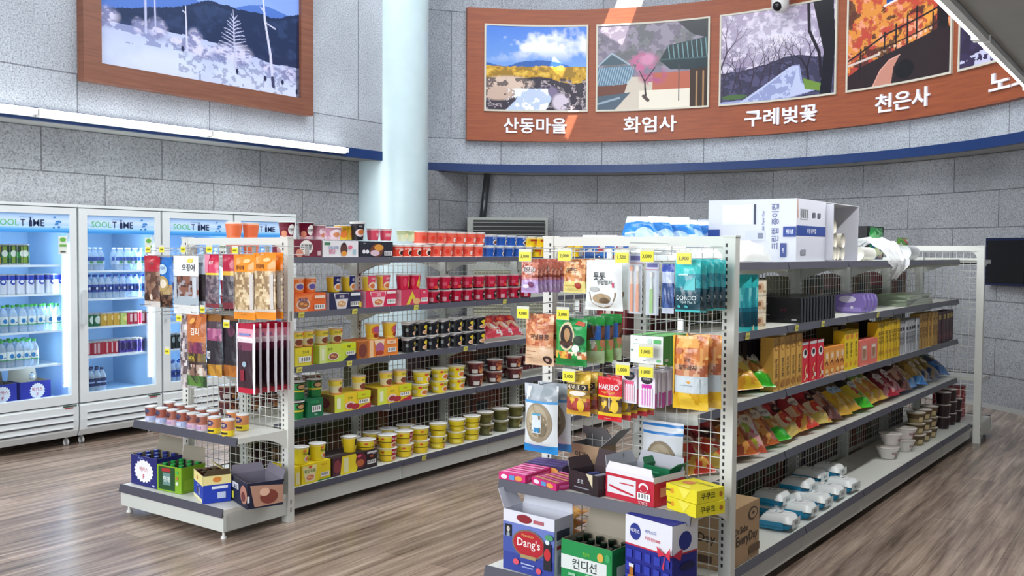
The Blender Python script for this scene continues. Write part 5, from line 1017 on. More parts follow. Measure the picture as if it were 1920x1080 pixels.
def bottle(name, r, h, liq, label, capc, items=()):
    def mk():
        b = B(); b.fin = 'clear'; b.lathe([(r*.9, 0), (r, .01), (r, h*.26)], liq, 14); b.lathe([(r, h*.58), (r, h*.64), (r*.8, h*.76), (r*.36, h*.88), (r*.36, h*.93)], liq, 14)
        b.fin = 'gloss'; b.lathe([(r+.0006, h*.26), (r+.0006, h*.58)], label, 14)
        S = (math.pi*r, h*.32, lambda x, z, o: ((r+.0006+o)*math.sin(x/r), -(r+.0006+o)*math.cos(x/r), h*.26+z)); b.deco(S, items); o = b.build(name)
        b = B(); b.fin = 'gloss'; b.lathe([(r*.44, h*.91), (r*.44, h), (.001, h)], capc, 12); b.build('cap', o); return o
    return mk
BT = {'water_g': bottle('water_bottle', .033, .205, '#cfe6e2', '#e2eef0', '#3fb54a', [('e', -.05, .5, .14, .26, '#2c7fc0'), ('r', .12, .3, .3, .4, '#5a8ab0'), ('r', -.5, 0, .5, .10, '#4aa860')]),
      'water_b': bottle('water_bottle', .032, .19, '#c9dff2', '#2a4a9c', '#2747a8', [('r', -.3, .3, .3, .7, '#1a2f6e'), ('e', .1, .5, .1, .2, '#c9d6f0')]),
      'water_w': bottle('water_bottle', .033, .185, '#d4e4f2', '#c4d6ea', '#eef2f6', [('r', -.4, .5, .4, 1, '#3a5cae'), ('e', 0, .3, .15, .2, '#4f9a6a')]),
      'water_d': bottle('water_bottle', .034, .20, '#b9cde6', '#2a3560', '#27356a', [('r', -.3, .4, .3, .6, '#8fa4d0')])}
def frow(pxs, z, key, mk, desc, where, y=7.24, cat='bottle', rows=2, py=600, grp=None):
    for i, px in enumerate(pxs):
        x = W0.hit(px, py, v=y)[0]
        for k in range(rows):
            spawn(key, mk, ordl(desc if k == 0 else ('rear ', 'rearmost ')[k-1]+desc, i, len(pxs), where), cat, (grp or desc)+(' front row' if k == 0 else ' rear row'), (x, y+k*.075, z+.005), (0, 0, (hashr(px, k)-.5)*.9))
frow([8, 22, 36, 48], 1.414, 'f_green', CAN['green'], 'dark green beer can', 'on top shelf of far left fridge', cat='can')
frow([-6], 1.414, 'f_gold', CAN['gold'], 'gold beer can', 'on top shelf of far left fridge', cat='can', rows=1)
frow([-14, 4, 20, 38, 56, 75, 94, 111], 1.192, 'f_bs', CAN['bluesilver'], 'blue and silver beer can', 'on second shelf of far left fridge', cat='can')
frow([-12, 6, 24, 42, 59, 76, 92, 107], .906, 'f_wg', BT['water_g'], 'green-capped water bottle', 'on third shelf of far left fridge')
frow([-14, 2, 18, 34, 49, 63], .643, 'f_wg', BT['water_g'], 'green-capped water bottle', 'on fourth shelf of far left fridge', rows=3)
frow([167, 178, 189, 224, 238, 252, 266], 1.365, 'f_ww', BT['water_w'], 'clear water bottle with blue label', 'on top shelf of second fridge')
frow([164, 177, 190, 203, 216, 229, 242, 255, 268], 1.139, 'f_wb', BT['water_b'], 'blue-capped water bottle', 'on second shelf of second fridge')
frow([166, 179], .913, 'f_gr', CAN['gr'], 'green drink can', 'on third shelf of second fridge', cat='can'); frow([192, 204, 216], .913, 'f_go', CAN['go'], 'gold drink can', 'on third shelf of second fridge', cat='can')
frow([230], .913, 'f_li', CAN['li'], 'pale lime drink can', 'on third shelf of second fridge', cat='can'); frow([242, 253, 265, 277], .913, 'f_re', CAN['re'], 'red drink can', 'on third shelf of second fridge', cat='can')
frow([164, 174, 184, 194, 204, 214], .675, 'f_re2', CAN['re2'], 'crimson drink can', 'on fourth shelf of second fridge', cat='can'); frow([227, 239, 251, 263], .675, 'f_pu', CAN['pu'], 'purple drink can', 'on fourth shelf of second fridge', cat='can')
frow([168, 180, 190], .376, 'f_wd', BT['water_d'], 'dark-labelled water bottle', 'on floor of second fridge')
frow([320, 332, 344, 356], .675, 'f_dk', CAN['dk'], 'black drink can', 'on fourth shelf of third fridge', cat='can'); frow([322, 334, 346, 358, 370, 382, 394], .376, 'f_wb', BT['water_b'], 'blue-capped water bottle', 'on floor of third fridge')
frow([320, 334, 348, 362, 376, 390, 404], 1.139, 'f_wb', BT['water_b'], 'blue-capped water bottle', 'on second shelf of third fridge', rows=1); frow([322, 336, 350, 364, 378, 392, 406, 418], 1.365, 'f_ww', BT['water_w'], 'clear water bottle with blue label', 'on top shelf of third fridge', rows=1)
frow([470, 482, 494, 506, 518], 1.139, 'f_dk', CAN['dk'], 'black drink can', 'on second shelf of right end fridge', cat='can', rows=1); frow([468, 480, 492, 504, 516], .913, 'f_re', CAN['re'], 'red drink can', 'on third shelf of right end fridge', cat='can', rows=1)
frow([468, 480, 492, 504, 516], 1.365, 'f_ww', BT['water_w'], 'clear water bottle with blue label', 'on top shelf of right end fridge', rows=1)
for k, (xa, xb) in enumerate(((-24, 27), (40, 94))):
    x0_, x1_ = W0.hit(xa, 735, v=7.22)[0], W0.hit(xb, 735, v=7.22)[0]
    spawn('bac_f', open_carton('drink_carton', .235, .2, .15, '#1a2aa0', '#9a9280', {'F': [starburst(.05, .5, .42, .62, '#f0f0f4'), ('t', '박카스', .05, .58, .2, '#c22a4c', .35), ('t', 'F', .05, .3, .18, '#c22a4c')]}, [('B', .09, 0, '#b5ad90')], None), f'deep blue drink carton with white starburst, {"left" if k == 0 else "right"} one on floor of far left fridge', 'drink carton', 'blue cartons in the far left fridge', ((x0_+x1_)/2, 7.22, .376))
spawn('bac_top', bottle('drink_bottle', .02, .06, '#3a2a3a', '#e6e9f0', '#22284a'), 'small dark drink bottle lying on the blue carton in far left fridge', 'bottle', None, (W0.hit(60, 710, v=7.3)[0], 7.3, .53))

# ================================================================ RIGHT SHELVING, LONG SIDE
def side_h(G, px, y0, li, v=.2): return G.hit(px, y0, v=v)[2]-LV[li]
# top shelf: white cartons, paper cups, plastic bag
ua = U(GB, 1492, 480, .20)
pc = {'L': [('r', -.34, .60, .02, .92, '#d7dde6'), ('r', -.31, .63, -.02, .90, '#e6eaf0'), ('r', .03, .60, .055, .92, '#3a4252'), ('t', '크린랩 종이컵', .27, .56, .12, '#5a6490', .72, 90), ('t', 'Cleanlab Paper Cup', .14, .60, .05, '#5a6490', .62, 90), ('r', -.06, .34, .16, .50, '#c3cad6'), ('r', .08, .37, .14, .46, '#7a8194'), ('r', -.5, .40, -.36, .52, '#1f3f8c'), ('r', .36, .40, .5, .56, '#1f3f8c'), ('t', '위생', .43, .48, .07, '#e6ecf8', .08), ('r', .33, .08, .40, .30, '#3a4a86'), ('t', '1,000', .365, .19, .03, '#e6ecf8', .18, 90)],
      'F': [('r', -.5, .42, .5, .58, '#1f3f8c'), ('t', '위생 종이컵', 0, .50, .08, '#e6ecf8', .8), ('r', -.38, .68, -.12, .86, '#c9cdd6'), ('bar', -.25, .77, .22, .14, '#3a3a44'), ('r', .02, .72, .12, .80, '#5a5f6e'), ('r', .2, .72, .3, .80, '#5a5f6e'), ('r', -.36, .12, -.2, .2, '#8a8f9c'), ('p', [(-.5, .985), (-.485, 1), (-.47, .7), (-.49, .68)], '#b5763c')]}
wbx = carton('paper_cup_carton', .44, .50, .335, '#ccd0dc', pc)
put(GB, ua+.222, .20, LV[4], 'wbx', wbx, 'big white paper cup carton with blue band standing on top shelf of right shelving', 'box', None)
def fill_cups(t, w, d, h):
    rg = random.Random(3); r_ = .042
    for k, (x, z) in enumerate([(-.22, .05), (-.13, .05), (-.04, .05), (.05, .05), (.14, .05), (-.18, .125), (-.09, .125), (0, .125), (.09, .125), (-.22, .20), (-.13, .20), (-.04, .20), (-.17, .27)]):
        b = B(); b.fin = 'gloss'; y0 = .012+rg.uniform(0, .05); n = 16; v = []; prof = [(.0, 1.0), (.004, 1.0)]+[(.02+.025*q, 1.0-.05*(q % 2)) for q in range(9)]+[(.34, .96)]
        for dy, s_ in prof:
            for i in range(n): a = 2*math.pi*i/n; v.append((x+r_*s_*math.cos(a), y0+dy, z+r_*s_*math.sin(a)))
        f = [(j*n+i, j*n+(i+1) % n, (j+1)*n+(i+1) % n, (j+1)*n+i) for j in range(len(prof)-1) for i in range(n)]+[tuple(range(n))]
        b.add(v, f, '#d9d5c6', None, True); b.build('cup_stack', t)
def open_side():
    t = empty('paper_cup_carton'); w, d, h = .58, .40, .335; b = B(); th = .004
    for q in ((-w/2, w/2, 0, d, 0, th), (-w/2, w/2, 0, d, h-th, h), (-w/2, -w/2+th, 0, d, 0, h), (w/2-th, w/2, 0, d, 0, h), (-w/2, w/2, d-th, d, 0, h)): b.box(*q, '#c6c8d2')
    b.build('carton_body', t); fill_cups(t, w, d, h)
    b = B(); b.box(-w/2-.002, -w/2+.002, -.045, 0, .01, h-.01, '#ccced8'); b.build('flap', t)
    return t
put(GB, ua+.447+.30, .205, LV[4], 'obx', open_side, 'open white carton lying on its side full of stacked paper cups', 'box', None)
def roll(name, r_, ln, c0, c1):
    def mk():
        b = B(); b.fin = 'gloss'; n = 18; v = []; prof = [(-ln/2, 1), (ln/2-.02, 1), (ln/2, .96), (ln/2, .80), (ln/2-.03, .78)]
        for x, s_ in prof:
            for i in range(n): a = 2*math.pi*i/n; v.append((x, r_*s_*math.cos(a), r_+r_*s_*math.sin(a)))
        b.add(v, [(j*n+i, j*n+(i+1) % n, (j+1)*n+(i+1) % n, (j+1)*n+i) for j in range(len(prof)-1) for i in range(n)]+[tuple(range(n)), tuple(range(4*n, 5*n))], c0, None, True)
        return b.build(name)
    return mk
u_ = U(GB, 1625, 480, .25); put(GB, u_, .27, LV[4], 'croll', roll('paper_cup_stack', .045, .26, '#efede4', '#d9d2bc'), 'single sleeve of paper cups lying on top shelf beside the open carton', 'paper cups', None)
u2 = U(GB, 1702, 480, .27); put(GB, u2, .27, LV[4], 'croll2', roll('plastic_wrapped_roll', .055, .24, '#e9edf0', '#d9dde0'), 'round white plastic-wrapped roll at right end of the plastic bag', 'paper cups', None)
def crumpled(name, pts_fn, nu, nv, fin='haze', col='#eef2f6'):
    def mk():
        b = B(); v = [pts_fn(i/nu, j/nv) for j in range(nv+1) for i in range(nu+1)]
        b.add(v, [(j*(nu+1)+i, j*(nu+1)+i+1, (j+1)*(nu+1)+i+1, (j+1)*(nu+1)+i) for j in range(nv) for i in range(nu)], col, fin, True); return b.build(name)
    return mk
def drape(u, v):
    # sheet from the back of the shelf over the rolls and down over the price rail
    x = (u-.5)*(.52-.30*max(0, v-.62)/.38)-.08*max(0, v-.6); k = v
    if k < .62: y = .22-.36*k/.62; z = .03+.115*math.sin(math.pi*min(1, k/.62)*.9)
    else: y = -.14-.03*math.sin((k-.62)*9); z = .045-(k-.62)*.42
    n = hashr(round(u*16), round(v*14), 7)-.5; m_ = hashr(round(u*16), round(v*14), 3)-.5
    return (x+.018*m_, y+.022*n-.01*math.sin(u*26), z+.026*m_+.012*math.sin(u*19+v*8))
u3 = U(GB, 1662, 480, .25); put(GB, u3, .33, LV[4], 'pbag', crumpled('plastic_bag', drape, 16, 14), 'crumpled white plastic bag hanging down over the top shelf rail', 'plastic bag', None)
def mound(w, d, h, seed):
    def f(u, v):
        x, y = (u-.5)*2, (v-.5)*2; e = max(0, 1-abs(x)**3)*max(0, 1-abs(y)**3); n = hashr(round(u*14), round(v*12), seed)-.5
        return (x*w/2, y*d/2, .003+h*e**.4*(1+.22*n)+.004)
    return f
u4 = (U(GB, 1388, 480, .22)+U(GB, 1446, 480, .22))/2; put(GB, u4+.0, .34, LV[4], 'wrap1', crumpled('plastic_wrapped_pack', mound(.42, .26, .10, 4), 14, 12, 'gloss', '#cfd3d1'), 'crinkled white plastic-wrapped pack on top shelf in front of the big white carton', 'pack', None)
put(GB, u4-.05, .70, LV[4], 'wrap2', crumpled('plastic_wrapped_pack', mound(.46, .30, .12, 9), 14, 12, 'gloss', '#cdd2d4'), 'crinkled white plastic pack behind the end frame near the corner post', 'pack', None)
# green bags beyond
def chip(key, w, h, t, paint, items=(), **k): return bag('snack_bag', w, h, t, paint, items, **k)
for px, key, pr, it, lb, hh in ((1638, 'gbag', zones((.35, mottle(['#c9d9a0', '#2f4a8c', '#e6e2c0', '#b5523c'], 7, 2)), (.6, mottle(['#1f7a3a', '#2f9a44', '#e6efe6', '#27408c'], 7, 5)), (1, mottle(['#2aa048', '#1c8a3a', '#7fd08a'], 5, 3))), [], 'green snack bag in a black box on far side of top shelf', .26), (1688, 'gbag2', mottle(['#3f9a3a', '#e6c93c', '#d93a3c', '#e9ece6', '#7ab84a'], 7, 2), [], 'green and yellow snack bag standing behind the crumpled plastic bag', .19)):
    u = U(GB, px, 450, .74); put(GB, u, .72, LV[4], key, chip(key, .34, hh, .07, pr, it, seed=5), lb, 'snack bag', None)
u = U(GB, 1640, 450, .80); put(GB, u+.02, .80, LV[4], 'blkbox', carton('display_box', .46, .12, .275, '#17181c', {}), 'black display box behind the green snack bag on top shelf', 'box', None)
# blue snack bags on the far side of the top shelf
BLU = zones((.30, mottle(['#e9e4e0', '#e0b070', '#3a7a4a', '#d98a4a', '#f2ede6'], 6, 2)), (.62, mottle(['#2f86d8', '#8fbdf0', '#d9e6f8'], 5, 8)), (.84, mottle(['#2c80d4', '#3a90e0'], 6, 3)), (1, '#e9eef4'))
for i, px in enumerate((1204, 1238, 1270, 1300, 1330)):
    u = GB.hit(px, 430, v=.74)[0]; put(GB, u, .74, LV[4], 'bluebag', chip('bluebag', .20, .235, .10, BLU, [('e', .05, .55, .28, .16, '#bcd8f6')], seed=3, amp=.012, neck=.6), ordl('blue and white snack bag', i, 5, 'on far side of top shelf'), 'snack bag', 'blue snack bags on the top shelf', dr=-42+22*math.sin(i*2.3), rx=R(-14+9*(i%3)))
u = GB.hit(1150, 470, v=.80)[0]; 
for i, px in enumerate((1118, 1152)):
    u = GB.hit(px, 460, v=.86)[0]; put(GB, u, .84, LV[4], 'bluebag2', chip('bluebag2', .17, .13, .07, zones((.4, mottle(['#1c5fb4', '#2c78cc', '#8a4a2c'], 5, 2)), (.75, mottle(['#e9e4e8', '#2f6ac0', '#b5324c'], 5, 4)), (1, '#e6e9ee')), seed=4), f'small blue snack bag behind the end frame, {"left" if i == 0 else "right"} one', 'snack bag', 'small blue snack bags', dr=-60)
# second shelf
def endrow(G, li, px0, px1, n, key, mk, desc, where, v=.2, cat='box', grp=None):
    """n slim packs standing one behind another along the shelf, faces towards the end"""
    u0, u1 = U(G, px0, 590, v), U(G, px1, 590, v)
    for i in range(n): put(G, u0+(u1-u0)*(i+.0)/max(1, n), v, LV[li], key, mk, ordl(desc, i, n, where), cat, grp or desc, dr=(hashr(i, px0)-.5)*2)
slimblk = carton('slim_carton', .036, .24, .135, '#17171c', {'F': [('r', -.4, .05, .4, .95, '#1c1d24'), ('r', -.3, .65, .2, .8, '#33343c')], 'L': [('r', -.5, .10, .5, .12, '#24252c'), ('t', 'SLIM', -.32, .72, .08, '#d0d0d4', .14), ('t', '담배', .1, .5, .12, '#5a2436', .4), ('r', .3, .1, .42, .16, '#c9c9ce'), ('r', -.44, .12, -.30, .24, '#b9b9c0'), ('r', -.44, .27, -.2, .30, '#8a8a90')]}, 'gloss')
endrow(GB, 3, 1503, 1569, 12, 'slimblk', slimblk, 'glossy black slim carton', 'on second shelf of right shelving')
def padpk(w=.042, d=.19, h=.12, c='#8f7cc8'):
    def mk():
        b = B(); b.fin = 'gloss'; n = 12; P = []
        for i in range(n):
            a = 2*math.pi*(i+.5)/n; P.append((d/2+d/2*max(-1, min(1, 1.25*math.cos(a))), h/2+h/2*max(-1, min(1, 1.25*math.sin(a)))))
        b.prism(P, 0, -w/2, w/2, c); S = (d, h, lambda x, z, o: (-w/2-o, d/2-x, z)); b.deco(S, [('e', -.05, .72, .28, .18, '#e3dcf4'), ('r', -.40, .1, .40, .3, '#a896dc'), ('e', .1, .3, .05, .08, '#e9e4f8')])
        b.prism([(y*.97+.002, z*.97+.002) for y, z in P], 0, w/2-.008, w/2-.004, '#e6a4bc'); return b.build('pad_pack')
    return mk
endrow(GB, 3, 1622, 1650, 4, 'padpk', padpk(), 'lavender sanitary pad pack', 'on second shelf of right shelving', grp='lavender pad packs')
for k in range(5):
    u = U(GB, 1700, 560, .3); put(GB, u+.02*math.sin(k*3), .21, LV[3]+k*.016, 'flatbag', carton('flat_pack', .62, .22, .015, '#9aa692', {'T': [('r', -.5, 0, -.2, .9, '#6f9a3a'), ('r', -.1, .1, .4, .8, '#b4bca8'), ('e', .2, .5, .1, .3, '#8a9a7a')], 'F': [('r', -.5, 0, .5, 1, '#aab2a0')]}, 'foil'), f'flat pale green plastic pack, {ORD[k]} from bottom of the pile on second shelf', 'pack', 'flat green packs', dr=(hashr(k, 5)-.5)*7)
for i, (za, wd) in enumerate(((0, .15), (.082, .15), (.164, .12))):
    u = U(GB, 1425, 590, .2); 
    put(GB, u, .2, LV[3]+za, 'tissue', carton('tissue_pack', .15, .085*1.6, .080, '#e9dcc0', {'F': [('r', -.44, .08, .44, .92, '#efe4cc'), ('e', .0, .5, .28, .30, '#d9b48a'), ('e', -.1, .55, .16, .14, '#8a5a44'), ('r', .2, .2, .42, .35, '#b5a07a')], 'L': [('r', -.45, .1, .45, .9, '#ece0c6'), ('e', 0, .5, .2, .2, '#c99a6a')]}), f'cream tissue pack, {("lowest", "middle", "topmost")[i]} of the three stacked on second shelf', 'tissue pack', 'stacked cream tissue packs')
TEAL = zones((.06, '#2fb4b8'), (.36, '#0f4a5c'), (.42, '#1a6f84'), (.78, mottle(['#39b8c0', '#2fa0b0', '#7fdde0'], 5, 3)), (1, '#35c4c8'))
for i, px in enumerate((1392, 1405)):
    u = U(GB, px, 560, .22); put(GB, u, .22, LV[3], 'tealside', bag('razor_pack', .085, .27, .025, TEAL, seed=2), f'teal razor pack on second shelf, {"left" if i == 0 else "right"} one beside the cream tissue packs', 'razor pack', 'teal razor packs on the shelf', dr=-50)
# third shelf: slim cartons
SH = 'on third right shelf'
def spines(px0, px1, n, yt, key, col, face, desc, cat='box', v=.2, d=.07):
    u0, u1 = U(GB, px0, 680, v), U(GB, px1, 680, v); h = GB.hit(px0, yt, v=v)[2]-LV[2]; w = (u1-u0)/n
    mk = carton('snack_carton', w*.94, d, h, col, {'F': face, 'L': [('r', -.46, .03, .46, .97, col)]})
    for i in range(n): put(GB, u0+w*(i+.5), v+(hashr(i, px0)-.5)*.01, LV[2], key, mk, ordl(desc, i, n, SH), cat, desc)
spines(1450, 1503, 5, 634, 's_tan', '#d9a94e', [('e', 0, .82, .34, .07, '#b5802f'), ('e', 0, .82, .24, .05, '#d9a94e'), ('t', '감자스틱', 0, .42, .11, '#3a2a14', .36, 90), ('e', 0, .12, .36, .07, '#a8702c'), ('r', .42, 0, .5, 1, '#c08a34')], 'tan snack carton with round seal')
spines(1504, 1543, 3, 643, 's_red', '#d81f38', [('r', -.5, .93, .5, 1, '#c9ccd0'), ('e', 0, .72, .34, .12, '#f2eeee'), ('e', .02, .74, .20, .07, '#1c1a1e'), ('p', [(-.2, .05), (.1, .15), (-.1, .3), (.2, .45), (.3, .42), (.05, .3), (.25, .15), (.0, .03)], '#f0c08a'), ('r', .2, .1, .4, .2, '#f2e6e6')], 'red snack carton with white emblem')
spines(1544, 1583, 4, 654, 's_org', '#e6953c', [('r', -.4, .5, .4, .86, '#f0b464'), ('p', [(-.3, .45), (0, .58), (.3, .40), (.3, .34), (0, .5), (-.3, .38)], '#7a3a1e'), ('r', -.2, .62, .2, .8, '#f3dcc0'), ('e', 0, .18, .3, .08, '#f4cf8a'), ('r', -.4, .02, .4, .07, '#e9dcd0')], 'orange snack carton with brown swirl')
spines(1584, 1609, 3, 622, 's_yel', '#f0d01e', [('e', .1, .85, .3, .07, '#e08a2c'), ('t', '오징어칩', 0, .5, .14, '#5a4a14', .4, 90), ('e', -.1, .15, .25, .06, '#e8a02c')], 'bright yellow snack carton')
spines(1611, 1644, 2, 640, 's_pnk', '#e8786a', [('r', -.28, .2, .28, .8, '#cfae9c'), ('e', 0, .5, .2, .22, '#a87a5a'), ('r', -.2, .66, .2, .76, '#efe3d8')], 'salmon pink snack carton')
spines(1646, 1685, 7, 606, 's_yl2', '#efc81c', [('t', '고소한', 0, .6, .2, '#6a5414', .34, 90), ('e', 0, .2, .3, .05, '#c9962c'), ('r', .38, 0, .5, 1, '#b5920f')], 'tall yellow snack carton')
spines(1686, 1721, 7, 603, 's_slv', '#c3c7cc', [('r', -.3, .70, .3, .80, '#2a2c34'), ('t', '크래커', 0, .45, .2, '#4a4e5a', .34, 90), ('r', .38, 0, .5, 1, '#94989e')], 'silver grey snack carton')
spines(1722, 1756, 6, 590, 's_tn2', '#c49a4c', [('e', 0, .8, .3, .05, '#8a6428'), ('t', '스틱', 0, .45, .2, '#5a3f18', .3, 90), ('r', .38, 0, .5, 1, '#9a7434')], 'dull gold snack carton')
spines(1757, 1786, 4, 586, 's_brn', '#4a2430', [('r', -.3, .75, .3, .9, '#b09a4a'), ('r', -.3, .1, .3, .3, '#6a3440'), ('r', .38, 0, .5, 1, '#2c141c')], 'dark brown snack carton')
for i, px in enumerate((1392, 1404, 1416, 1428)): put(GB, U(GB, px, 660, .30), .32, LV[2], 's_blk', carton('snack_carton', .05, .13, .25, '#1d1a24', {'F': [('t', '초코', 0, .3, .2, '#8a8a94', .3, 90)]}), ordl('black snack carton', i, 4, 'behind the green chip bag on third shelf'), 'box', 'black cartons third shelf')
for i, px in enumerate((1560, 1575, 1600, 1625)): put(GB, U(GB, px, 640, .38), .36, LV[2], 's_bk%d' % (i % 2), carton('snack_carton', .09, .10, .235, ('#8a7420', '#2c1a20')[i % 2], {'F': [('r', -.4, .2, .4, .7, ('#b59a2c', '#4a2a30')[i % 2])]}), ordl('dim snack carton', i, 4, 'in back row of third shelf'), 'box', 'back row cartons')
# fourth shelf and third shelf: chip bags leaning back
P = mottle
CH = {
 'gold': zones((.25, P(['#e8c02c', '#d99a2a'], 5, 1)), (.7, P(['#e9a04a', '#f0d060', '#d9803a', '#f4e2b0'], 6, 2)), (1, P(['#e6c23a', '#6aa03a'], 4, 3))),
 'green': zones((.22, P(['#3fc02c', '#2ea02a'], 5, 2)), (.55, P(['#e0a050', '#c9803c', '#3fae2c', '#f0d8a0'], 6, 3)), (.8, P(['#c92a3c', '#e9e4e0', '#38a82e'], 4, 5)), (1, '#9aa4ac')),
 'redor': zones((.2, P(['#d9c05a', '#e6702c'], 5, 2)), (.5, P(['#e8502c', '#d9301e', '#f09a3c', '#f0d8b0'], 6, 3)), (1, P(['#a81f2c', '#8a1a24', '#c9303c'], 5, 4))),
 'red': zones((.25, P(['#d9402c', '#e9b04a'], 5, 1)), (.55, P(['#c9243a', '#e9704a', '#f0c9a0'], 5, 3)), (1, P(['#6a1620', '#8a1f2a', '#a82a34'], 5, 6))),
 'pinkm': zones((.3, P(['#c95a3c', '#b5b83a', '#e0a0a0'], 5, 1)), (.6, P(['#e6dcd8', '#c9506a', '#a8c04a'], 5, 2)), (1, P(['#8a3a2c', '#c98a5a'], 5, 3))),
 'orange': zones((.3, P(['#c96a2c', '#9a4a2c', '#e0a050'], 6, 1)), (.65, P(['#e08a3c', '#b5542c', '#e6c08a'], 6, 2)), (1, P(['#d9c04a', '#7a4a2c'], 5, 3))),
 'brown': zones((.25, P(['#5a2c24', '#8a4a34'], 5, 1)), (.6, P(['#6e2a2c', '#a85a3c', '#3c1c1c', '#d9b09a'], 6, 3)), (1, P(['#4a1a20', '#2e1418'], 5, 5))),
 'cheese': zones((.18, '#d9a82a'), (.6, P(['#e8b82c', '#f0d060', '#d99a20'], 6, 2)), (1, P(['#8a6a1c', '#5a4420'], 5, 4))),
 'blackg': zones((.2, P(['#4fd02c', '#3ab020'], 5, 1)), (.6, P(['#e8d04a', '#6ac03a', '#d94a5a'], 5, 2)), (1, '#1a1c20')),
 'blueg': zones((.2, P(['#2c7ac9', '#5aa0e0'], 5, 1)), (.6, P(['#c9a050', '#8a6a2c', '#e0c890'], 6, 2)), (1, P(['#6a7a94', '#9a7a3c'], 5, 4))),
 'dkgold': zones((.3, P(['#2a3c6a', '#8a7440'], 5, 1)), (1, P(['#8a7030', '#5a4a24', '#b59a50'], 6, 2))),
 'blue': zones((.5, P(['#1f5a9c', '#3a7ac0', '#18304c'], 5, 1)), (1, P(['#2c3c4c', '#5a6a4a'], 5, 2))),
 'maroon': zones((.3, P(['#a81f34', '#e0a0a0'], 5, 1)), (.6, P(['#8a1a2c', '#c9506a', '#e6d4d0'], 5, 2)), (1, P(['#4a141c', '#2c1014'], 5, 2))),
}
def chips(key, i=0): return bag('snack_bag', .20, .28, .085, CH[key], [('e', .05, .60, .22, .10, {'gold': '#f4ecc8', 'green': '#f0ece6', 'redor': '#2a1414', 'red': '#f0e0d4', 'brown': '#c9a090', 'cheese': '#b0d0f0', 'blackg': '#d9dce0', 'maroon': '#e9e0e0'}.get(key, '#e0d0b8')), ('t', {'gold': '감자칩', 'green': '양파링', 'redor': '매운', 'red': '새우깡', 'blackg': 'QUI'}.get(key, '과자'), .02, .60, .07, '#3a2020' if key != 'redor' else '#f0d0b0', .4)], seed=len(key)+i, amp=.006, crimp=.04)
def chiprow(li, spec, where, v=.24, tilt=-52, sc_=1.0, u_at=None, dv=0):
    for i, (px, key, desc) in enumerate(spec):
        u = U(GB, px, 700, v) if u_at is None else px; k2 = ('chip', key, i % 2)
        o = put(GB, u, v+dv+.012*(hashr(i, li)-.5), LV[li]+.035, k2, chips(key, i % 2), f'{desc} {where}', 'snack bag', 'snack bags leaning on the shelves')
        o.rotation_euler = Euler((R(tilt+16*(hashr(i, 5, li)-.5)), R(14*(hashr(i, 8)-.5)), GB.a+R(-16+34*(hashr(i, 2)-.5)))); o.scale = (sc_*1.0,)*3
F4 = 'on fourth right shelf'
chiprow(1, [(1395, 'orange', 'small brown and orange snack bag beside the near upright'), (1412, 'pinkm', 'pink and green snack bag second from the near upright'), (1440, 'orange', 'orange snack bag left of the green bag'), (1462, 'green', 'green and yellow snack bag in front of the red ones'), (1492, 'redor', 'first red and black snack bag right of the green one'), (1520, 'red', 'red and cream snack bag right of the first red bag'), (1546, 'redor', 'orange red snack bag before the brown bags'), (1566, 'brown', 'dark brown snack bag left of the gold bags'), (1584, 'cheese', 'gold snack bag with pale blue seal, left of the pair'), (1602, 'cheese', 'gold snack bag with pale blue seal, right of the pair'), (1620, 'blackg', 'black and bright green snack bag near the middle'), (1638, 'gold', 'yellow snack bag right of the black and green one'), (1656, 'gold', 'yellow snack bag left of the dark red bags'), (1670, 'maroon', 'maroon snack bag, left of the pair'), (1685, 'maroon', 'maroon snack bag, right of the pair'), (1700, 'brown', 'dark brown snack bag beyond the maroon pair'), (1714, 'blueg', 'blue and tan snack bag, left of the pair'), (1727, 'blueg', 'blue and tan snack bag, right of the pair'), (1742, 'dkgold', 'dull gold snack bag near the far end'), (1756, 'dkgold', 'second dull gold snack bag near the far end'), (1772, 'blue', 'dark blue snack bag at far end')], F4)
chiprow(1, [(x_, k_, f'{d_} behind, {ORD[i]} from near end') for i, (x_, k_, d_) in enumerate(((1420, 'brown', 'dark brown snack bag'), (1455, 'red', 'dark red snack bag'), (1485, 'brown', 'brown snack bag'), (1515, 'red', 'red snack bag'), (1545, 'maroon', 'maroon snack bag'), (1575, 'brown', 'brown snack bag'), (1605, 'maroon', 'dark maroon snack bag'), (1640, 'brown', 'dark snack bag'), (1670, 'brown', 'brown snack bag'), (1705, 'dkgold', 'olive snack bag')))], F4, v=.34, tilt=-38, dv=.03)
chiprow(1, [(.14, 'red', 'red snack bag seen through the end grid, left one'), (.30, 'redor', 'red and orange snack bag behind the end grid')], F4, u_at=1)
chiprow(2, [(1398, 'gold', 'yellow potato snack bag beside the near upright'), (1424, 'green', 'bright green onion ring bag in front of the black cartons')], 'on third right shelf', v=.24)
chiprow(2, [(.10, 'gold', 'yellow snack bag seen through the end grid, left one'), (.22, 'cheese', 'gold snack bag seen through the end grid, right one')], 'on third right shelf', u_at=1)
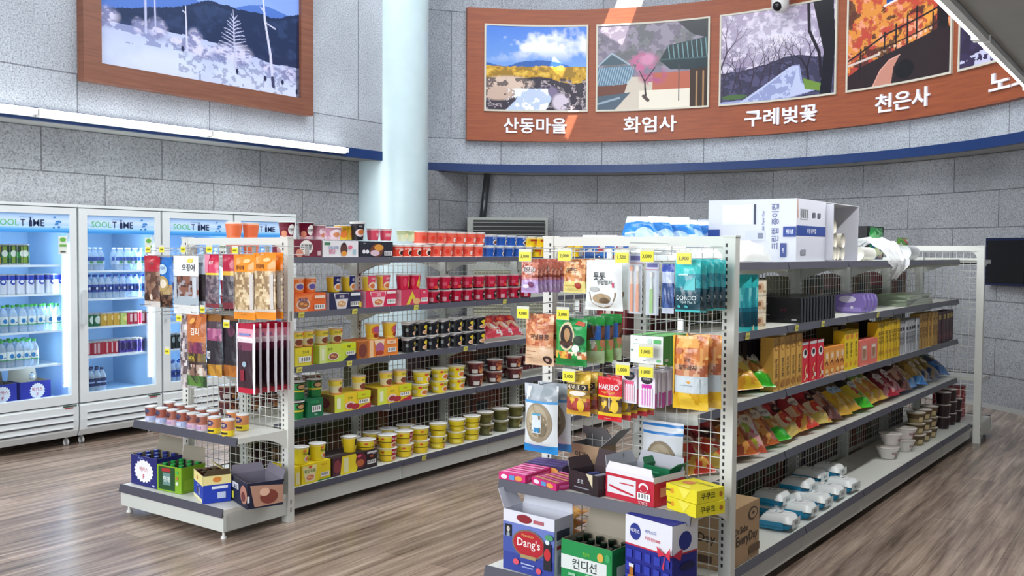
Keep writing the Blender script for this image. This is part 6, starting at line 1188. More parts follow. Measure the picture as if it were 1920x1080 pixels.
# base shelf: cardboard carton, wet wipes, bowls
uA, vA, _ = GB.hit(1432, 1040, z=LV[0]); hC = GB.hit(1432, 936, v=vA)[2]-LV[0]; vA = max(vA, .075)
EV = [('t', 'Dr.Bebe', -.08, .60, .12, '#3a2c20', .40), ('t', 'EveryDay', .10, .40, .22, '#33261c', .72), ('e', .28, .80, .15, .11, '#3a2c20'), ('e', .28, .80, .12, .085, '#b49673'), ('e', .28, .81, .04, .03, '#3a2c20'), ('r', .16, .10, .5, .24, '#6a523c'), ('r', -.5, .08, -.36, .22, '#6a523c')]
cw = .34
put(GB, uA-cw/2, vA, LV[0], 'cardb', carton('cardboard_carton', cw, .36, hC, '#b3946f', {'F': EV, 'L': [('t', 'EveryDay', .05, .50, .20, '#3a2a20', .8), ('e', -.25, .78, .14, .1, '#4a3828'), ('r', -.3, .1, .3, .22, '#5a4534')], 'T': [('r', -.3, .3, .1, .75, '#a08260'), ('t', '물티슈', -.1, .52, .2, '#3a2c20', .35)]}), 'brown cardboard wet wipe carton behind the corner post on base shelf', 'cardboard box', None)
def wipe():
    w, d, h = .165, .17, .07
    b = B(); b.fin = 'gloss'; nx = 8; v = []; f = []; c = []
    def pt(u, v_, top):
        x, y = (u-.5)*2, (v_-.5)*2; e = (max(0, 1-abs(x)**4)*max(0, 1-abs(y)**6))**.35; return (x*w/2*(1-.06*(1-e)), d*v_, h/2+(h/2*e+.002)*(1 if top else -1)+(.0015*math.sin(u*19+v_*13) if top else 0))
    for top in (1, 0):
        n = len(v); v += [pt(i/nx, j/nx, top) for j in range(nx+1) for i in range(nx+1)]
        for j in range(nx):
            for i in range(nx):
                q = (n+j*(nx+1)+i, n+j*(nx+1)+i+1, n+(j+1)*(nx+1)+i+1, n+(j+1)*(nx+1)+i); f.append(q if top else q[::-1]); c.append('#eef3f3' if top or i >= 2 else '#2f9ccc')
    b.add(v, f, c, None, True)
    S = (w, d, lambda x, z, o: (x, z, pt(x/w+.5, z/d, 1)[2]+o)); b.deco(S, [('r', -.22, .25, .30, .75, '#f6f9f9'), ('t', '물티슈', .05, .45, .12, '#4a6a7a', .3), ('r', -.05, .58, .12, .62, '#7fb0c4')])
    S = (w*.8, h, lambda x, z, o: (x, -.001-o, z)); b.deco(S, [('r', -.5, .2, .5, .8, '#e3ecec'), ('t', '물티슈', 0, .5, .3, '#44505a', .4)])
    S = (d*.9, h, lambda x, z, o: (-w/2-.001-o, d/2-x, z)); b.deco(S, [('r', -.5, .08, .3, .62, '#2f9ccc'), ('r', -.5, .2, .3, .3, '#1f7cab')]); o = b.build('wet_wipe_pack')
    return o
for i, (px, py, st) in enumerate(((1474, 990, 0), (1510, 968, 0), (1537, 950, 0), (1563, 934, 0), (1588, 921, 0), (1456, 965, 0), (1494, 945, 0), (1459, 965, 1), (1508, 940, 1), (1530, 920, 1), (1564, 910, 1))):
    u, v, _ = GB.hit(px, py, z=LV[0]); v = max(v, .10)
    put(GB, u, v-.05, LV[0]+.003+st*.052, 'wipe', wipe, f'white and blue wet wipe pack, {ORD[i]} one on base shelf, {"upper layer" if st else "lower layer"}', 'wet wipes', 'wet wipe packs on the base shelf', dr=4-8*hashr(i, 2))
def rbowl(key, rt_, rb_, h, bands, items): return cup('noodle_bowl', rt_, rb_, h, bands, items, lid='#d9d2cc')
WB = rbowl('w', .078, .046, .078, [(.8, '#ece8e4'), (1, '#f4f2ee')], [('t', '떡국', -.1, .5, .3, '#8a2c3c', .3), ('e', .12, .35, .14, .2, '#c9687a'), ('e', .2, .6, .1, .1, '#a83a4c')])
DB = rbowl('d', .066, .050, .078, [(.45, '#8a7a54'), (.9, '#5a4a34'), (1, '#b8ab8a')], [('e', .1, .5, .2, .3, '#3a2c20'), ('r', -.3, .2, -.1, .6, '#c9b88a')])
KB = rbowl('k', .060, .048, .095, [(.9, '#2a1c20'), (1, '#5a4a44')], [('e', .1, .5, .2, .3, '#5a3a3c')])
for i, (px, py, kk, mk, st, lb) in enumerate(((1675, 860, 'wb', WB, 0, 'white noodle bowl with red lettering, lowest of front stack'), (1682, 857, 'wb', WB, 1, 'white noodle bowl with red lettering, top of front stack'), (1705, 846, 'wb', WB, 0, 'white noodle bowl with red lettering, lowest of second stack'), (1709, 845, 'wb', WB, 1, 'white noodle bowl with red lettering, top of second stack'), (1726, 833, 'wb', WB, 0, 'white and pink noodle bowl behind the two stacks'))):
    u, v, _ = GB.hit(px, py, z=LV[0]); put(GB, u, v+.04+.004*st, LV[0]+st*.081, kk, mk, lb+' on base shelf', 'noodle bowl', 'white noodle bowls', dr=hashr(i, 4)*30-15)
for i, px in enumerate((1738, 1752, 1765)):
    u, v, _ = GB.hit(px, 836-i*7, z=LV[0])
    for st in range(3): put(GB, u, .19, LV[0]+st*.08, 'db', DB, f'brown patterned noodle bowl, {ORD[i]} stack from near side, {("lowest", "middle", "top")[st]} one on base shelf', 'noodle bowl', 'brown noodle bowls far right')
for i, px in enumerate((1775, 1787, 1797)):
    u = U(GB, px, 800, .17)
    for st in range(3 if i < 2 else 2): put(GB, u-.02, .20, LV[0]+st*.097, 'kb', KB, f'black noodle cup, {ORD[i]} stack beside the red cartons, {("lowest", "middle", "top")[st]} one', 'noodle bowl', 'black noodle cups far right')
for i, (px, z_) in enumerate(((1803, 0), (1811, 0), (1803, .13), (1811, .13))):
    u = U(GB, px, 790, .17); put(GB, u, .19, LV[0]+z_, 'rb', carton('noodle_carton', .12, .2, .128, '#a8323c', {'F': [('r', -.4, .2, .1, .6, '#d9706a'), ('r', .1, .5, .45, .9, '#e6b0a4')], 'L': [('r', -.4, .1, .4, .9, '#b8484c')]}), f'red noodle carton at far end of base shelf, {"upper" if z_ else "lower"} {"left" if i % 2 == 0 else "right"} one', 'box', 'red cartons at the far end')
# far side of the right shelving, seen through the end grid
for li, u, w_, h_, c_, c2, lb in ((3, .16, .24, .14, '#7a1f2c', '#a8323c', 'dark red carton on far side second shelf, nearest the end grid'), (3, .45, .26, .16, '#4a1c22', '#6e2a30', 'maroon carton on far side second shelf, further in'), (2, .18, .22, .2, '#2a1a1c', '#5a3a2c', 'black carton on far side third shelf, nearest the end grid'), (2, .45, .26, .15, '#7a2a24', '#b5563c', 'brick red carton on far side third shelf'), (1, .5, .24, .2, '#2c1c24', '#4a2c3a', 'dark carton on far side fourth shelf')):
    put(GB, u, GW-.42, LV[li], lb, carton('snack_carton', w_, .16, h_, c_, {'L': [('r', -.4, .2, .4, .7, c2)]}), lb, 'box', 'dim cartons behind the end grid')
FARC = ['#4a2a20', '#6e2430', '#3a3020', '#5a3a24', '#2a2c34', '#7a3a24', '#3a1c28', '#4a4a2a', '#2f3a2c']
for G_, lv, nm in ((GB, (0, 1, 2, 3), 'right'), (GA, (0, 1), 'left')):  # stock glimpsed through the wire; right-hand rows added to block light from behind
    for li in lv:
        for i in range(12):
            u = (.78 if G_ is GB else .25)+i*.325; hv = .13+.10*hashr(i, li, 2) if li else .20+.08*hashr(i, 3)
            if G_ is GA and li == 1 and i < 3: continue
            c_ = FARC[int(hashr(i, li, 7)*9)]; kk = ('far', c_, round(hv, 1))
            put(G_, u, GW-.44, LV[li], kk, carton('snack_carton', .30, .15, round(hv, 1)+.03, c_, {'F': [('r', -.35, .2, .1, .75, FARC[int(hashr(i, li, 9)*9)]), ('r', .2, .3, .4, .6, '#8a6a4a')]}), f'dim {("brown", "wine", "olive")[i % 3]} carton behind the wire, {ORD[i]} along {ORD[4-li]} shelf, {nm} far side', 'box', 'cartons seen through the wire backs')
for k in range(4):
    put(GB, .10+.0*k, GW-.10, LV[0]+.002+k*.05, 'orangepk', bag('orange_snack_pack', .17, .30, .05, mottle(['#f0a020', '#e88a18', '#f6b84a'], 7, 3), seed=4), f'orange snack pack lying on far side base shelf behind the corner, {ORD[k]} from bottom', 'snack pack', 'stacked orange packs', rz=R(90), rx=0).rotation_euler = (R(-90), 0, R(88+3*k))
# ================================================================ RIGHT SHELVING, END FRAME
PEAn = ['#d98a72', '#b65a48', '#e6a892', '#93402f', '#c86f5c']
hang(GB, SB, (978, 487, 1011, 549), 'pea1', pouch('peanut_bag', zones((.38, mottle(['#c3a8dc', '#b898d4', '#d0bae6'], 5, 2)), (.46, '#c98a9a'), (1, mottle(PEAn, 9, 1))), [('e', .05, .70, .36, .12, '#ecd8d4'), ('t', '꿀땅콩', .05, .70, .16, '#26202a', .62), ('e', -.1, .2, .2, .06, '#efe4f4'), ('e', .2, .25, .14, .09, '#7a3a6a')], t=.035, amp=.004), 'peanut bag with lilac bottom', 'snack bag', 8, .033, u=-.31)
hang(GB, SB, (1055, 487, 1098, 549), 'pea2', pouch('peanut_bag', zones((.06, '#e9dc8a'), (.36, '#efe08a'), (1, mottle(['#e6a26a', '#d08850', '#f2c490', '#b5683a'], 9, 6))), [('t', '강콘드', -.05, .68, .15, '#2a2426', .7), ('e', .25, .22, .12, .10, '#b03a2c'), ('r', -.4, .2, .1, .24, '#c9b05a')], t=.035, amp=.004), 'peanut bag with pale yellow bottom', 'snack bag', 4, .04, u=-.29)
hang(GB, SB, (1096, 488, 1168, 582), 'white_pouch', pouch('anchovy_pouch', lambda u, v: '#eef3f2', [('p', [(-.36, .36)]+[(.02+.36*math.cos(a), .36-.32*math.sin(a)) for a in [math.pi*(1-q/12) for q in range(13)]][::1], '#8a7458'), ('e', .02, .24, .24, .10, '#b09a78'), ('e', .1, .2, .14, .06, '#6e5a42'), ('e', -.18, .42, .14, .05, '#b9bcb8'), ('t', '톳톳', -.04, .68, .15, '#23282c', .34), ('t', '두절멸치', .10, .56, .09, '#23282c', .42), ('r', .30, .46, .34, .56, '#e0447a')], t=.05, neck=.94, amp=.003, fin='gloss'), 'white pouch of dried anchovies with brush lettering and bowl window', 'snack bag', 2, .07, u=-.30)
def brush(c1, c2, two=True):
    def f(w, h):
        def mk():
            t = empty('toothbrush_pack'); b = B(); b.box(-w/2, w/2, .012, .014, 0, h, '#dfe3ea'); b.box(-w/2, w/2, .010, .012, h*.86, h*.99, '#c9cfe6')
            b.deco((w, h, lambda x, z, o: (x, .010-o, z)), [('r', -.4, .90, .4, .97, '#6a6aa8'), ('r', -.5, .845, .5, .86, '#c05a4c')]); b.build('backing_card', t)
            b = B(); b.box(-w/2+.001, w/2-.001, -.004, .010, h*.01, h*.85, '#ffffff', 'film'); b.build('blister', t)
            for s_ in ((-.24, .24) if two else (0,)):
                b = B(); b.fin = 'gloss'; x = s_*w
                b.prism([(x-.006, h*.04), (x+.006, h*.04), (x+.0065, h*.30), (x+.005, h*.50), (x-.005, h*.50), (x-.0065, h*.30)], 1, .0, .008, c1); b.prism([(x-.005, h*.50), (x+.005, h*.50), (x+.0025, h*.66), (x+.003, h*.72), (x-.003, h*.72), (x-.0025, h*.66)], 1, .001, .006, c2); b.box(x-.006, x+.006, -.002, .008, h*.72, h*.81, c1 if s_ < 0 else '#f4efe6'); b.build('toothbrush', t)
            return t
        return mk
    return f
hang(GB, SB, (1177, 478, 1201, 590), 'brush_o', brush('#f08a34', '#f2d0b0'), 'clear pack of two orange toothbrushes hanging on the right end frame', 'toothbrush', u=-.30)
hang(GB, SB, (1206, 492, 1230, 592), 'brush_g', brush('#8acb3a', '#e6efe0', False), 'clear pack with one green toothbrush beside the orange pair', 'toothbrush', u=-.29)
v_, z_ = hang(GB, SB, (1243, 495, 1266, 588), 'brush_b', pouch('toothbrush_pack', zones((.12, '#c3cce0'), (.62, mottle(['#34508c', '#4a68a8', '#26407a'], 5, 1)), (.86, '#b9c6e2'), (1, '#3450b0')), t=.016), 'tilted clear and navy toothbrush pack left of the teal razor packs', 'toothbrush', u=-.27)
TL = zones((.05, '#38c0c0'), (.40, '#0d4454'), (.46, '#135c70'), (.74, mottle(['#2a9aa8', '#3cb8c0', '#1f8a9c'], 5, 2)), (1, '#3acaca'))
hang(GB, SB, (1267, 487, 1315, 585), 'dorco', pouch('razor_pack', TL, [('t', 'DORCO', .0, .27, .085, '#e9f4f4', .80), ('t', 'TG-II Plus 5', .06, .19, .05, '#c9e4e6', .6), ('e', -.3, .10, .07, .03, '#4fc0c4'), ('e', .0, .10, .07, .03, '#4fc0c4'), ('r', -.3, .70, .1, .73, '#d0f0f0'), ('p', [(-.1, .42), (.35, .42), (.35, .66), (.05, .60)], '#6ad4d8')], t=.03), 'teal and navy razor pack', 'razor pack', 5, .052, u=-.31, group='teal razor packs on the end frame')
hang(GB, SB, (983, 590, 1038, 686), 'cashew', pouch('nut_bag', zones((.34, '#e6c3a0'), (.38, '#d9a478'), (1, mottle(NUT, 9, 4, 14))), [('t', '커널땅콩', .10, .56, .11, '#1f1a1c', .85), ('r', -.4, .27, -.02, .285, '#a8703c'), ('r', -.4, .20, -.18, .212, '#b58a6a'), ('r', -.4, .14, -.12, .152, '#b58a6a'), ('e', .34, .12, .12, .08, '#3a2420'), ('e', .34, .12, .05, .035, '#c9a890')], t=.05), 'large beige nut bag with black brush lettering', 'snack bag', 2, .07, u=-.31, group='beige nut bags')
hang(GB, SB, (1040, 597, 1100, 686), 'almond', pouch('coffee_candy_bag', zones((.14, '#168a3c'), (.32, mottle(['#e8c04a', '#1b9a44', '#d9803c', '#f0e6c0', '#7a3a24'], 8, 5)), (1, mottle(['#17984a', '#128a3e', '#1fa852'], 6, 3))), [('e', -.05, .62, .26, .30, '#d9c9a0'), ('e', -.05, .62, .21, .25, '#2a1c18'), ('e', -.02, .66, .10, .14, '#b58a5c'), ('r', -.28, .44, .18, .52, '#4a2a1c'), ('p', [(.2, .88), (.46, .84), (.46, .92), (.24, .95)], '#c9502c'), ('e', .32, .55, .14, .10, '#1c3a24'), ('e', .25, .38, .1, .08, '#e9efe6')], t=.05), 'bright green candy bag with oval emblem', 'snack bag', 1, u=-.31)
for i in range(3):
    hang(GB, SB, (1099+i*15, 594, 1133+i*15, 682-i*3), 'almond_b%d' % (i % 2), pouch('candy_bag', zones((.25, '#8ac86a' if i % 2 else '#bcd8a8'), (.5, mottle(['#6aa84a', '#c9805a', '#e6e2d4'], 5, 2)), (.8, mottle(['#4a2a1c', '#2a6ac0', '#7a4a34'], 5, 3)), (1, '#2a9a44')), [('r', -.5, .1, -.34, .95, '#dfe6e4')], t=.03), f'green and brown candy bag behind the bright green one, {ORD[i]} from left', 'snack bag', 1, u=-.22+.05*i, hk=False, dr=30, group='green and brown candy bags')
BX = lambda w, h: carton('mask_box', w, .20, h, '#f0f5f2', {'F': [('p', [(-.36, .80), (-.31, .87), (-.26, .80), (-.31, .835)], '#3c6a5a'), ('r', -.42, .70, -.16, .715, '#a8c8b8'), ('e', .10, .80, .07, .11, '#cfe0d8'), ('r', .22, .74, .44, .88, '#58b868'), ('r', -.47, .44, -.41, .50, '#3c8a5a'), ('r', .32, .08, .44, .17, '#7ac88a')], 'R': [('r', -.5, 0, .5, 1, '#54b44e'), ('r', -.22, 0, -.20, 1, '#9ad890'), ('r', 0, 0, .02, 1, '#9ad890'), ('r', .22, 0, .24, 1, '#9ad890'), ('r', -.45, .1, -.3, .2, '#e6f4e0')], 'T': [('r', -.5, 0, .5, 1, '#7cc676')]})
v_, _ = hang(GB, SB, (1181, 630, 1243, 682), 'maskbox', BX, 'white and green hanging box with a yellow price tag on its front', 'box', u=-.30)
hang(GB, SB, (1262, 630, 1330, 768), 'walnut', pouch('nut_pouch', zones((.22, mottle(['#e6b81c', '#d9a818', '#f0c83a'], 5, 3)), (.45, '#c9d4d8'), (.62, mottle(['#c9805a', '#a85c3c', '#e0b08a'], 7, 2)), (1, mottle(['#e89a5a', '#d9803c', '#f6c87a', '#c06a34', '#f0b060'], 8, 4))), [('r', -.34, .235, .34, .44, '#cfdadf'), ('e', .05, .38, .06, .02, '#d9a04a'), ('r', -.2, .33, .15, .34, '#8aa0ac'), ('t', '구운', .0, .68, .05, '#3a3030', .3), ('t', '호두과자', .0, .58, .075, '#23282e', .66), ('e', -.25, .80, .12, .04, '#c9785a'), ('r', -.5, .2, -.43, 1, '#e8b42c')], t=.055, neck=.98), 'tall yellow stand-up pouch of walnut snacks', 'snack bag', 2, .075, u=-.31, group='yellow walnut pouches', fan=-.018)
hang(GB, SB, (1061, 700, 1107, 778), 'goldcandy', pouch('jelly_bag', zones((.10, '#d9a830'), (.44, mottle(['#b5443c', '#9a342c', '#e0b030', '#c9582c'], 6, 5)), (.70, mottle(['#c9a03c', '#8a6a20', '#b59030'], 6, 1)), (1, mottle(['#e0b83c', '#c99a2a', '#f0cc5a'], 5, 2))), [('r', -.44, .62, .44, .76, '#2c241c'), ('t', 'HARIBO', 0, .69, .11, '#f0e0c0', .8), ('e', .05, .54, .34, .06, '#efe9dc'), ('e', .2, .25, .14, .14, '#e8c02c')], t=.04), 'gold jelly candy bag with dark lettering band', 'snack bag', 3, .05, u=-.30, fan=-.0, group='gold jelly bags')
hang(GB, SB, (1123, 706, 1168, 788), 'redcandy', pouch('jelly_bag', zones((.11, '#d81f2c'), (.19, '#f0cf2a'), (.52, mottle(['#5a3a24', '#7a5a34', '#e8c02c', '#3a2418'], 6, 5)), (.57, '#f0cf2a'), (1, '#d81a2a')), [('t', 'HARIBO', 0, .78, .12, '#f6f0f0', .86), ('t', 'Happy Cola', 0, .66, .07, '#f3c24a', .7), ('e', .28, .35, .14, .14, '#f0c82a'), ('r', .05, .3, .10, .55, '#e9e4e0'), ('r', -.2, .05, .1, .07, '#f0b0a0')], t=.03), 'red jelly candy bag with white and yellow lettering', 'snack bag', 5, .055, u=-.30, group='red jelly bags', fan=-.006)
def pick(c1, c2):
    return lambda w, h: carton('hair_pin_card', w, .014, h, '#efe9f4', {'F': [('e', 0, .80, .36, .13, '#1c1a20'), ('t', 'WONDER', 0, .81, .06, '#d9d4dc', .5), ('r', -.30, .52, .30, .66, c1), *[('r', -.36+.16*q, .04, -.28+.16*q, .56, '#f6ecf4') for q in range(5)], *[('r', -.28+.16*q, .08, -.20+.16*q, .50, c2) for q in range(4)], ('e', .35, .9, .04, .03, '#5aa8d8')], 'R': [('r', -.5, 0, .5, .42, c1), ('r', -.5, .42, .5, .46, '#f0e4f0')]}, 'gloss')
hang(GB, SB, (1168, 692, 1196, 756), 'pick_p', pick('#f0648a', '#f4a8c0'), 'pink and white hair pin card', 'card pack', 4, .04, u=-.28, group='pink hair pin cards')
hang(GB, SB, (1197, 698, 1228, 764), 'pick_m', pick('#d030a8', '#e08ad0'), 'magenta and white hair pin card', 'card pack', 8, .026, u=-.31, group='magenta hair pin cards')
SWD = zones((.11, '#1f8ad4'), (.16, '#dfe6ea'), (.74, '#e3e9ec'), (.78, '#5aa4e0'), (1, mottle(['#cdd4da', '#b4bdc4', '#e3e8ec', '#9fa9b0'], 9, 3, 5)))
SWI = [('e', 0, .45, .40, .29, '#9a8c74'), ('e', -.03, .47, .33, .24, '#b3a68c'), ('e', .04, .42, .25, .18, '#8a7c64'), ('e', -.12, .52, .12, .10, '#c4b89e'), ('e', .16, .36, .10, .10, '#76684f'), ('r', -.15, .30, .13, .58, '#dde6ee'), ('r', -.14, .56, .12, .59, '#5aa8c8'), ('r', -.08, .31, .08, .38, '#2f8ac0')]
hang(GB, SB, (985, 722, 1050, 850), 'seaweed', pouch('dried_anchovy_bag', SWD, SWI, t=.06, amp=.004, fin='gloss'), 'large clear dried seaweed bag with blue bottom band', 'snack bag', 2, .10, u=-.31, group='large clear seaweed bags')
b = B()
_, v5, _ = GB.hit(1243, 840, u=-.06); z5 = GB.hit(1243, 790, u=-.06)[2]
w5 = abs(GB.hit(1204, 840, u=-.06)[1]-GB.hit(1281, 840, u=-.06)[1])
put(GB, -.06, v5, LV[1]+.01, 'seaweed2', bag('dried_anchovy_bag', w5, z5-LV[1]-.01, .05, zones((.80, '#dfe5ea'), (.85, '#2f84d0'), (.91, '#dfe8f0'), (.97, '#2f84d0'), (1, '#e9eef2')), [('e', 0, .30, .42, .42, '#8c7e66'), ('e', 0, .32, .34, .35, '#a89a80'), ('e', -.1, .45, .14, .12, '#c0b49a'), ('r', -.14, .15, .14, .50, '#dde6ee'), ('r', -.13, .46, .13, .49, '#5aa8c8')], fin='gloss'), 'clear seaweed bag with blue stripes standing against the wire grid', 'snack bag', None, face='end')
for px, py, tx, wh in ((984, 481, '3,000', 'above the lilac peanut bags'), (1058, 480, '2,000', 'above the yellow peanut bags'), (1166, 483, '1,500', 'right of the white pouch'), (1213, 481, '3,000', 'above the green toothbrush'), (1282, 485, '3,900', 'on the teal razor packs'), (980, 588, '4,000', 'above the beige nut bags'), (1055, 590, '3,000', 'above the bright green candy bag'), (1211, 660, '1,000', 'on the white and green box'), (1167, 694, '1,000', 'above the pink hair pin cards'), (1211, 698, '1,000', 'above the magenta hair pin cards'), (1066, 706, '2,000', 'above the gold jelly bags')):
    ptag(GB, px, py, tx, size=.062, where=wh, u=-.352)
_, va_, za_ = GB.hit(985, 470, u=-.02); _, vb_, zb_ = GB.hit(1340, 470, u=-.02)
b = B(); b.fin = 'chrome'; _, c1_, d1_ = GB.hit(1020, 471, u=-.20); _, c2_, _ = GB.hit(1340, 474, u=-.20); b.bar((-.20, c1_, d1_), (-.20, c2_, d1_), .0025, '#c0c4c6', n=6); b.build('hook_crossbar', SB)
# ---- right shelving, end shelf
ZE = LV[1]; GUM = lambda a, c: {'T': [('r', -.5, i/6+.02, .5, i/6+.05, '#f8c0dc') for i in range(6)] if False else [('r', -.46, .06+i*.155, .46, .17+i*.155, (a, c)[i % 2]) for i in range(6)], 'F': [('e', -.3, .5, .12, .3, '#f6e8f0'), ('e', .25, .5, .14, .34, '#e9a04a'), ('r', -.1, .2, .1, .8, '#5a9ad0')], 'R': [('r', -.4, .3, .4, .7, c)], 'L': [('r', -.4, .3, .4, .7, c)]}
ebox(GB, 936, 984, 888, -.358, ZE, lambda w, h: carton('chewing_gum_box', w, .21, .034, '#d8247c', GUM('#f090bc', '#e860a4')), 'gum1', 'hot pink chewing gum box at left front corner of the right end shelf', 'candy box', dr=2)
ebox(GB, 990, 1050, 895, -.355, ZE, lambda w, h: carton('chewing_gum_box', w, .17, .03, '#d02c78', GUM('#f0a878', '#e86ca8')), 'gum2', 'pink and orange chewing gum box, second from left on the right end shelf', 'candy box', dr=-16)
ebox(GB, 985, 1052, 866, -.15, ZE, lambda w, h: carton('chewing_gum_box', w, .13, .04, '#2c2050', GUM('#6a50a0', '#463080')), 'gum3', 'dark purple chewing gum box at the back left of the right end shelf', 'candy box', dr=6)
def bars_fill(t, w, d, h):
    for k, x in enumerate((-.25, 0, .25)):
        b = B(); b.fin = 'foil'; b.box(x*w-.012, x*w+.012, .02, d-.02, .01, h*.75, ('#5a6ab0', '#c9ccdc', '#3a3f70')[k]); b.build('chocolate_bar', t)
ebox(GB, 1060, 1128, 893, -.33, ZE, lambda w, h: open_carton('chocolate_box', w, .15, .085, '#2a1c22', '#4a3c40', {'F': [('t', '초코', -.1, .55, .2, '#c9ccd4', .4), ('r', -.3, .2, .2, .26, '#8a8a94'), ('p', [(.1, 1), (.32, 1), (.32, .35)], '#d9cfae')], 'R': [('t', '초코바', 0, .5, .3, '#a8aab8', .7)]}, [('B', .075, 10, '#b9bac2'), ('L', .05, 30, '#b0b1b8')], bars_fill), 'choc', 'dark brown open chocolate bar box with torn grey flaps', 'candy box', dr=-14)
ebox(GB, 1066, 1126, 832, -.10, ZE, lambda w, h: open_carton('red_bean_jelly_box', w, .12, .15, '#b59a78', '#8d8a8c', {'F': [('t', '양갱', -.12, .66, .24, '#33241e', .5), ('r', -.3, .26, .1, .40, '#7a3c30'), ('e', .3, .4, .14, .22, '#a8906a'), ('e', -.3, .2, .1, .1, '#8a7048')]}, [('B', .085, -35, '#3a2622'), ('R', .13, 48, '#a3a2a4')], None), 'yanggaeng', 'beige and brown red bean jelly box with raised lid, behind the chocolate box', 'candy box', dr=-6)
ebox(GB, 1130, 1232, 885, -.335, ZE, lambda w, h: open_carton('display_carton', w, .20, .12, '#c6203c', '#b9bbc4', {'F': [('r', -.5, .86, .5, 1, '#eceaf0'), ('r', -.46, .18, .14, .76, '#e9e8ee'), ('r', -.2, .56, .1, .60, '#c6203c'), ('p', [(-.42, .40), (-.2, .30), (.1, .22), (.1, .28), (-.2, .38), (-.42, .46)], '#c6203c'), ('e', .30, .60, .10, .16, '#f0e9ec'), ('e', .30, .57, .07, .12, '#c6203c'), ('r', .18, .56, .42, .50, '#c6203c'), *bars(.31, .30, .26, .24)[0:2], ('t', '57025', .30, .08, .12, '#f0d0d4', .3)], 'R': [('r', -.5, .80, .5, 1, '#eceaf0'), ('r', -.3, .3, .3, .6, '#e9a080')]}, [('F', .03, -8, '#eceaf0'), ('L', .05, 20, '#c9cbd4'), ('B', .05, 15, '#c6c8d0')], None), 'redcase', 'red and white open display carton with barcode', 'box', dr=-10)
_, v6, _ = GB.hit(1234, 880, u=-.20); put(GB, -.215, v6, ZE+.062, 'greenbx', open_carton('small_green_carton', .14, .10, .07, '#137a4c', '#0f6a40', {'F': [('t', '녹차', -.2, .3, .3, '#d9efe4', .4), ('r', -.3, .6, .1, .7, '#4ab080')]}, [('R', .035, 50, '#137a4c'), ('L', .03, 40, '#137a4c')], None), 'small dark green carton standing inside the red and white open carton', 'box', None, face='end', dr=-12)
for k in range(2):
    ebox(GB, 1238, 1318, 900, -.352, ZE+k*.052, lambda w, h: carton('biscuit_box', .17, .15, .050, '#ecdf2a', {'F': [('e', -.3, .5, .06, .2, '#e6a02c'), ('p', [(-.1, 1), (.1, .1), (.3, .9)], '#f4ea5a'), ('r', -.5, .45, -.34, .60, '#8a7a1c')], 'R': [('t', '쿠쿠크', -.1, .5, .50, '#2a2618', .5), ('e', .36, .5, .06, .2, '#b5702c')], 'T': [('t', '고소한 비스켓', .1, .7, .14, '#4a401c', .6), ('e', -.2, .5, .16, .16, '#e08a5a'), ('p', [(-.3, 0), (.0, .3), (.3, 0)], '#f4ea5a')]}), 'biscuit', f'bright yellow biscuit box, {"upper" if k else "lower"} one at right corner of end shelf', 'candy box', dr=-22+k*3, group='stacked yellow biscuit boxes')
# ---- right shelving, end base
ebox(GB, 942, 1042, 972, -.435, LV[0], lambda w, h: open_carton('drink_carton', w, .13, .262, '#33449c', '#cfd1dc', {'F': [('r', -.5, .80, .5, 1, '#dfe1ec'), ('r', -.5, .55, .5, .80, '#6a7cc4'), ('r', -.5, .30, .5, .55, '#4356a8'), ('e', -.08, .90, .15, .07, '#8a1f2c'), ('r', .10, .86, .3, .92, '#b5606c'), ('r', -.46, .56, -.32, .76, '#14161e'), ('e', -.39, .68, .03, .05, '#c9c4bc'), ('r', -.42, .56, -.36, .62, '#9aa8b4'), ('e', .02, .50, .33, .24, '#7a6a5c'), ('e', .02, .50, .30, .215, '#b51c2c'), ('t', "Dang's", .02, .50, .18, '#f3e8e6', .5), ('t', 'Premium', .0, .64, .05, '#e0a85a', .3), ('r', -.14, .26, .16, .32, '#a89468'), ('e', -.22, .17, .06, .05, '#e0566a'), ('e', .22, .11, .05, .05, '#e0566a'), ('r', -.12, .16, .14, .18, '#b9c6ec'), ('r', -.10, .11, .12, .13, '#9aa8dc'), ('r', .32, .16, .46, .60, '#1a1c28'), ('e', .39, .42, .06, .10, '#c42a34'), ('e', .39, .62, .04, .04, '#dfe6ec'), ('e', .42, .70, .08, .05, '#4a9a6a')], 'R': [('r', -.5, 0, .5, 1, '#c9cede'), ('r', -.4, .65, .3, .8, '#3a3f54'), ('r', -.4, .5, .2, .56, '#a83a44'), ('r', -.35, .1, .3, .4, '#9aa2b8')]}, [('B', .085, 8, '#dcdde8'), ('L', .09, 30, '#d5d6e2')], None), 'dangs', 'blue drink carton with red oval emblem and tall open white flaps', 'drink carton', dr=-3)
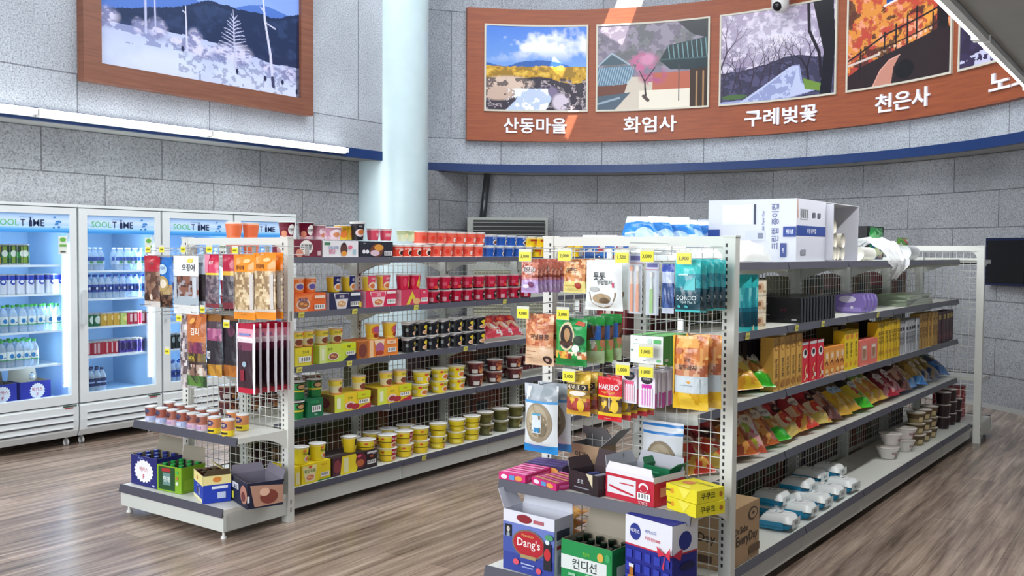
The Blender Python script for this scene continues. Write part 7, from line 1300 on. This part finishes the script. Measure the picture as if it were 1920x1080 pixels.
ebox(GB, 1050, 1150, 1030, -.43, LV[0], lambda w, h: open_carton('drink_carton', w, .16, .185, '#16904a', '#9a9280', {'F': [('r', -.5, .34, .40, .66, '#e2e9e6'), ('t', '컨디션', -.03, .50, .24, '#1c2a22', .5), ('t', '헛개', .0, .76, .10, '#7fc83a', .2), ('e', .28, .78, .06, .10, '#e0b04a'), ('e', .42, .80, .05, .09, '#3aa864'), ('e', .06, .18, .12, .14, '#bfe0cc'), ('e', .06, .18, .08, .10, '#16904a'), ('r', -.34, .22, -.20, .28, '#9ad0ae')], 'R': [('r', -.5, .1, .5, .9, '#127a3e'), ('r', -.3, .35, .4, .6, '#cfe0d8')]}, [('B', .13, 14, '#a89f8a')], fill_bottles('#14261c', '#1a3a28', 4, 3, .002)), 'condition', 'green hangover drink carton with white band and dark bottle caps', 'drink carton', dr=-4)
ebox(GB, 1166, 1268, 975, -.43, LV[0], lambda w, h: carton('drink_carton', w, .15, h, '#1a2488', {'F': [('r', -.5, .66, .5, 1, '#e6e8f0'), ('r', -.5, .645, .5, .665, '#c02a44'), ('e', -.28, .82, .12, .10, '#22348c'), ('t', '박카스', -.28, .83, .05, '#e9ecf6', .2), ('t', '바카스디', .05, .86, .045, '#5a6ab0', .34), ('t', '타우린1000', .10, .78, .045, '#d0405a', .36), *[('r', -.46+.2*(q % 5), .50-.15*(q//5), -.34+.2*(q % 5), .60-.15*(q//5), '#2c3cae') for q in range(15)], ('r', -.40, .05, -.24, .30, '#c98a2c'), ('r', -.36, .30, -.28, .42, '#b5702c'), ('r', -.37, .40, -.27, .44, '#e6e9f0'), ('e', -.32, .16, .07, .05, '#e9e6f0'), ('p', [(.40, .66), (.22, .74), (.26, .62)], '#d0304c'), ('p', [(.40, .66), (.5, .76), (.5, .60)], '#d0304c'), ('p', [(.40, .66), (.34, .50), (.38, .48)], '#d0304c')], 'R': [('r', -.5, .66, .5, 1, '#e6e8f0'), ('e', .0, .80, .26, .11, '#22348c'), ('r', -.5, .645, .5, .665, '#c02a44'), ('e', .1, .5, .3, .05, '#0d1450'), ('r', -.1, .1, .1, .3, '#c98a2c'), ('p', [(-.5, .66), (-.1, .72), (-.2, .58)], '#d0304c')], 'T': [('r', -.5, 0, .5, 1, '#1f2a94')]}), 'bacD', 'blue and white drink carton with red ribbon print beside the wire grid', 'drink carton', dr=-12)
